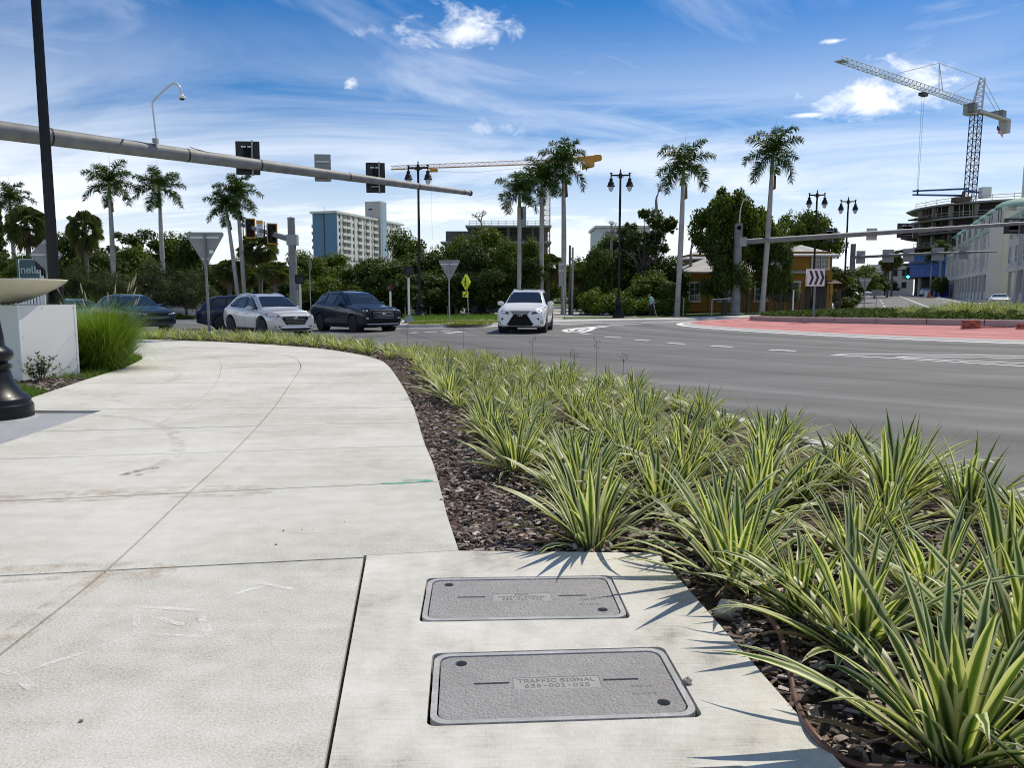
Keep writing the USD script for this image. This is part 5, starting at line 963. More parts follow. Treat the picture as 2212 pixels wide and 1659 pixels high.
def suv_spec(L, W, H, R, fo, wb, hood=1.02, cowl=1.15, rf=2.05, rr=3.9, tail=4.55, belt=1.05, beltr=1.12, roofw=0.62, nose=0.80, nosew=0.80):
    z = H
    return dict(L=L, W=W, R=R, fo=fo, wb=wb, zt=[(0, nose), (0.06, nose+0.05), (0.22, nose+0.12), (0.7, hood-0.02), (cowl, hood+0.03), (cowl+0.12, hood+0.08), (rf-0.25, z-0.20), (rf, z-0.075), (rf+0.5, z-0.01), ((rf+rr)/2, z), (rr, z-0.06), (rr+0.25, z-0.13), (tail-0.05, belt+0.22), (tail+0.10, belt-0.02), (L, belt-0.12)],
                zs=[(0, nose-0.10), (0.2, nose), (0.7, belt-0.12), (cowl, belt-0.03), (2.5, belt), (rr, beltr), (tail, beltr-0.05), (L, belt-0.2)], hw=[(0, W/2*nosew), (0.08, W/2*(nosew+0.07)), (0.25, W/2*0.955), (0.6, W/2), (L-0.6, W/2), (L-0.2, W/2*0.95), (L, W/2*0.84)],
                wt=[(0, W/2*0.62), (0.5, W/2*0.78), (cowl, W/2*0.80), (rf, roofw), (rr, roofw-0.01), (tail, roofw+0.06), (L, W/2*0.7)], zb=[(0, 0.30), (0.3, 0.22), (L-0.5, 0.23), (L, 0.36)],
                doors=[[(cowl+0.25, belt-0.05), (cowl+0.22, 0.36)], [(rf+0.38, belt), (rf+0.36, 0.34)], [(rr-0.35, beltr-0.02), (rr-0.32, 0.75), (rr-0.62, 0.42)]], handles=[(rf+0.15, belt-0.13), (rr-0.55, belt-0.10)], ws=(cowl+0.13, rf-0.06, W/2*0.76, roofw*0.93), rs=(rr+0.28, tail-0.05, roofw*0.86, roofw*0.98), mirror=(cowl+0.62, belt+0.02), tail=[(W/2*0.42, belt-0.18), (W/2*0.86, belt-0.15), (W/2*0.84, belt-0.02), (W/2*0.45, belt-0.04)])
def emblem(t, x, z, rx, ry, letter=None):
    e = obj(t, 'emblem', xf(tube_ring(rx, ry, 0.012), (x, 0, z)), CHROME, smooth=True)
    if letter == 'L': obj(e, 'emblem_mark', cat(tube([(x, 0.02, z+ry*0.7), (x, -rx*0.35, z-ry*0.45), (x, rx*0.6, z-ry*0.45)], 0.011, 5)), CHROME)
    if letter == 'H': obj(e, 'emblem_mark', cat(tube([(x, -rx*0.4, z-ry*0.6), (x, -rx*0.2, z+ry*0.6)], 0.012, 5), tube([(x, rx*0.2, z-ry*0.6), (x, rx*0.4, z+ry*0.6)], 0.012, 5), tube([(x, -rx*0.3, z-0.0), (x, rx*0.3, z)], 0.01, 5)), CHROME)
def car_at(label, px, y, heading, S, P, zoff=0.0, px_row=690):
    x = at(px, px_row, y)[0]; return thing('parked_car' if False else 'car', label, 'car', (x, y, float(G(x, y))+zoff), heading)

# oncoming white crossover
S = suv_spec(4.89, 1.895, 1.70, 0.375, 0.93, 2.79, hood=1.06, cowl=1.25, rf=2.15, rr=3.9, tail=4.6, belt=1.07, beltr=1.17, roofw=0.60, nose=0.90, nosew=0.80)
S.update(win=[[(1.72, 1.12), (2.42, 1.50), (2.62, 1.55), (2.62, 1.12)], [(2.70, 1.12), (2.70, 1.55), (3.45, 1.53), (3.60, 1.17)], [(3.68, 1.19), (3.55, 1.52), (3.85, 1.49), (4.12, 1.24)]], winall=[(1.60, 1.10), (2.35, 1.51), (2.6, 1.57), (3.6, 1.55), (3.9, 1.51), (4.2, 1.22)], rails=(2.2, 4.0), railw=0.57, railm=CHROME, clad=1, rim=RIMD)
WP = paint('white', (0.84, 0.825, 0.80))
t = car_at('white crossover car coming towards the viewer at the gore', 1139, 32.2, -PI/2-0.13, S, WP); bd, X, Y, mir = build_car(t, S, WP)
W2 = S['W']/2
g = X(Polygon([(-0.36, 0.86), (0.36, 0.86), (0.26, 0.72), (0.50, 0.36), (0.44, 0.31), (-0.44, 0.31), (-0.50, 0.36), (-0.26, 0.72)]), TRIM, 'grille', 0.014)
X(Polygon([(-0.41, 0.885), (0.41, 0.885), (0.295, 0.72), (0.555, 0.345), (0.48, 0.275), (-0.48, 0.275), (-0.555, 0.345), (-0.295, 0.72)]).difference(Polygon([(-0.36, 0.86), (0.36, 0.86), (0.26, 0.72), (0.50, 0.36), (0.44, 0.31), (-0.44, 0.31), (-0.50, 0.36), (-0.26, 0.72)])), ALU, 'grille_surround', 0.018, sub=g)
for k in range(4): z = 0.845-0.034*k; X(sbox(-0.33+0.022*k, z-0.006, 0.33-0.022*k, z+0.006), ALU, 'grille_slat', 0.02, sub=g)
xn = proj(bd, np.array([[0.0, 0.72]]), 0, 1)[0]; emblem(t, xn+0.035, 0.735, 0.10, 0.07, 'L')
both(X, [(0.42, 0.815), (0.70, 0.89), (0.90, 0.965), (0.91, 0.84), (0.72, 0.775), (0.46, 0.735)], LENS, 'headlamp', 0.008); both(X, [(0.40, 0.70), (0.48, 0.74), (0.72, 0.76), (0.85, 0.795), (0.84, 0.74), (0.62, 0.70), (0.42, 0.675)], DRL, 'daytime_lamp', 0.010)
both(X, [(0.62, 0.58), (0.84, 0.66), (0.86, 0.34), (0.62, 0.27), (0.56, 0.31), (0.75, 0.38), (0.76, 0.48)], TRIM, 'fog_recess', 0.008); both(X, [(0.72, 0.545), (0.79, 0.57), (0.79, 0.51), (0.74, 0.51)], DRL, 'fog_lamp', 0.016)
X(sbox(-0.80, 0.235, 0.80, 0.268), TRIM, 'lower_lip', 0.01)
Y(LineString([(S['L']/2-0.35, 0.93), (S['L']/2-1.2, 1.03)]).buffer(0.006), TRIM, 'bonnet_seam', 0.003)
obj(t, 'sunroof', patch(bd, sbox(S['L']/2-3.1, -0.42, S['L']/2-2.45, 0.42), 2, 1, 0.008), CARGL)
# silver crossover
S = suv_spec(4.48, 1.85, 1.64, 0.365, 0.88, 2.67, hood=1.04, cowl=1.05, rf=1.88, rr=3.45, tail=4.18, belt=1.02, beltr=1.14, roofw=0.60, nose=0.84, nosew=0.78)
S.update(win=[[(1.45, 1.08), (2.08, 1.45), (2.35, 1.50), (2.35, 1.09)], [(2.42, 1.09), (2.42, 1.50), (3.10, 1.46), (3.20, 1.14)], [(3.26, 1.15), (3.15, 1.45), (3.32, 1.42), (3.62, 1.24), (3.52, 1.18)]], winall=[(1.35, 1.06), (2.05, 1.46), (2.35, 1.52), (3.1, 1.48), (3.4, 1.42), (3.72, 1.22), (3.5, 1.15)], rails=(1.95, 3.6), railw=0.57, railm=CHROME, clad=2)
SP = paint('silver', (0.58, 0.572, 0.555), 0.3, 0.35)
t = car_at('silver crossover car waiting behind the flax bed', 578, 30.4, -0.82, S, SP, 0.0); bd, X, Y, mir = build_car(t, S, SP)
gq = [(-0.46, 0.80), (0.46, 0.80), (0.53, 0.74), (0.36, 0.50), (-0.36, 0.50), (-0.53, 0.74)]
g = X(Polygon(gq), TRIM, 'grille', 0.012)
for r in range(5):
    for c in range(9-(r % 2)): y = (c-(8-(r % 2))/2)*0.095; z = 0.765-0.055*r; q = Polygon([(y-0.026, z), (y, z+0.012), (y+0.026, z), (y, z-0.012)]).intersection(Polygon(gq).buffer(-0.02)); (not q.is_empty) and X(q, CHROME, 'grille_stud', 0.02, sub=g)
xn = proj(bd, np.array([[0.0, 0.76]]), 0, 1)[0]; emblem(t, xn+0.035, 0.755, 0.085, 0.048, 'H')
h = both(X, [(0.50, 0.80), (0.60, 0.84), (0.80, 0.93), (0.83, 0.90), (0.80, 0.82), (0.58, 0.755)], LENS, 'headlamp'); both(X, [(0.79, 0.92), (0.83, 0.90), (0.81, 0.83), (0.76, 0.845)], AMBER, 'turn_lamp', 0.010)
Y(Polygon([(S['L']/2-0.22, 0.83), (S['L']/2-0.62, 0.93), (S['L']/2-0.60, 0.88), (S['L']/2-0.24, 0.78)]), LENS, 'headlamp_side', 0.006); Y(Polygon([(S['L']/2-0.45, 0.89), (S['L']/2-0.64, 0.935), (S['L']/2-0.61, 0.87), (S['L']/2-0.47, 0.845)]), AMBER, 'turn_lamp', 0.009)
both(X, [(0.50, 0.46), (0.74, 0.48), (0.78, 0.40), (0.60, 0.36)], TRIM, 'fog_recess', 0.008); both(X, [(0.56, 0.41), (0.70, 0.415), (0.69, 0.395), (0.56, 0.39)], DRL, 'fog_lamp', 0.014)
X(sbox(-0.60, 0.39, 0.60, 0.43), DRL, 'bumper_blade', 0.016); X(sbox(-0.62, 0.305, 0.62, 0.375), TRIM, 'lower_intake', 0.01)
for s in (-1, 1): obj(t, 'wiper', tube([(S['L']/2-1.22, s*0.08+0.25, 1.12), (S['L']/2-1.30, s*0.08-0.3, 1.14)], 0.01, 4), TRIM)
# black three-row crossover
S = suv_spec(5.05, 2.0, 1.77, 0.39, 0.90, 3.02, hood=1.13, cowl=1.25, rf=2.12, rr=4.1, tail=4.75, belt=1.13, beltr=1.20, roofw=0.64, nose=0.97, nosew=0.86)
S.update(win=[[(1.62, 1.19), (2.32, 1.57), (2.60, 1.63), (2.60, 1.19)], [(2.68, 1.19), (2.68, 1.63), (3.45, 1.62), (3.55, 1.21)], [(3.64, 1.22), (3.60, 1.61), (4.15, 1.57), (4.45, 1.27)]], winall=[(1.5, 1.17), (2.3, 1.58), (2.6, 1.65), (3.5, 1.64), (4.2, 1.59), (4.55, 1.25)], rails=(2.3, 4.2), railw=0.60, railm=TRIM, clad=1)
BP = paint('black', (0.010, 0.012, 0.018), 0.22)
t = car_at('black large crossover car with chrome barred grille in the queue', 765, 35.2, -0.87, S, BP, 0.0); bd, X, Y, mir = build_car(t, S, BP)
g = X(Polygon([(-0.52, 0.92), (0.52, 0.92), (0.56, 0.80), (0.48, 0.60), (-0.48, 0.60), (-0.56, 0.80)]), TRIM, 'grille', 0.012)
for k in range(5): z = 0.90-0.068*k; X(sbox(-0.51, z-0.011, 0.51, z+0.011), CHROME, 'grille_bar', 0.024, sub=g)
xn = proj(bd, np.array([[0.0, 0.80]]), 0, 1)[0]; e = obj(t, 'emblem', xf(lathe([(0, -0.01), (0.11, -0.008), (0.115, 0.008), (0, 0.012)], 18), (xn+0.05, 0, 0.80), ry=PI/2, s=(0.55, 1, 1)), CHROME, smooth=30)
both(X, [(0.58, 0.93), (0.74, 0.955), (0.90, 0.95), (0.88, 0.84), (0.60, 0.83)], LENS, 'headlamp'); both(X, [(0.58, 0.945), (0.74, 0.97), (0.90, 0.965), (0.90, 0.945), (0.74, 0.94)], DRL, 'daytime_lamp', 0.012); both(X, [(0.80, 0.90), (0.90, 0.90), (0.88, 0.85), (0.80, 0.85)], AMBER, 'turn_lamp', 0.010)
Y(Polygon([(S['L']/2-0.12, 0.945), (S['L']/2-0.55, 0.985), (S['L']/2-0.50, 0.92), (S['L']/2-0.14, 0.86)]), LENS, 'headlamp_side', 0.006)
X(sbox(-0.75, 0.44, 0.75, 0.53), TRIM, 'lower_intake', 0.008); X(sbox(-0.78, 0.37, 0.78, 0.40), ALU, 'bumper_strip', 0.014); both(X, [(0.70, 0.60), (0.84, 0.62), (0.83, 0.66), (0.70, 0.64)], DRL, 'fog_lamp', 0.01)
# dark blue car behind the grass clump
S = suv_spec(4.8, 1.93, 1.63, 0.38, 0.92, 2.87, hood=1.02, cowl=1.2, rf=2.15, rr=3.8, tail=4.5, belt=1.04, beltr=1.12, roofw=0.60, nose=0.86, nosew=0.82)
S.update(win=[[(1.62, 1.10), (2.35, 1.45), (2.6, 1.49), (2.6, 1.10)], [(2.68, 1.10), (2.68, 1.49), (3.5, 1.46), (3.6, 1.15)], [(3.66, 1.16), (3.58, 1.45), (3.9, 1.42), (4.15, 1.22)]], winall=[(1.5, 1.08), (2.3, 1.46), (2.6, 1.51), (3.5, 1.49), (3.9, 1.44), (4.22, 1.2)], clad=0)
NP = paint('navy', (0.022, 0.040, 0.065), 0.22, 0.2)
t = car_at('dark blue sleek car behind the fountain grass', 287, 35.5, -0.70, S, NP, 0.02); bd, X, Y, mir = build_car(t, S, NP)
g = X(Polygon([(-0.45, 0.80), (0.45, 0.80), (0.42, 0.70), (-0.42, 0.70)]), TRIM, 'grille', 0.01); both(X, [(0.48, 0.80), (0.86, 0.84), (0.86, 0.79), (0.50, 0.74)], LENS, 'headlamp'); both(X, [(0.46, 0.775), (0.86, 0.825), (0.86, 0.80), (0.48, 0.75)], DRL, 'daytime_lamp', 0.011)
X(sbox(-0.7, 0.42, 0.7, 0.55), TRIM, 'lower_intake', 0.008); X(sbox(-0.5, 0.61, 0.5, 0.63), CHROME, 'bumper_strip', 0.012); Y(Polygon([(S['L']/2-0.2, 0.83), (S['L']/2-0.5, 0.87), (S['L']/2-0.48, 0.83), (S['L']/2-0.22, 0.78)]), DRL, 'headlamp_side', 0.006)
SUVB = dict(S)
# plainer cars, smaller in the picture
def plain(label, px, y, heading, S, P, z=0.0, row=690):
    t = car_at(label, px, y, heading, S, P, z, row); bd, X, Y, mir = build_car(t, S, P)
    X(Polygon([(-0.45, 0.70), (0.45, 0.70), (0.42, 0.58), (-0.42, 0.58)]), TRIM, 'grille', 0.01); both(X, [(0.50, 0.72), (0.80, 0.76), (0.80, 0.66), (0.54, 0.62)], LENS, 'headlamp'); X(sbox(-0.6, 0.36, 0.6, 0.46), TRIM, 'lower_intake', 0.008); return t
plain('teal car roof seen behind the fountain grass and lamp post', 168, 41, -0.65, SUVB, paint('teal', (0.05, 0.12, 0.14), 0.25, 0.2), -0.15)
S = suv_spec(4.7, 1.86, 1.66, 0.36, 0.90, 2.7, hood=1.03, cowl=1.1, rf=1.95, rr=3.8, tail=4.42, belt=1.05, beltr=1.12, roofw=0.61, nose=0.85)
S.update(win=[[(1.5, 1.10), (2.15, 1.46), (2.4, 1.51), (2.4, 1.10)], [(2.48, 1.10), (2.48, 1.51), (3.3, 1.48), (3.35, 1.14)], [(3.42, 1.15), (3.38, 1.48), (3.8, 1.45), (4.05, 1.2)]], winall=[(1.4, 1.08), (2.1, 1.47), (2.4, 1.53), (3.3, 1.51), (3.85, 1.46), (4.1, 1.18)], clad=0)
GEN = dict(S)
plain('navy car with red tail lamp hidden behind the silver car', 535, 38.5, 0.42, GEN, paint('deep_blue', (0.008, 0.012, 0.035), 0.22), -0.02)
SED = dict(L=4.75, W=1.83, R=0.335, fo=0.93, wb=2.78, zt=[(0, 0.64), (0.06, 0.70), (0.3, 0.79), (1.1, 0.92), (1.35, 0.96), (2.05, 1.33), (2.4, 1.43), (2.9, 1.45), (3.4, 1.40), (4.0, 1.14), (4.2, 1.07), (4.6, 1.05), (4.75, 0.96)], zs=[(0, 0.56), (0.3, 0.68), (1.2, 0.86), (2.5, 0.92), (3.8, 0.98), (4.5, 0.96), (4.75, 0.86)], hw=[(0, 0.70), (0.1, 0.80), (0.3, 0.88), (0.7, 0.915), (4.1, 0.915), (4.55, 0.87), (4.75, 0.76)],
           wt=[(0, 0.5), (0.5, 0.68), (1.3, 0.72), (2.1, 0.56), (3.3, 0.55), (4.05, 0.66), (4.75, 0.62)], zb=[(0, 0.26), (0.3, 0.18), (4.3, 0.2), (4.75, 0.34)], doors=[[(1.5, 0.86), (1.5, 0.3)], [(2.55, 0.92), (2.5, 0.28)], [(3.45, 0.95), (3.4, 0.6), (3.2, 0.36)]], handles=[(2.3, 0.82), (3.3, 0.85)], ws=(1.36, 2.05, 0.68, 0.52), rs=(3.42, 4.0, 0.52, 0.62), mirror=(1.75, 0.93), tail=[(0.40, 0.78), (0.80, 0.82), (0.80, 0.92), (0.42, 0.90)],
           win=[[(1.75, 0.97), (2.2, 1.26), (2.55, 1.33), (2.55, 0.98)], [(2.62, 0.98), (2.62, 1.33), (3.1, 1.30), (3.45, 1.02)]], winall=[(1.65, 0.95), (2.15, 1.27), (2.6, 1.35), (3.15, 1.32), (3.6, 1.01)])
plain('pale silver saloon car parked in the lot behind the silver crossover', 412, 56, 0.15, SED, paint('pale_silver', (0.50, 0.53, 0.57), 0.3, 0.3), -0.05)
plain('white pickup-like car parked under the left trees', 348, 58, 0.05, GEN, paint('white_2', (0.70, 0.70, 0.70), 0.35), -0.05)
plain('grey car parked in the pale lot left of the white crossover', 1085, 61, PI-0.25, SED, paint('grey', (0.22, 0.23, 0.25), 0.3, 0.3), 0.15)
plain('white saloon car driving away before the townhouses', 2155, 72, math.atan2(SD[1], SD[0])-0.1, SED, paint('white_3', (0.62, 0.64, 0.66), 0.3), 0.12)
plain('white van-like car parked far down the street by the barriers', 1994, 170, math.atan2(SD[1], SD[0]), GEN, paint('white_4', (0.70, 0.70, 0.70), 0.35), 0.0)
plain('pale car far down the street at its left kerb', 1872, 190, math.atan2(SD[1], SD[0])+PI, SED, paint('pale_2', (0.55, 0.57, 0.58), 0.35), 0.0)

# ------------------------------------------------------------ the walking man and his cane
y7 = 56.0; xm = at(1408, 688, y7)[0]; zm = float(G(xm, y7))+0.15
SKIN = mat('skin', (0.40, 0.20, 0.145), 0.6); SHIRT = mat('light_blue_shirt', (0.28, 0.56, 0.66), 0.8); TROU = mat('dark_trousers', (0.016, 0.017, 0.022), 0.85); SHOE = mat('dark_shoe', (0.02, 0.02, 0.02), 0.6)
def chain(js):
    out = None
    for (a, ra), (b, rb) in js:
        sph = [m3.Manifold.sphere(r, 14).translate([float(q) for q in p]) for p, r in ((a, ra), (b, rb))]; hh = m3.Manifold.batch_hull(sph); out = hh if out is None else out+hh
    return out
def soft(m, edge=0.02):
    mm = m.refine_to_length(edge).to_mesh(); T = trimesh.Trimesh(np.array(mm.vert_properties[:, :3], float), np.array(mm.tri_verts, int), process=True); trimesh.smoothing.filter_taubin(T, iterations=8); return np.array(T.vertices), np.array(T.faces)
J = dict(hip=(0.02, 0, 0.86), lum=(0.0, 0, 1.03), ch=(-0.06, 0, 1.20), ne=(-0.13, 0, 1.36), he=(-0.20, 0, 1.47), chin=(-0.25, 0, 1.42))
hl, kl, al = (0.02, -0.08, 0.84), (-0.10, -0.09, 0.46), (-0.16, -0.09, 0.09); hr, kr, ar = (0.02, 0.08, 0.84), (0.04, 0.09, 0.46), (0.20, 0.09, 0.11)
sl, el, wl = (-0.05, -0.18, 1.29), (0.10, -0.22, 1.06), (0.08, -0.22, 0.83); sr, er, wr = (-0.09, 0.18, 1.28), (-0.14, 0.22, 1.03), (-0.22, 0.20, 0.82)
tor = [((J['hip'], 0.125), (J['lum'], 0.12)), ((J['lum'], 0.12), (J['ch'], 0.13)), ((J['ch'], 0.13), ((-0.10, 0, 1.28), 0.10)), (((-0.08, -0.12, 1.26), 0.075), ((-0.08, 0.12, 1.26), 0.075)), ((J['ne'], 0.052), ((-0.10, 0, 1.28), 0.07)), ((J['ne'], 0.05), (J['he'], 0.07))]
arms = [((sl, 0.056), (el, 0.042)), ((el, 0.042), (wl, 0.030)), ((sr, 0.056), (er, 0.042)), ((er, 0.042), (wr, 0.030))]; legs = [((hl, 0.09), (kl, 0.062)), ((kl, 0.06), (al, 0.042)), ((hr, 0.09), (kr, 0.062)), ((kr, 0.06), (ar, 0.042))]
head = m3.Manifold.sphere(0.095, 24).scale([1.08, 0.86, 1.2]).translate([-0.205, 0, 1.485])+m3.Manifold.sphere(0.05, 16).translate([-0.255, 0, 1.42])+m3.Manifold.sphere(0.018, 10).scale([1.4, 0.8, 1.4]).translate([-0.308, 0, 1.47])+m3.Manifold.sphere(0.022, 10).scale([1, 0.5, 1.5]).translate([-0.19, 0.083, 1.475])+m3.Manifold.sphere(0.022, 10).scale([1, 0.5, 1.5]).translate([-0.19, -0.083, 1.475])
bodym = chain(tor+arms+legs)+head
def hand(w, dirn, side):
    w = np.array(w); d = np.array(dirn)/np.linalg.norm(dirn); o = np.cross(d, [0, 1, 0]); m = chain([((w, 0.026), (w+d*0.075, 0.030)), ((w+[0, 0.02*side, 0], 0.02), (w+d*0.08+np.array([0, 0.02*side, 0]), 0.018))])
    for k in range(4):
        a = w+d*0.085+o*(k-1.5)*0.018; L = [0.034, 0.040, 0.037, 0.028][k]; b = a+d*L; c = b+(d*0.5+np.array([0, side*0.8, 0]))*L*0.8; m = m+chain([((a, 0.0095), (b, 0.009)), ((b, 0.009), (c, 0.008))])
    th = w+d*0.03+o*-0.028; m = m+chain([((th, 0.011), (th+d*0.035+o*-0.02, 0.010)), ((th+d*0.035+o*-0.02, 0.010), (th+d*0.065+o*-0.016+np.array([0, side*0.01, 0]), 0.008))]); return m
bodym = bodym+hand(wl, (0.05, 0, -1), 1)+hand(wr, (-0.3, 0, -1), -1)
t = thing('person', 'man in light blue shirt, dark trousers and cap walking left with a cane', 'person', (xm, y7, zm))
obj(t, 'body', soft(bodym, 0.03), SKIN, smooth=True)
gr = lambda js, d: [((a, ra+d), (b, rb+d)) for (a, ra), (b, rb) in js]
obj(t, 'shirt', soft(chain(gr(tor[:4], 0.022)+gr([((sl, 0.056), (tuple(np.array(sl)*0.45+np.array(el)*0.55), 0.05)), ((sr, 0.056), (tuple(np.array(sr)*0.45+np.array(er)*0.55), 0.05))], 0.02)), 0.03), SHIRT, smooth=True)
obj(t, 'trousers', soft(chain(gr(legs, 0.018)+gr([((hl, 0.09), (hr, 0.09)), ((J['hip'], 0.12), (J['hip'], 0.121))], 0.012)), 0.03), TROU, smooth=True)
for (a, rot) in ((al, 0.25), (ar, -0.35)): obj(t, 'shoe', xf(soft(chain([(((0.03, 0, 0.02), 0.04), ((-0.14, 0, 0.0), 0.034)), (((0.03, 0, 0.02), 0.04), ((0, 0, 0.06), 0.045))]), 0.02), (a[0], a[1], 0.045 if rot > 0 else 0.05), ry=0), SHOE, smooth=True)
obj(t, 'cap', soft(m3.Manifold.sphere(0.104, 20).scale([1.08, 0.92, 0.9]).translate([-0.20, 0, 1.53]).trim_by_plane([0, 0, 1], 1.52)+chain([(((-0.27, -0.04, 1.525), 0.012), ((-0.36, 0, 1.51), 0.012)), (((-0.27, 0.04, 1.525), 0.012), ((-0.36, 0, 1.51), 0.012))]), 0.03), SHOE, smooth=True)
for s in (-1, 1): obj(t, 'eye', xf(pebble(0.010, 1, 1), (-0.288, s*0.032, 1.492)), SHOE)
solo('walking_cane', 'grey walking cane held by the man', 'cane', tube([(xm+0.05, y7-0.24, zm+0.74), (xm+0.10, y7-0.24, zm+0.73), (xm+0.30, y7-0.22, zm+0.0)], 0.016, 6), ALU)
# ------------------------------------------------------------ trees and palms
TRUNK = mat('tree_trunk', (0.13, 0.105, 0.085), 0.95, vary=0.3, vscale=2.0, bump=0.6, bscale=9)
PTRUNK = mat('palm_trunk', (0.36, 0.34, 0.31), 0.9, vary=0.25, vscale=1.2, bump=0.4, bscale=6)
SHAFT = mat('crownshaft', (0.10, 0.17, 0.04), 0.45, vary=0.15)
LF = [leafmat('leaf_dark', (0.020, 0.038, 0.008), (0.095, 0.135, 0.018), 0.5, 0.25, 0.22), leafmat('leaf_mid', (0.032, 0.060, 0.010), (0.15, 0.20, 0.024), 0.55, 0.30, 0.2), leafmat('leaf_oak', (0.035, 0.050, 0.022), (0.095, 0.115, 0.038), 0.6, 0.2, 0.15), leafmat('leaf_bright', (0.05, 0.085, 0.012), (0.16, 0.22, 0.025), 0.5, 0.3, 0.25)]
PLEAF = leafmat('palm_leaf', (0.018, 0.042, 0.008), (0.070, 0.125, 0.018), 0.5, 0.22, 0.25); FANL = leafmat('fan_leaf', (0.045, 0.07, 0.022), (0.15, 0.175, 0.05), 0.5, 0.3, 0.25); DEADL = leafmat('dead_leaf', (0.12, 0.085, 0.045), (0.22, 0.165, 0.09), 0.8, 0.2, 0.2)
def leaves(cs, rs, nper, size, g, flatten=0.85, asp=0.55):
    V, Fc = [], []
    C = np.repeat(np.arange(len(cs)), nper); n = len(C); u = g.normal(size=(n, 3)); u /= np.linalg.norm(u, axis=1, keepdims=True)
    r = g.uniform(0, 1, n)**0.42; P = cs[C]+u*(rs[C]*r)[:, None]*np.array([1, 1, flatten]); P += g.normal(0, 0.06, (n, 3))
    N = u*0.7+np.array([0, 0, 0.45])+g.normal(0, 0.65, (n, 3)); N /= np.linalg.norm(N, axis=1, keepdims=True)
    T = np.cross(N, g.normal(size=(n, 3))); T /= np.linalg.norm(T, axis=1, keepdims=True)+1e-9; B = np.cross(N, T); s = (size*g.uniform(0.6, 1.3, n))[:, None]
    V = np.stack([P-T*s*0.5, P+B*s*asp*0.5+T*s*0.05-N*s*0.06, P+T*s*0.5, P-B*s*asp*0.5+T*s*0.05-N*s*0.06], 1).reshape(-1, 3); k = np.arange(n)[:, None]*4
    return V, np.vstack([k+[0, 1, 2], k+[0, 2, 3]]).reshape(-1, 3)
def limbs(g, tips, h0, r0, lean=0.0):
    ms = [tube([(0, 0, -0.2), (lean*0.3, 0.05, h0*0.5), (lean, 0, h0)], [r0*1.35, r0, r0*0.8], 8)]
    for tp in tips:
        st = np.array([lean*0.7, 0, h0*g.uniform(0.55, 1.0)]); mid = (st+tp)/2+g.normal(0, 0.35, 3); ms.append(tube([st, mid, tp], [r0*0.5, r0*0.3, r0*0.08], 5))
    return cat(ms)
def tree_proto(name, seed, lm, W, H, nb, nper, size, shape, br=(0.9, 1.7), trunk_h=0.25, gaps=0.0):
    "crown of leaf clumps round the ends of limbs; normalised so that H is the height and W the width"
    g = np.random.default_rng(seed); p = proto(name); cs, rs = [], []
    for k in range(nb):
        while True:
            q = g.uniform(-1, 1, 3)
            if q@q < 1: break
        if shape == 'dome': c = np.array([q[0]*W*0.40, q[1]*W*0.40, H*(0.24+0.30*(q[2]+1))*(1-0.25*(q[0]**2+q[1]**2))])
        elif shape == 'open': c = np.array([q[0]*W*0.42, q[1]*W*0.36, H*(0.40+0.27*(q[2]+1))])
        elif shape == 'spread': c = np.array([q[0]*W*0.44, q[1]*W*0.40, H*(0.62+0.16*(q[2]+0.3))*(1-0.22*(q[0]**2))])
        elif shape == 'cone': z = (k+0.5)/nb; a = g.uniform(0, 6.28); c = np.array([math.cos(a)*W*0.32*(1-z), math.sin(a)*W*0.32*(1-z), H*(0.12+0.84*z)])
        else: c = np.array([q[0]*W*0.40, q[1]*W*0.40, H*(0.06+0.40*(q[2]+1))*(1-0.2*(q[0]**2))])
        r = g.uniform(*br)*(1-0.7*(k/nb) if shape == 'cone' else 1); r = min(r, (H-c[2])*0.95+0.25); cs.append(c); rs.append(r)
    cs, rs = np.array(cs), np.array(rs)
    obj(p, 'trunk', limbs(g, [c for c in cs[:: max(1, nb//12)]], H*trunk_h, 0.045*H**0.5*1.3), TRUNK, smooth=True)
    obj(p, 'crown', leaves(cs, rs, nper, size, g), lm, kind='stuff'); return p
TR = dict(dark=tree_proto('dark_tree', 1, LF[0], 9, 10, 30, 380, 0.42, 'dome', (1.0, 1.8)), dark2=tree_proto('dark_tree', 2, LF[0], 9, 10, 34, 340, 0.40, 'dome', (0.8, 1.7)), mid=tree_proto('green_tree', 3, LF[1], 9, 10, 34, 360, 0.40, 'dome', (0.8, 1.7)), mid2=tree_proto('green_tree', 4, LF[1], 9, 10, 28, 400, 0.38, 'dome', (0.9, 1.9)),
          oak=tree_proto('oak_tree', 5, LF[2], 9, 7, 40, 420, 0.22, 'dome', (0.7, 1.4), 0.3), open=tree_proto('open_tree', 6, LF[0], 9, 12, 22, 260, 0.42, 'open', (0.5, 1.15), 0.42), big=tree_proto('big_tree', 7, LF[1], 9.5, 11, 60, 300, 0.40, 'open', (0.6, 1.25), 0.3), spread=tree_proto('spreading_tree', 8, LF[1], 11, 9, 46, 330, 0.30, 'spread', (0.7, 1.25), 0.55),
          cone=tree_proto('conifer', 9, LF[0], 4, 12, 40, 160, 0.35, 'cone', (0.5, 1.1), 0.9), bush=tree_proto('bush', 10, LF[3], 5, 3, 22, 300, 0.26, 'bush', (0.5, 0.9), 0.2), bushd=tree_proto('bush', 11, LF[0], 5, 3, 22, 300, 0.28, 'bush', (0.5, 0.9), 0.2))
TH = dict(dark=(9.6, 10), dark2=(9.4, 10), mid=(9.4, 10), mid2=(9.8, 10), oak=(9, 7), open=(8.8, 12), big=(9.0, 11), spread=(11.5, 9), cone=(4, 12), bush=(5.2, 3), bushd=(5.2, 3))
DESC = dict(dark='dark dense broadleaf tree', dark2='dark leafy tree', mid='mid green leafy tree', mid2='green rounded tree', oak='grey green fine-leaved oak', open='tall open tree with clumped foliage', big='big tall leafy tree', spread='wide spreading tree', cone='narrow dark conifer', bush='bright green bush', bushd='dark low bush')
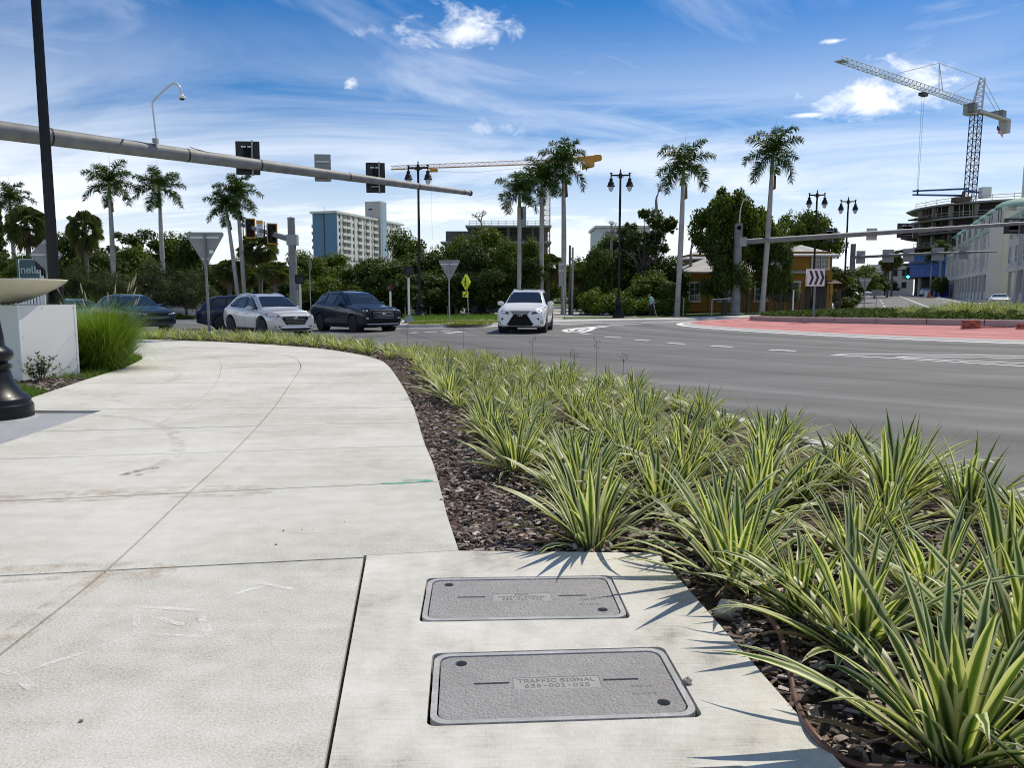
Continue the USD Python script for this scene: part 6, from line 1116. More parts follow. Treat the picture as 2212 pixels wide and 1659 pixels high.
trng = np.random.default_rng(31)
def plant_tree(kind, px, top, wpx, y, where, cat_='tree'):
    x = (px-IW/2)*mpp(y); z = float(G(x, y))+0.08; H = HC+(HZ-top)*mpp(y)-z; w, h = TH[kind]; sx = wpx*mpp(y)/w*1.15; sz = H/h*(1.06 if kind in ('dark', 'dark2', 'mid', 'mid2') else 1.0)
    nm = {'bush': 'bush', 'bushd': 'bush', 'cone': 'conifer'}.get(kind, 'tree')
    inst(TR[kind], nm, f'{DESC[kind]} {where}', 'bush' if 'bush' in kind else 'tree', (x, y, z), trng.uniform(0, 6.28) if kind not in ('open', 'spread', 'big') else trng.uniform(-0.6, 0.6), (sx, sx, sz), 'bushes by the far kerb' if 'bush' in kind else 'trees beyond the junction')
for a in [('cone', 16, 442, 45, 78, 'behind the leftmost royal palm'), ('cone', 198, 460, 34, 95, 'with a spire top left of the two tall palms'), ('dark', 10, 520, 130, 66, 'at the left picture edge'), ('mid', 70, 540, 120, 58, 'behind the green name sign'), ('dark2', 160, 492, 130, 75, 'behind the left lamp post'), ('mid2', 120, 545, 110, 60, 'right behind the lamp post'), ('dark', 225, 520, 120, 68, 'behind the young palm'), ('open', 300, 490, 150, 84, 'between the two tall left palms'), ('mid', 380, 488, 130, 86, 'right of the second tall palm'), ('dark2', 425, 500, 110, 80, 'behind the big yield sign'), ('oak', 330, 548, 190, 54, 'over the parked cars at left, biggest'), ('oak', 245, 575, 130, 51, 'just right of the fountain grass'), ('oak', 405, 570, 130, 52, 'left of the big yield sign post'), ('oak', 185, 560, 110, 53, 'behind the fountain grass plumes'), ('mid2', 300, 530, 130, 72, 'behind the left oaks'),
          ('dark', 470, 560, 130, 66, 'behind the leaning palm pair'), ('mid', 540, 548, 110, 78, 'right of the leaning palm pair'), ('dark2', 610, 565, 130, 74, 'behind the mid signal pole, left'), ('mid', 665, 530, 120, 88, 'below the blue tower, left'), ('mid2', 725, 545, 120, 90, 'below the blue tower, middle'), ('dark', 640, 590, 130, 68, 'above the silver car'), ('mid', 700, 590, 120, 62, 'right of the mid signal pole'), ('mid2', 755, 575, 120, 70, 'at the utility pole'), ('dark', 770, 615, 130, 58, 'above the black car, low'), ('dark', 820, 535, 130, 66, 'right of the utility pole'), ('mid', 880, 480, 120, 70, 'with the high top left of the second lamp post'), ('dark2', 850, 560, 150, 58, 'over the black car bonnet'), ('dark', 925, 520, 130, 63, 'right behind the second lamp post'), ('mid', 985, 495, 120, 68, 'left of the unfinished building'), ('dark2', 905, 585, 150, 56, 'behind the pedestrian signal'), ('mid2', 1050, 488, 140, 64, 'covering the unfinished building'), ('dark', 985, 570, 150, 57, 'behind the corner yield sign'), ('dark', 1065, 560, 140, 60, 'behind the yellow crossing sign'), ('mid', 1110, 540, 120, 70, 'at the first of the three middle palms'), ('mid', 1090, 503, 110, 62, 'before the unfinished building, right'), ('mid2', 1142, 514, 95, 63, 'between the first two middle palms, tall'), ('dark', 1292, 512, 85, 63, 'before the white flat-roofed building'), ('dark', 1020, 497, 110, 61, 'before the unfinished building, left'), ('dark2', 1135, 552, 100, 60, 'at the feet of the three middle palms'), ('dark', 1668, 475, 85, 63, 'right of the tallest palm, before the house'), ('dark2', 1165, 560, 120, 74, 'between the three middle palms'), ('mid', 1250, 548, 110, 82, 'right of the three middle palms'), ('dark', 1290, 555, 120, 72, 'left of the middle lamp post'), ('mid2', 1320, 505, 110, 86, 'behind the middle lamp post'), ('open', 1385, 440, 165, 66, 'with dead limbs right of the middle lamp post'), ('dark', 1345, 520, 110, 68, 'below the open tree'), ('dark2', 1430, 545, 130, 66, 'left of the tall right palm'), ('mid', 1400, 575, 130, 62, 'behind the walking man'), ('dark', 1490, 565, 110, 84, 'behind the yellow house left'), ('big', 1560, 402, 130, 62, 'left of the tallest palm'), ('big', 1612, 440, 110, 64, 'right behind the signal pole'), ('dark2', 1565, 500, 125, 60, 'in front of the yellow house, low crown'), ('mid2', 1700, 590, 50, 64, 'small at the yellow house corner'), ('spread', 1725, 424, 165, 86, 'behind the yellow house roof'), ('mid', 1665, 470, 120, 82, 'behind the tallest palm'), ('dark', 1800, 560, 90, 80, 'right of the yellow house'), ('mid', 1852, 565, 90, 105, 'left of the far street'), ('dark2', 1884, 585, 70, 140, 'farther along the left of the street'), ('mid', 1905, 600, 60, 190, 'far down the street'), ('dark', 1822, 600, 80, 74, 'at the right lamp posts'), ('dark', 2024, 590, 40, 150, 'at the end of the townhouses'),
          ('mid', 90, 560, 200, 115, 'in the far tree line, leftmost'), ('dark', 260, 565, 200, 118, 'in the far tree line behind the oaks'), ('mid2', 500, 575, 220, 120, 'in the far tree line behind the palm pair'), ('dark', 800, 585, 220, 110, 'in the far tree line below the tower'), ('dark2', 1230, 590, 200, 108, 'in the far tree line at the palms'), ('mid', 1450, 590, 200, 115, 'in the far tree line behind the house'), ('dark', -60, 560, 160, 60, 'mostly outside the left edge')]: plant_tree(*a)
for a in [('bush', 1300, 612, 110, 60, 'left of the middle lamp post foot'), ('bush', 1352, 606, 100, 59, 'right of the middle lamp post foot'), ('bush', 1402, 632, 90, 60.5, 'behind the walking man'), ('bush', 1450, 635, 80, 60, 'at the tall right palm foot'), ('bushd', 1265, 625, 70, 63, 'beside the utility poles'), ('bushd', 860, 650, 120, 60, 'behind the black car'), ('bushd', 945, 655, 110, 61, 'behind the diamond markers'), ('bushd', 1030, 648, 70, 63, 'left of the parked grey car'), ('bushd', 1820, 640, 60, 68, 'at the foot of the right lamp posts'), ('bush', 400, 674, 60, 50.5, 'in the verge before the parked cars'), ('bushd', 700, 640, 110, 64, 'between silver and black cars'), ('bushd', 600, 640, 110, 64, 'behind the silver car'), ('bushd', 470, 640, 100, 62, 'behind the navy car')]: plant_tree(*a)
# bare twigs: dead crowns over the mass
def dead_tree(label, px, base, top, y, seed, w):
    g = np.random.default_rng(seed); x = (px-IW/2)*mpp(y); z0 = HC+(HZ-base)*mpp(y); H = (base-top)*mpp(y); ms = []
    def br(p, d, L, r, dep):
        e = p+d*L; ms.append(tube([p, (p+e)/2+g.normal(0, L*0.06, 3), e], [r, r*0.8, r*0.55], 4, False))
        if dep:
            for _ in range(3): nd = d+g.normal(0, 0.55, 3)*np.array([w, w, 0.7]); nd[2] = max(nd[2], -0.05); br(e, nd/np.linalg.norm(nd), L*0.68, r*0.55, dep-1)
    br(np.zeros(3), np.array([0, 0, 1.0]), H*0.36, 0.13, 4); gz = float(G(x, y))
    t = thing('dead_tree', label, 'tree', (x, y, z0)); obj(t, 'trunk', cyl((0, 0, gz-z0), (0, 0, 0), 0.2, 0.13, 6), mat('dead_wood', (0.30, 0.27, 0.235), 0.9)); obj(t, 'branches', cat(ms), MATS['dead_wood'], smooth=True)
dead_tree('bare twiggy tree top before the unfinished building', 1040, 500, 452, 66, 3, 1.2); dead_tree('dead grey limbs above the open tree', 1412, 450, 398, 66, 4, 0.8); dead_tree('bare branches right of the tall right palm', 1488, 560, 505, 68, 5, 1.0); dead_tree('dead limb left of the middle lamp post', 1318, 520, 478, 66, 6, 0.8)

def frond(az, el, L, droop, seed, nl=58, lw=0.055, ll=0.60, plum=1.0):
    g = np.random.default_rng(seed); d = np.array([math.cos(az), math.sin(az), 0]); th = el; pos = np.zeros(3); pts = []; S = 12; side = np.array([-d[1], d[0], 0])
    for i in range(S+1):
        pts.append(pos.copy()); pos = pos+(d*math.cos(th)+np.array([0, 0, math.sin(th)]))*L/S; th -= droop/S*(0.5+1.1*i/S)
    pts = np.array(pts); ra = tube(pts, np.linspace(0.035, 0.006, S+1), 4, False); V, Fc = [], []
    for k in range(nl):
        s = 0.10+0.90*(k/nl); f = s*S; i = min(int(f), S-1); p = pts[i]+(pts[i+1]-pts[i])*(f-i); tg = pts[i+1]-pts[i]; tg /= np.linalg.norm(tg); up = np.cross(tg, side)*-1
        for sg in (-1, 1):
            el2 = g.uniform(-plum, plum*0.7); dd = side*sg*math.cos(el2)+up*math.sin(el2)+tg*0.55; dd /= np.linalg.norm(dd); l = ll*(0.45+0.75*math.sin(PI*min(s*0.9+0.08, 1)))*g.uniform(0.8, 1.15); wv = np.cross(dd, up); wv /= np.linalg.norm(wv)+1e-9; b = len(V)
            m = p+dd*l*0.55; e = p+dd*l+np.array([0, 0, -0.28*l]); V += [p-tg*lw*0.4, p+tg*lw*0.4, m+tg*lw*0.6, m-tg*lw*0.6, e]; Fc += [(b, b+1, b+2), (b, b+2, b+3), (b+3, b+2, b+4)]
    return cat(ra, M_(V, Fc))
def royal(seed, nf=15, H=10.4):
    p = proto('royal_palm'); g = np.random.default_rng(seed)
    obj(p, 'trunk', tube([(0, 0, -0.3), (0, 0, 0.4), (0.02, 0, 2.5), (0.04, 0.0, 5.0), (0.03, 0, 7.5), (0, 0, H-1.3)], [0.25, 0.20, 0.175, 0.19, 0.165, 0.125], 12), PTRUNK, smooth=True)
    obj(p, 'crownshaft', tube([(0, 0, H-1.3), (0, 0, H-1.1), (0, 0, H-0.4), (0, 0, H+0.1)], [0.13, 0.14, 0.11, 0.07], 10), SHAFT, smooth=True)
    for k in range(nf):
        q = k/(nf-1); el = 1.40-1.70*q+g.uniform(-0.12, 0.12); az = k*2.4+g.uniform(-0.3, 0.3)
        obj(p, 'frond', xf(frond(az, el, g.uniform(2.1, 2.5), 1.25+0.45*q, seed*50+k), (0, 0, H-0.05-0.12*q)), PLEAF)
    obj(p, 'spear', tube([(0, 0, H), (0.05, 0.02, H+1.0), (0.07, 0.03, H+2.3)], [0.03, 0.02, 0.004], 5), SHAFT)
    obj(p, 'hanging_sheath', xf(hull([(0, 0, 0), (0.16, 0, -0.2), (0.22, 0.02, -1.0), (0.02, 0.02, -1.1), (0.1, 0.05, -0.6)]), (0.12, -0.12, H-1.2)), DEADL); return p
RP = [royal(s) for s in (1, 2, 3)]
for i, (px, top, y, k, tilt, lb) in enumerate([(42, 400, 70, 0, (0, 0), 'royal palm farthest left, beside the black lamp post'), (255, 358, 62, 1, (0, 0.8), 'royal palm left of its pair, above the left oaks'), (360, 370, 64, 2, (0, 0), 'royal palm right of its pair, with torn sheath'), (500, 412, 58, 1, (0, -5.2), 'leaning royal palm, left one of the crossing pair'), (524, 384, 58.5, 0, (0, -2.0), 'upright royal palm of the crossing pair'), (1122, 378, 58, 2, (0, 0.5), 'lowest of the three royal palms before the orange crane'), (1169, 350, 60, 1, (0, 0), 'middle of the three royal palms before the orange crane'), (1214, 312, 61, 0, (0, -0.5), 'tallest of the three royal palms, over the crane counterweight'), (1468, 316, 57, 1, (0, 1.3), 'royal palm right of the middle lamp post'), (1655, 288, 59, 2, (0, 2.0), 'tallest royal palm, in front of the yellow house')]):
    xg = (px-IW/2)*mpp(y); H = HC+(HZ-top)*mpp(y)-float(G(xg, y)); s = H/12.1
    if tilt[1]: xg -= math.tan(math.radians(tilt[1]))*H*0.85
    inst(RP[k], 'royal_palm', lb, 'palm tree', (xg, y, float(G(xg, y))+0.05), 0.0 if tilt[1] else i*1.3, (min(s, 1.05), min(s, 1.05), s), 'royal palms across the road', (0, tilt[1]))
for px, top, y, lb in [(2022, 520, 150, 'palm at the corner of the unfinished tower'), (2003, 545, 158, 'second palm at the unfinished tower corner')]:
    xg = (px-IW/2)*mpp(y); H = HC+(HZ-top)*mpp(y)-float(G(xg, y)); s = H/12.1; inst(RP[px % 3], 'royal_palm', lb, 'palm tree', (xg, y, float(G(xg, y))), 1.0, (s*1.1, s*1.1, s), 'palms down the far street')
def fan_leaf(az, el, L, seed):
    g = np.random.default_rng(seed); d = np.array([math.cos(az)*math.cos(el), math.sin(az)*math.cos(el), math.sin(el)]); sd = np.cross(d, [0, 0, 1.0]); sd /= np.linalg.norm(sd)+1e-9; up = np.cross(sd, d); ro = g.normal(0, 0.9); sd, up = sd*math.cos(ro)+up*math.sin(ro), up*math.cos(ro)-sd*math.sin(ro); V, Fc = [], []; h = d*L*0.45; st = tube([(0, 0, 0), h], [0.018, 0.012], 4, False)
    for k in range(13):
        a = (k-6)*0.21; dd = d*math.cos(a)+sd*math.sin(a); l = L*0.62*(1-0.03*abs(k-6)); w = np.cross(dd, up)*0.045; b = len(V); m = h+dd*l*0.6+up*0.02; e = h+dd*l+np.array([0, 0, -0.38*l]); V += [h, m+w, e, m-w]; Fc += [(b, b+1, b+2), (b, b+2, b+3)]
    return cat(st, M_(V, Fc))
def sabal(seed, H=5.5, dead=10):
    p = proto('fan_palm'); g = np.random.default_rng(seed); obj(p, 'trunk', tube([(0, 0, -0.2), (0.03, 0, H*0.5), (0, 0, H)], [0.2, 0.17, 0.19], 9), TRUNK, smooth=True)
    for k in range(34): obj(p, 'leaf', xf(fan_leaf(k*2.4+g.uniform(-.3, .3), 1.45-2.1*(k/33)**0.9+g.uniform(-.2, .2), g.uniform(1.35, 1.75), seed*90+k), (0, 0, H)), FANL)
    for k in range(dead): obj(p, 'dead_leaf', xf(fan_leaf(k*2.4, -0.75-0.5*g.random(), g.uniform(1.2, 1.5), seed*70+k), (0, 0, H-0.1)), DEADL)
    return p
SB = [sabal(1), sabal(2, 5.5, 16)]
for i, (px, cy, y, s, lb) in enumerate([(566, 540, 60, 1.0, 'fan palm with ragged crown below the mid mast arm'), (500, 585, 60, 0.9, 'fan palm behind the leaning palm trunk'), (598, 588, 58, 0.9, 'low fan palm with brown skirt above the silver car'), (533, 600, 62, 0.9, 'low fan palm between palm trunks and fan palms'), (75, 492, 64, 1.1, 'fan palm at the far left, right of the royal palm'), (1182, 575, 62, 1.05, 'fan palm behind the middle palm trunks'), (1232, 595, 64, 1.0, 'fan palm left of the utility poles'), (1145, 590, 60, 0.9, 'fan palm behind the lowest middle palm'), (197, 500, 58, 0.8, 'young palm with pale thin trunk behind the grass clump'), (1911, 566, 150, 1.2, 'fan palm far down the street'), (1920, 562, 162, 1.2, 'second fan palm far down the street'), (1806, 606, 70, 0.8, 'bright small palm right of the yellow house'), (855, 620, 60, 0.8, 'low fan palm in the dark thicket'), (760, 628, 62, 0.8, 'low fan palm behind the black car roof')]):
    xg = (px-IW/2)*mpp(y); zc = HC+(HZ-cy)*mpp(y); zg = float(G(xg, y)); inst(SB[i % 2], 'fan_palm', lb, 'palm tree', (xg, y, zg), i*0.9, (s, s, (zc-zg)/5.5), 'fan palms among the trees')
# island planting: low juniper cover in front, flax behind
def spray(n, seed, region, h, w, zf, mtname=None):
    g = np.random.default_rng(seed); V, Fc = [], []; rp = shapely.prepared.prep(region); x0, y0, x1, y1 = region.bounds; k = 0
    while k < n:
        x, y = g.uniform(x0, x1), g.uniform(y0, y1)
        if not rp.contains(Point(x, y)): continue
        q = g.uniform(0, 6.28); hh = h*g.uniform(0.5, 1.15); dx, dy = math.cos(q), math.sin(q); zz = float(zf(x, y)); le = hh*g.uniform(0.2, 1.0); z2 = zz+hh*g.uniform(0.1, 0.7)
        V += [(x-dy*w, y+dx*w, z2), (x+dy*w, y-dx*w, z2+0.02), (x+dx*le, y+dy*le, z2+hh*0.35)]; Fc.append((3*k, 3*k+1, 3*k+2)); k += 1
    return M_(V, Fc)
ISL = Polygon(circ(IC, RI-0.55)).intersection(sbox(12, 26, 36, 56))
solo('ground_cover', 'low dark green juniper cover on the raised island', 'ground cover', spray(60000, 41, ISL, 0.25, 0.04, island_z), leafmat('juniper', (0.02, 0.045, 0.006), (0.085, 0.13, 0.016), 0.8, 0.15, 0.08), kind='stuff')
g = np.random.default_rng(5); k = 0
while k < 60:
    x, y = g.uniform(17, 34), g.uniform(30, 46)
    px = IW/2+F*x/y
    if math.hypot(x-IC[0], y-IC[1]) > RI-2.6 or px < 1930 or px > 2260: continue
    s = g.uniform(0.95, 1.45) if px > 2040 else g.uniform(0.7, 1.0); inst(FAR[k % 6], 'island_flax', ('tall pale striped plant at the right of the raised island' if px > 2040 else 'short striped plant left on the raised island'), 'flax lily', (x, y, float(island_z(x, y))+0.05), g.uniform(0, 6), (s, s, s), 'striped plants on the raised island'); k += 1
solo('grass', 'unmown grass tufts along the corner walk and thicket', 'grass', turf(Polygon(gxy([(880, 697), (1090, 693), (1090, 686), (870, 690)], 0.1)), 5200, 0.12, 0.40, 51, w=0.02, zf=lambda x, y: G(x, y)+0.1), GBL, kind='stuff')
solo('grass', 'bright lawn grass at the corner kerb', 'grass', turf(Polygon(gxy([(880, 701.3), (986, 702.0), (1046, 700.6), (1082, 697.5), (1090, 693.5), (890, 696)], 0.13)), 9000, 0.05, 0.13, 52, w=0.02, zf=lambda x, y: G(x, y)+0.12), leafmat('lawn_blade', (0.13, 0.17, 0.015), (0.26, 0.29, 0.03), 0.6, 0.3), kind='stuff')
# ------------------------------------------------------------ buildings and cranes
def obox(o, u, v, a, b, z0, z1):
    "box in a building frame: o + u*[a0,a1] + v*[b0,b1]"
    o, u, v = [np.array([q[0], q[1], 0.0]) for q in (o, u, v)]; P = [o+u*x+v*y+[0, 0, z] for z in (z0, z1) for (x, y) in ((a[0], b[0]), (a[1], b[0]), (a[1], b[1]), (a[0], b[1]))]; return (np.array(P), BF)
def u_of(px, o, u):                                 # where the line o + u*t is seen at column px
    k = (px-IW/2)/F; return (k*o[1]-o[0])/(u[0]-k*u[1])
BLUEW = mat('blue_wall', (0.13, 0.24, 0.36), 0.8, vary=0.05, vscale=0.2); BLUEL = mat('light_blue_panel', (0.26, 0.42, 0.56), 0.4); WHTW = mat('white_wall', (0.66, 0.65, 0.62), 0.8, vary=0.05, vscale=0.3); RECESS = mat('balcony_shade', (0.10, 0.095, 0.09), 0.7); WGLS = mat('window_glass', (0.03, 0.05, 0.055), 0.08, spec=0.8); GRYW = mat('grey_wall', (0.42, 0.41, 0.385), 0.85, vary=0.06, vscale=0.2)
# blue and white tower
yt = 340.0; O = np.array([(734-IW/2)*mpp(yt), yt]); U = np.array([0.31, 1.0]); U /= np.linalg.norm(U); Vv = np.array([-U[1], U[0]]); zt0, zt1 = 1.0, HC+(HZ-464)*mpp(yt); L1, Lc0, Lc1, L2 = u_of(821, O, U), u_of(823, O, U), u_of(835, O, U), u_of(875, O, U)
t = thing('apartment_tower', 'blue and white apartment tower standing above the trees', 'building')
dw = 12.0
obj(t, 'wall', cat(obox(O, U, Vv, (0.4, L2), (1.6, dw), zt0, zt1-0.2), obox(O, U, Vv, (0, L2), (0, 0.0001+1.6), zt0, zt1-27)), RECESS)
obj(t, 'blue_end_wall', cat(obox(O, U, Vv, (-0.3, 0.45), (0, 5.6), zt0, zt1)), BLUEW); obj(t, 'blue_end_wall', obox(O, U, Vv, (0.3, 1.2), (6.6, dw), zt0, zt1), BLUEW); obj(t, 'recess_wall', obox(O, U, Vv, (0.9, 1.3), (5.6, 6.6), zt0, zt1), BLUEL)
obj(t, 'roof_edge', cat(obox(O, U, Vv, (-0.8, L1), (-0.5, dw+0.6), zt1, zt1+0.9), obox(O, U, Vv, (Lc1, L2), (-0.5, dw), zt1, zt1+0.9)), WHTW)
X5 = lambda z: (1180+z/5.82)/1.7459
uu = lambda z: u_of(X5(z), O, U)
for a, b in [(590, 622), (668, 712), (792, 800), (885, 925), (968, 1040), (1125, 1160), (1185, 1210), (1290, 1325), (1352, 1380), (1462, 1490), (1630, 1642), (1690, 1722), (1750, 1765), (1832, 1860), (1890, 1960)]: obj(t, 'pier', obox(O, U, Vv, (uu(a), uu(b)), (-0.1, 1.6), zt1-27, zt1), WHTW)
sh = 3.0
for s in range(8):
    z = zt1-sh*s
    for a, b in [(622, 668), (925, 968), (1160, 1185), (1325, 1352), (1722, 1750), (1860, 1890)]:
        obj(t, 'spandrel', obox(O, U, Vv, (uu(a)-.02, uu(b)+.02), (0.1, 1.6), z-3.0, z-1.95), WHTW); obj(t, 'window', obox(O, U, Vv, (uu(a), uu(b)), (0.4, 0.5), z-1.95, z-0.25), WGLS); obj(t, 'window_head', obox(O, U, Vv, (uu(a), uu(b)), (0.1, 0.6), z-0.28, z), WHTW)
    for a, b in [(712, 792), (800, 885), (1040, 1125), (1210, 1290), (1380, 1462), (1642, 1690), (1765, 1832)]:
        obj(t, 'balcony_parapet', obox(O, U, Vv, (uu(a)-0.1, uu(b)+0.1), (-0.6, 0.1), z-3.2, z-2.0), WHTW); obj(t, 'balcony_door', obox(O, U, Vv, (uu(a)+0.2, uu((a+b)/2)), (1.5, 1.58), z-2.9, z-0.6), WGLS)
    if s in (1, 2, 3, 4): obj(t, 'side_balcony', obox(O, U, Vv, (0.8, 3.0), (dw, dw+0.9), z-2.9, z-1.6), GRYW)
obj(t, 'lift_core', obox(O, U, Vv, (Lc0-0.5, Lc1), (-1.2, 6.8), zt0, HC+(HZ-451)*mpp(yt+60)*1.0+0.0), GRYW)
obj(t, 'blue_strip', obox(O, U, Vv, (Lc0+1.0, Lc1-1.0), (-1.3, -1.2), zt0, HC+(HZ-455)*mpp(yt+60)), BLUEL)
obj(t, 'roof_sign', xf(text('MS', 1.3, (0, 0, 0), 0.1, True), (0, 0, 0), 0) if False else obox(O, U, Vv, (Lc0-0.6, Lc0-0.5), (3.0, 5.0), HC+(HZ-468)*mpp(yt+60), HC+(HZ-465)*mpp(yt+60)), SBK)
obj(t, 'antenna', cyl((O[0]-6, O[1]+4, zt1), (O[0]-6, O[1]+4, zt1+3.5), 0.12, n=5), WHTW)
# unfinished building in the middle
CONCR = mat('raw_concrete', (0.27, 0.26, 0.25), 0.9, vary=0.15, vscale=0.5); DCON = mat('dark_concrete', (0.11, 0.10, 0.095), 0.9, vary=0.2, vscale=0.4); BRN = mat('brown_shoring', (0.10, 0.065, 0.05), 0.9, vary=0.3, vscale=0.8); BLUT = mat('blue_tarp', (0.03, 0.09, 0.32), 0.6, vary=0.2, vscale=0.6); RAIL = mat('site_rail', (0.42, 0.36, 0.27), 0.8)
ym = 175.0; mm_ = mpp(ym); xa, xb = (958-IW/2)*mm_, (1186-IW/2)*mm_; Zm = lambda r: HC+(HZ-r)*mm_
t = thing('unfinished_building', 'unfinished concrete building with open floors behind the middle palms', 'building')
for k, r in enumerate((492, 526, 560, 594)):
    x0 = xa+(5.5 if k == 0 else 0); obj(t, 'slab', box(((x0+xb)/2, ym+7, Zm(r)), (xb-x0+0.8, 15, 0.42)), CONCR)
    for c in range(9): obj(t, 'column', box((xa+1+(xb-xa-2)*c/8, ym+0.6, Zm(r+17)), (0.5, 0.5, 3.2)), DCON) if k < 3 and (k or c > 1) else None
obj(t, 'back_wall', box(((xa+xb)/2, ym+9, 8), (xb-xa, 0.3, 16)), DCON); obj(t, 'lift_core', box(((1117+1137-IW)/2*mm_, ym+5, Zm(490)+2), (2.0, 3, 5.0)), CONCR)
for c in range(12): obj(t, 'guard_post', cyl((xa+6+(xb-xa-6)*c/11, ym-0.3, Zm(491)), (xa+6+(xb-xa-6)*c/11, ym-0.3, Zm(480)), 0.05, n=4), RAIL)
for r in (481, 486): obj(t, 'guard_rail', box(((xa+6+xb)/2, ym-0.3, Zm(r)), (xb-xa-6, 0.05, 0.08)), RAIL)
for c in range(8): obj(t, 'prop', cyl(((1150+4.5*c-IW/2)*mm_, ym+1.5, Zm(525)), ((1150+4.5*c-IW/2)*mm_, ym+1.5, Zm(494)), 0.07, n=4), BRN)
def lattice(p0, p1, w0, w1, nseg, r, up=(0, 0, 1), square=True, rd=None):
    p0, p1 = np.array(p0, float), np.array(p1, float); d = (p1-p0)/np.linalg.norm(p1-p0); up = np.array(up, float); s = np.cross(d, up); s /= np.linalg.norm(s); uu_ = np.cross(s, d); ms = []; rd = rd or r*0.55
    cor = [(-1, -1), (1, -1), (1, 1), (-1, 1)] if square else [(-1, 0), (1, 0), (0, 1.7)]
    pt = lambda k, c: p0+(p1-p0)*k/nseg+(s*c[0]+uu_*c[1])*(w0+(w1-w0)*k/nseg)/2
    for c in cor: ms.append(cyl(pt(0, c), pt(nseg, c), r, n=4))
    for k in range(nseg):
        for i in range(len(cor)):
            a, b = cor[i], cor[(i+1) % len(cor)]; ms.append(cyl(pt(k, a), pt(k+1, b), rd, n=3)); ms.append(cyl(pt(k, a), pt(k, b), rd, n=3))
    return cat(ms)
ORC = mat('crane_orange', (0.62, 0.27, 0.03), 0.5); JIBC = mat('crane_jib', (0.55, 0.30, 0.16), 0.6); YELC = mat('crane_yellow', (0.55, 0.40, 0.14), 0.6); WHC = mat('crane_white', (0.50, 0.51, 0.50), 0.5); DBC = mat('crane_dark_blue', (0.02, 0.03, 0.06), 0.5)
yc = 182.0; mc = mpp(yc); Zc = lambda r: HC+(HZ-r)*mc; Xc = lambda p: (p-IW/2)*mc
t = thing('tower_crane', 'orange tower crane with long level jib above the middle palms', 'crane')
obj(t, 'mast', lattice((Xc(1180), yc, 1), (Xc(1180), yc, Zc(362)), 1.35, 1.35, 26, 0.10, up=(0, 1, 0)), YELC); obj(t, 'jib', lattice((Xc(1185), yc, Zc(362)), (Xc(851), yc, Zc(374)), 1.1, 0.9, 26, 0.07, square=False, rd=0.045), JIBC)
obj(t, 'counter_jib', hull([(Xc(1175), yc+a, Zc(r)) for a in (-0.7, 0.7) for r in (362, 355)]+[(Xc(1280), yc+a, Zc(r)) for a in (-0.7, 0.7) for r in (354, 346)]), ORC); obj(t, 'counterweight', hull([(Xc(p), yc+a, Zc(r)) for a in (-0.9, 0.9) for p, r in ((1254, 374), (1279, 368), (1254, 356), (1279, 352))]), ORC)
obj(t, 'tail_box', hull([(Xc(p), yc+a, Zc(r)) for a in (-0.8, 0.8) for p, r in ((1279, 345), (1292, 345), (1295, 350), (1294, 355), (1279, 358))]), ORC); obj(t, 'trolley', box((Xc(941), yc, Zc(376)), (1.8, 1.2, 0.6)), ORC); obj(t, 'hoist_cable', tube([(Xc(1178), yc, Zc(366)), (Xc(1030), yc, Zc(380)), (Xc(870), yc, Zc(376))], 0.025, 3), SBK); obj(t, 'hoist_rope', cyl((Xc(936), yc, Zc(376)), (Xc(936), yc, Zc(520)), 0.02, n=3), SBK)
# pale modern building behind the open tree, low roofs at left
yb = 125.0; mb = mpp(yb); Zb = lambda r: HC+(HZ-r)*mb; Xb = lambda p: (p-IW/2)*mb
t = thing('white_building', 'white flat-roofed building peeping out behind the middle lamp post', 'building')
obj(t, 'wall', box(((Xb(1286)+Xb(1400))/2, yb+5, Zb(502)/2+0.4), (Xb(1400)-Xb(1286), 10, Zb(502))), WHTW); obj(t, 'roof_edge', box(((Xb(1282)+Xb(1404))/2, yb+5, Zb(501)+0.55), (Xb(1404)-Xb(1282), 11, 0.35)), WHTW); obj(t, 'brown_panel', box((Xb(1318), yb-0.06, Zb(533)), (2.4, 0.12, 2.4)), mat('brown_panel', (0.13, 0.075, 0.05), 0.8))
for p, r in ((1317, 513), (1334, 535), (1366, 537), (1350, 513)): f = obj(t, 'window', box((Xb(p), yb-0.05, Zb(r)), (1.7, 0.12, 1.5)), WGLS); obj(f, 'frame', cat(box((Xb(p), yb-0.08, Zb(r)+0.78), (1.8, 0.1, 0.08)), box((Xb(p), yb-0.08, Zb(r)-0.78), (1.8, 0.1, 0.08))), WHTW)
ROOFW = mat('weathered_roof', (0.42, 0.41, 0.39), 0.9, vary=0.3, vscale=0.9); YWALL = mat('ochre_wall', (0.27, 0.14, 0.015), 0.85, vary=0.12, vscale=1.2); YTRIM = mat('ochre_trim', (0.31, 0.17, 0.022), 0.8); CRT = mat('cream_trim', (0.60, 0.56, 0.46), 0.7); PATCH = mat('roof_patch', (0.16, 0.155, 0.15), 0.9, vary=0.2)
def hip(x0, x1, y0, y1, ze, zr, ov=0.5):
    x0, x1, y0, y1 = x0-ov, x1+ov, y0-ov, y1+ov; h = (y1-y0)/2; r = min(h, (x1-x0)/2*0.98); return hull([(x, y, ze+e) for x in (x0, x1) for y in (y0, y1) for e in (-0.12, 0)]+[(x0+r, (y0+y1)/2, zr), (x1-r, (y0+y1)/2, zr)])
yh = 67.0; mh = mpp(yh); Zh = lambda r: HC+(HZ-r)*mh; Xh = lambda p: (p-IW/2)*mh; zg = float(G(20, yh))+0.1
t = thing('yellow_house', 'ochre yellow house with weathered pale hip roofs behind the black fence', 'house')
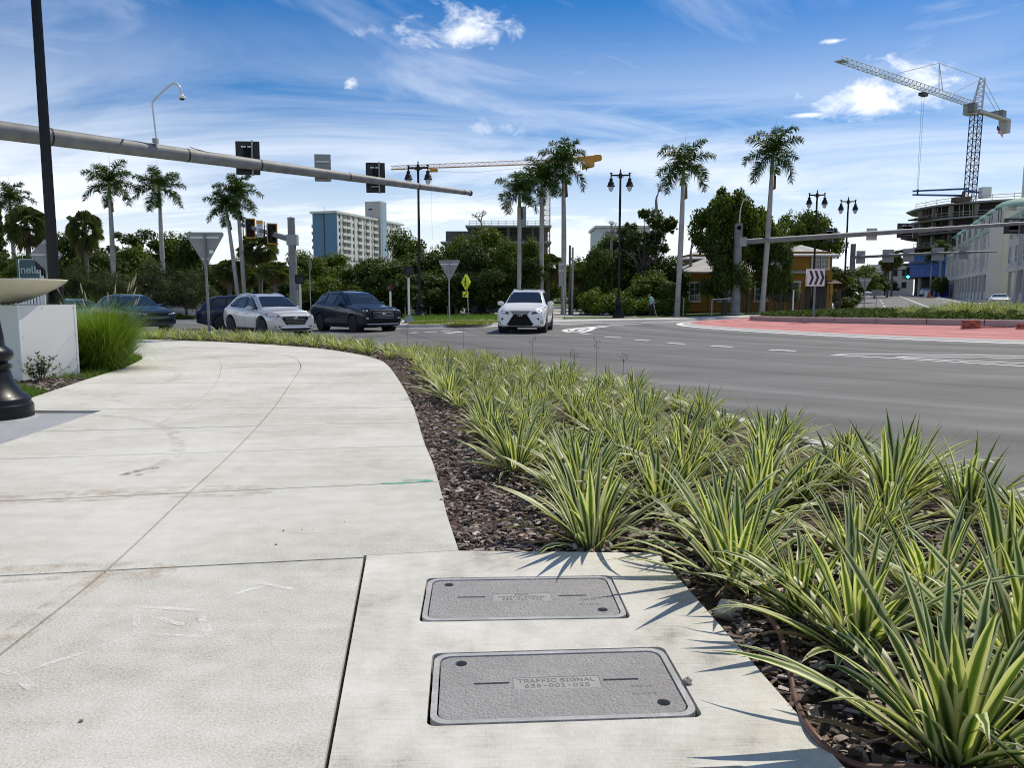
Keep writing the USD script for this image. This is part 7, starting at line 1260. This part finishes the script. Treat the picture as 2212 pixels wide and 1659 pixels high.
obj(t, 'wall', box(((Xh(1462)+Xh(1790))/2, yh+4.2, (zg+Zh(590))/2), (Xh(1790)-Xh(1462), 8.4, Zh(590)-zg)), YWALL); obj(t, 'lower_roof', hip(Xh(1462), Xh(1745), yh, yh+8.4, Zh(588), Zh(545)), ROOFW, label='lower hip roof')
obj(t, 'upper_wall', box(((Xh(1702)+Xh(1788))/2, yh+2.6, (Zh(588)+Zh(553))/2), (Xh(1788)-Xh(1702), 5.6, Zh(553)-Zh(588)+0.6)), YWALL); obj(t, 'upper_roof', hip(Xh(1702), Xh(1788), yh-0.2, yh+5.4, Zh(553), Zh(527)), ROOFW)
obj(t, 'upper_wall', box(((Xh(1505)+Xh(1612))/2, yh+6, (Zh(588)+Zh(556))/2), (Xh(1612)-Xh(1505), 4.5, Zh(556)-Zh(588)+0.8)), YWALL); obj(t, 'upper_roof', hip(Xh(1505), Xh(1612), yh+3.7, yh+8.2, Zh(556), Zh(527)), ROOFW)
obj(t, 'chimney', box((Xh(1693), yh+3, Zh(545)), (0.42, 0.6, 4.0)), YWALL)
for p0, p1 in ((1462, 1470), (1528, 1540), (1588, 1600), (1656, 1668), (1688, 1700), (1780, 1790)): obj(t, 'pilaster', box(((Xh(p0)+Xh(p1))/2, yh-0.06, (zg+Zh(590))/2), (Xh(p1)-Xh(p0), 0.14, Zh(590)-zg)), YTRIM)
def hwin(xc, zc, w, h, nx=2, nz=3, y=yh-0.04):
    f = obj(t, 'window', box((xc, y, zc), (w, 0.06, h)), WGLS); obj(f, 'frame', cat(box((xc, y-0.05, zc+h/2+0.06), (w+0.3, 0.08, 0.14)), box((xc, y-0.05, zc-h/2-0.06), (w+0.36, 0.12, 0.14)), box((xc-w/2-0.06, y-0.05, zc), (0.13, 0.08, h)), box((xc+w/2+0.06, y-0.05, zc), (0.13, 0.08, h))), CRT)
    obj(f, 'muntins', cat([box((xc-w/2+w*k/nx, y-0.045, zc), (0.045, 0.03, h)) for k in range(1, nx)]+[box((xc, y-0.042, zc-h/2+h*k/nz), (w, 0.03, 0.045)) for k in range(1, nz)]), CRT)
hwin(Xh(1752.5), Zh(568), 0.55, 1.02, y=yh-0.24); hwin(Xh(1771), Zh(568), 0.55, 1.02, y=yh-0.24); hwin(Xh(1497), Zh(631), 0.75, 1.5); hwin(Xh(1640), Zh(630), 0.95, 1.5); hwin(Xh(1560), Zh(630), 0.8, 1.5); hwin(Xh(1712), Zh(628), 0.7, 1.4)
obj(t, 'porch_opening', box((Xh(1758), yh-0.02, (Zh(615)+zg)/2), (1.8, 0.10, Zh(615)-zg)), SBK); obj(t, 'porch_roof', hull([(Xh(1735), yh-1.4, Zh(613)), (Xh(1800), yh-1.4, Zh(613)), (Xh(1735), yh, Zh(606)), (Xh(1800), yh, Zh(606)), (Xh(1735), yh, Zh(610)), (Xh(1800), yh, Zh(610))]), BRN)
for p in (1738, 1778): obj(t, 'porch_post', box((Xh(p), yh-1.2, (Zh(613)+zg)/2), (0.22, 0.22, Zh(613)-zg)), YTRIM)
# lighter low houses at left
for px0, px1, re, rr, y, lb, cw in [(378, 470, 640, 606, 78, 'low grey house with pale gable roof behind the left oaks', GRYW), (215, 330, 590, 566, 95, 'low pale roofed house glimpsed through the oaks', GRYW)]:
    x0, x1 = (px0-IW/2)*mpp(y), (px1-IW/2)*mpp(y); z0 = float(G(x0, y)); ze, zr = HC+(HZ-re)*mpp(y), HC+(HZ-rr)*mpp(y); t = thing('house', lb, 'house'); obj(t, 'wall', box(((x0+x1)/2, y+3, (z0+ze)/2), (x1-x0, 6, ze-z0)), cw); obj(t, 'roof', hip(x0, x1, y, y+6, ze, zr), ROOFW)
    for k in range(2): xw = x0+(x1-x0)*(0.3+0.4*k); f = obj(t, 'window', box((xw, y-0.03, ze-1.0), (0.9, 0.06, 1.1)), WGLS); obj(f, 'frame', box((xw, y-0.06, ze-1.62), (1.1, 0.1, 0.12)), CRT)
# unfinished tower on the right with scaffolding
def ringpoly(sc=0.0): return Polygon(smooth_line([(94.0-sc, 190), (92.5-sc, 180-sc), (95-sc*0.7, 171-sc), (102.5, 164-sc), (113, 160-sc), (140, 156-sc)], 5).tolist()+[(140, 205), (112, 205), (99, 197)])
t = thing('unfinished_tower', 'dark unfinished tower with scaffolded floors and blue tarps', 'building'); zs_ = [HC+(HZ-r)*mpp(166) for r in (437, 468, 499, 530, 562, 594)]
for k, z in enumerate(zs_):
    pl_ = ringpoly([0.0, 0.3, 1.0, 2.2, 0.8, 0.2][k]); obj(t, 'slab', prism(pl_, z-0.35, z), [CONCR, CONCR, DCON, BRN, DCON, DCON][k])
    edge = LineString(smooth_line([(93.2, 184), (94.0, 175), (96.6, 170), (103.0, 164.7), (113, 161), (138, 157)], 8))
    if k < 5:
        zl = zs_[k+1] if k+1 < len(zs_) else 2
        for c in range(12): p = edge.interpolate(edge.length*(c+0.4)/12); obj(t, 'column', box((p.x+0.6, p.y+0.8, (z-0.35+zl)/2), (0.6, 0.6, z-0.35-zl)), CONCR)
    if k in (0, 1, 2, 3, 4):
        for h in (0.55, 1.1): obj(t, 'guard_rail', tube([(q[0], q[1], z+h) for q in np.array([edge.interpolate(d).coords[0] for d in np.linspace(0, edge.length, 22)])], 0.06, 4), RAIL)
        for d in np.linspace(0, edge.length, 16): q = edge.interpolate(d); obj(t, 'guard_post', cyl((q.x, q.y, z), (q.x, q.y, z+1.3), 0.06, n=4), RAIL)
    if k >= 1:
        g = np.random.default_rng(60+k)
        for c in range(34): q = edge.interpolate(edge.length*g.random()); obj(t, 'shoring_prop', cyl((q.x+0.3, q.y+0.2, z), (q.x+0.3+g.normal(0, 0.2), q.y+0.2, zs_[k-1]-0.35), 0.07, n=4), [RAIL, RAIL, BRN, BRN, BRN, DCON][k])
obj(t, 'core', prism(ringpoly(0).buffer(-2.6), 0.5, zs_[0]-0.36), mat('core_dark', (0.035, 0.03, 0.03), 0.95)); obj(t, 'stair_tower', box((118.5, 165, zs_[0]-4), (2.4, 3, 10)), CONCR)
for k, dz, hh in ((4, 0.0, 1.8), (5, 0.2, 2.4)): obj(t, 'blue_tarp', ribbon(np.array([edge.interpolate(d).coords[0] for d in np.linspace(0, edge.length*0.55, 16)])+np.array([-1.6, -1.4]), [(0, -0.4), (0.15, hh*0.5), (-0.1, hh)], lambda x, y: zs_[k]+dz), BLUT)
obj(t, 'canopy', cat([box((91.8, 178, zs_[1]+0.2), (4, 5, 0.3))]+[box((90.6+c*0.6, 175.6, zs_[1]+1.2), (0.08, 0.08, 2.0)) for c in range(5)]), BRN)
for c in range(8): q = edge.interpolate(edge.length*(0.05+0.10*c)); obj(t, 'ground_column', cyl((q.x+0.5, q.y+0.5, 0.5), (q.x+0.5, q.y+0.5, zs_[5]-0.3), 0.42, n=10), GRYW)
boom = [(Xq-IW/2)*mpp(170) for Xq in (1953, 2064, 2100)]; zb_ = HC+(HZ-424)*mpp(170)
t = thing('concrete_boom', 'blue folded concrete boom lying over the unfinished tower roof', 'construction equipment'); obj(t, 'arm', hull([(boom[0], 170, zb_-0.4+a) for a in (0, 0.35)]+[(boom[1], 170.4, zb_-0.6+a) for a in (0, 0.45)]), mat('boom_blue', (0.05, 0.13, 0.30), 0.5)); obj(t, 'arm', hull([(boom[0], 170, zb_+0.35+a) for a in (0, 0.35)]+[(boom[1]+1, 170.4, zb_+0.9+a) for a in (0, 0.4)]), MATS['boom_blue']); obj(t, 'arm', hull([(boom[1], 170, zb_+0.3+a) for a in (0, 0.5)]+[(boom[2], 170.4, zb_+0.1+a) for a in (0, 0.35)]), MATS['boom_blue']); obj(t, 'counterweight', box((boom[2]+0.6, 170, zb_+0.2), (1.9, 1.6, 2.2)), WHTW); obj(t, 'pedestal', cat(cyl((boom[1]-0.5, 170, zs_[0]), (boom[1]-0.2, 170, zb_+0.5), 0.5, 0.3, 6), box((boom[1]-0.8, 170, zs_[0]+0.5), (3, 2, 1.0))), BRN)
# white tower crane
PV = np.array([100.6, 175.0, 41.4]); TIP = np.array([57.3, 141.5, 41.4]); dj = (TIP-PV)/np.linalg.norm(TIP-PV); CJ = PV-dj*15
t = thing('tower_crane', 'white tower crane with dark blue mast above the unfinished tower', 'crane')
obj(t, 'mast', lattice((PV[0]-0.3, PV[1], zs_[0]-1), (PV[0], PV[1], 40.2), 1.75, 1.75, 15, 0.12, up=(0, 1, 0), rd=0.07), DBC); obj(t, 'jib', lattice(PV+[0, 0, 0.2], TIP+[0, 0, 0.2], 1.4, 1.2, 34, 0.075, square=False, rd=0.045), WHC)
obj(t, 'slewing_platform', cat(box(PV+[0, 0, -0.8], (2.6, 2.6, 0.8), 0.66), box(PV+dj*3.2+[0, 0, -0.6], (2.2, 2.0, 2.2), 0.66)), GRYW); obj(t, 'cab', rbox(PV+dj*4.6+[0.6, -0.8, -0.6], (1.5, 1.4, 1.9), 0.1, 0.66), mat('cab_grey', (0.15, 0.16, 0.15), 0.5))
apex = PV+np.array([0.9, 0.5, 6.6])-dj*0.6; obj(t, 'a_frame', lattice(PV+[0, 0, 0], apex, 1.9, 0.9, 6, 0.12, up=(0.6, 0.8, 0), rd=0.07), WHC)
obj(t, 'counter_jib', hull([PV-dj*a+np.array([0, 0, z]) for a in (0, 15) for z in (-0.9, -0.35)]+[PV-dj*a+np.array([0.7, -0.9, z]) for a in (0, 15) for z in (-0.9, -0.35)]), mat('counter_jib', (0.42, 0.39, 0.33), 0.6)); obj(t, 'counterweight', box(CJ+[0, 0, -1.8], (1.8, 1.9, 3.0), 0.66), GRYW); obj(t, 'winch', cat(box(CJ+dj*2.5+[0, 0, 0.6], (2.0, 1.6, 1.4), 0.66), box(CJ+dj*6+[0, 0, 0.2], (1.2, 1.2, 0.9), 0.66)), MATS['cab_grey'])
st0 = PV+dj*18; obj(t, 'pendant_strut', cat(cyl(st0+[0, 0, 1.4], st0+dj*0.6+[0, 0, 6.3], 0.08, n=4), cyl(st0-dj*1.6+[0, 0, 1.4], st0+dj*0.6+[0, 0, 6.3], 0.08, n=4)), WHC)
for a, b in ((apex, st0+dj*0.6+[0, 0, 6.3]), (st0+dj*0.6+[0, 0, 6.3], PV+dj*35+[0, 0, 1.6]), (apex, PV+dj*11+[0, 0, 1.7]), (apex, CJ+dj*1.5+[0, 0, 0.5]), (apex+[0, 0, -1.8], CJ+dj*4.0+[0, 0, 0.3])): obj(t, 'pendant', cyl(a, b, 0.06, n=4), GRYW)
tr = PV+dj*24.5; obj(t, 'trolley', box(tr+[0, 0, -0.7], (2.0, 1.0, 0.6), 0.66), SBK)
for k in (-0.5, 0.5): obj(t, 'hoist_rope', cyl(tr+dj*k+[0, 0, -1], tr+dj*(k*0.4)+[0, 0, 0]-np.array([0, 0, PV[2]-zs_[0]-1.5]), 0.035, n=3), MATS['cab_grey'])
obj(t, 'hook', cyl(tr-np.array([0, 0, PV[2]-zs_[0]-1.4]), tr-np.array([0, 0, PV[2]-zs_[0]-0.2]), 0.22, 0.12, 6), SBK); obj(t, 'tip_platform', box(TIP+[0, 0, 0.3], (2.0, 1.6, 0.15), 0.66), WHC)
fl = CJ+dj*4.2+np.array([0, 0, -2.0]); t = thing('flag', 'stars and stripes flag hanging below the white crane counter jib', 'flag', fl); fu, fv = np.array([0.75, -0.1, -1.0]), np.array([0.1, 0, 0.9])
for k in range(7): obj(t, 'stripe', board(sbox(0, k/7, 1.9, (k+1)/7-0.0), 0.02, ((0, 0, -1), fu, fv)), mat('flag_red', (0.45, 0.03, 0.04), 0.8) if k % 2 == 0 else SWH)
obj(t, 'canton', board(sbox(0.0, 3/7, 0.8, 1.0), 0.03, ((-0.0, -0.02, -1), fu, fv)), mat('flag_blue', (0.02, 0.03, 0.14), 0.8))
# pale block at the far right
t = thing('pale_block', 'pale plain building block rising at the right picture edge', 'building'); xq = (2184-IW/2)*mpp(240); zq = HC+(HZ-368)*mpp(240); pb_u = np.array([0.80, -0.60]); pb_v = np.array([0.60, 0.80]); obj(t, 'wall', obox((xq, 240), pb_u, pb_v, (0, 24), (0, 24), 0, zq), WHTW); obj(t, 'roof_edge', obox((xq, 240), pb_u, pb_v, (1.2, 24), (1.2, 24), zq, zq+0.8), WHTW)
# white townhouses
STU = mat('stucco', (0.58, 0.55, 0.49), 0.85, vary=0.06, vscale=0.4); STU2 = mat('stucco_cream', (0.66, 0.60, 0.45), 0.85, vary=0.05, vscale=0.4); COP = mat('copper_green', (0.22, 0.36, 0.28), 0.6, vary=0.15, vscale=0.5); AWN = mat('awning_cream', (0.66, 0.56, 0.38), 0.8); NAVG = mat('townhouse_glass', (0.012, 0.014, 0.025), 0.35, spec=0.15); SHUT = mat('shutter', (0.22, 0.22, 0.19), 0.8)
TO = S0+SN2*17.0; sdv, inv = SD, SN2
def townblock(label, t0, t1, nu, zb):
    t = thing('townhouse_row', label, 'building'); tl = (t1-t0)/nu; h1, h2, h3, h4 = zb+3.9, zb+6.9, zb+9.6, zb+12.3
    B = lambda a, b, z0, z1: obox(TO, sdv, inv, a, b, z0, z1)
    obj(t, 'wall', B((t0, t1), (0.9, 12), zb-1.2, h3), STU); obj(t, 'attic_wall', B((t0+0.3, t1-0.3), (2.4, 11.6), h3, h4), STU); obj(t, 'end_wall', B((t0-0.12, t0), (0.9, 12), zb-1.2, h4-0.6), STU2); obj(t, 'porch_floor', B((t0, t1), (-0.8, 0.9), zb-1.2, zb-0.05), STU)
    for k in range(2): obj(t, 'shutter', B((t0-0.2, t0-0.12), (3.2+k*4, 4.6+k*4), h2-0.3-k*3.1, h2+1.4-k*3.1), SHUT)
    for i in range(nu):
        a = t0+tl*i; m = a+tl/2
        obj(t, 'upper_front', B((a+0.25, a+tl-0.25), (-0.3, 0.9), h1, h3-0.4), STU)
        obj(t, 'pilaster', B((a-0.25, a+0.25), (-0.65, 0.9), zb, h3), STU); obj(t, 'parapet', B((a+0.2, a+tl-0.2), (-0.5, 0.9), h3-0.4, h3+0.2), COP)
        for s in (-1, 1):
            c = m+s*tl*0.24
            for z0, z1 in ((h1+0.5, h1+2.4), (h2+0.25, h2+2.0)):
                w = obj(t, 'window', B((c-0.75, c+0.75), (-0.36, -0.3), z0, z1), NAVG); obj(w, 'frame', cat(B((c-0.85, c+0.85), (-0.42, -0.3), z0-0.1, z0), B((c-0.85, c+0.85), (-0.42, -0.3), z1, z1+0.1), B((c-0.04, c+0.04), (-0.41, -0.36), z0, z1), B((c-0.85, c-0.75), (-0.42, -0.3), z0, z1), B((c+0.75, c+0.85), (-0.42, -0.3), z0, z1), B((c-0.75, c+0.75), (-0.41, -0.36), z0+0.55, z0+0.63)), WHTW)
            obj(t, 'porch_opening', B((c-1.3, c+1.3), (0.82, 0.9), zb, h1-0.5), SBK); obj(t, 'porch_wall', B((c-1.5, c+0.4), (-0.6, -0.3), zb-0.6, zb+1.0), STU); obj(t, 'porch_column', B((c-1.75, c-1.45), (-0.62, -0.3), zb, h1), STU)
        obj(t, 'porch_lintel', B((a+0.2, a+tl-0.2), (-0.6, 0.9), h1-0.5, h1), STU)
        d = obj(t, 'dormer', B((m-tl*0.30, m+tl*0.30), (0.9, 3), h3+0.1, h4+0.2), STU)
        for s in (-0.5, 0.5): obj(d, 'dormer_window', B((m+s*tl*0.28-0.75, m+s*tl*0.28+0.75), (0.82, 0.9), h3+0.6, h4-0.1), NAVG)
        q = m3.Manifold.sphere(1.0, 20).scale([tl*0.46, 5.0, 1.55]).trim_by_plane([0, 0, 1], 0).to_mesh(); dm = (np.array(q.vert_properties[:, :3], float), np.array(q.tri_verts, int)); cc = TO+sdv*m+inv*5.2; obj(t, 'dome', xf(dm, (cc[0], cc[1], h4+0.1), math.atan2(sdv[1], sdv[0])), COP, smooth=40)
        if i in (3, 4, 5, nu-1): o = np.array([*(TO+sdv*(m-1.3)), 0]); sv, iv = np.array([*sdv, 0]), np.array([*inv, 0]); obj(t, 'awning', hull([o+sv*x+iv*b+[0, 0, z] for x in (0, 2.4) for b, z in ((-0.3, h3-0.7), (-1.5, h3-1.7), (-1.5, h3-1.8))]), AWN)
townblock('long row of white townhouses with green domes along the far street', 47, 118, 8, 0.75); townblock('nearer white townhouse block cut by the right picture edge', -6, 33, 4, 0.55)
struct('townhouse_walk', cat(obox(TO, sdv, inv, (-20, 125), (-3.2, -0.8), -0.9, 0.30)), CURB, label='raised walk before the townhouses')
# barriers, far signals, far buildings at the end of the street
WOR = mat('barrier_orange', (0.70, 0.12, 0.05), 0.6)
for k in range(4):
    c = S0+SN2*12.2+SD*(92+2.3*k); t = thing('road_barrier', ['orange and white barrier nearest the townhouses', 'white barrier second in the row by the tower', 'orange barrier third in the row by the tower', 'white barrier farthest in the row by the tower'][k], 'barrier', (c[0], c[1], float(G(c[0], c[1]))), math.atan2(SD[1], SD[0]), 'barriers before the unfinished tower'); obj(t, 'shell', hull([(x, y*(0.3 if z else 1), z) for x in (-1, 1) for y in (-0.3, 0.3) for z in (0, 1.0)]), WOR if k % 2 == 0 else SWH)
c = S0+SN2*13.5+SD*95; solo('container', 'bright blue site container by the barriers', 'container', obox(c, SD, SN2, (0, 5), (0, 2.4), float(G(c[0], c[1])), float(G(c[0], c[1]))+2.6), mat('container_blue', (0.03, 0.04, 0.33), 0.6))
for px, lb in ((1886, 'green lit traffic light left over the far street'), (1960, 'green lit traffic light right over the far street')):
    yq = 175.0; p = at(px, 597 if px < 1900 else 598, yq); t = thing('traffic_signal', lb, 'traffic signal', p); obj(t, 'housing', rbox((-0.0, 0, 0.8), (0.7, 0.5, 2.6), 0.05), SBK); obj(t, 'green_light', xf(lathe([(0, 0), (0.30, 0), (0.22, 0.1), (0, 0.14)], 12), (0, -0.26, 0.0), rx=PI/2), LGREEN)
t = thing('signal_mast', 'thin dark mast carrying the far green lights', 'traffic mast'); p0, p1 = at(1868, 596, 175.3), at(1962, 597, 175.3); obj(t, 'arm', cyl(p0+[0, 0, 1.4], p1+[0, 0, 1.4], 0.1, n=6), BLACK2); obj(t, 'pole', cyl((p0[0], p0[1], float(G(p0[0], p0[1]))), p0+[0, 0, 1.6], 0.15, n=6), BLACK2)
t = thing('white_building', 'white low block at the end of the far street', 'building'); xe = (1915-IW/2)*mpp(215); obj(t, 'wall', box((xe+2.5, 222, 5.2), (9, 12, 9)), WHTW)
for k in range(3):
    for j in range(2): obj(t, 'window', box((xe-0.8+2.6*k, 215.96, 4.0+3.2*j), (1.3, 0.1, 1.6)), WGLS)
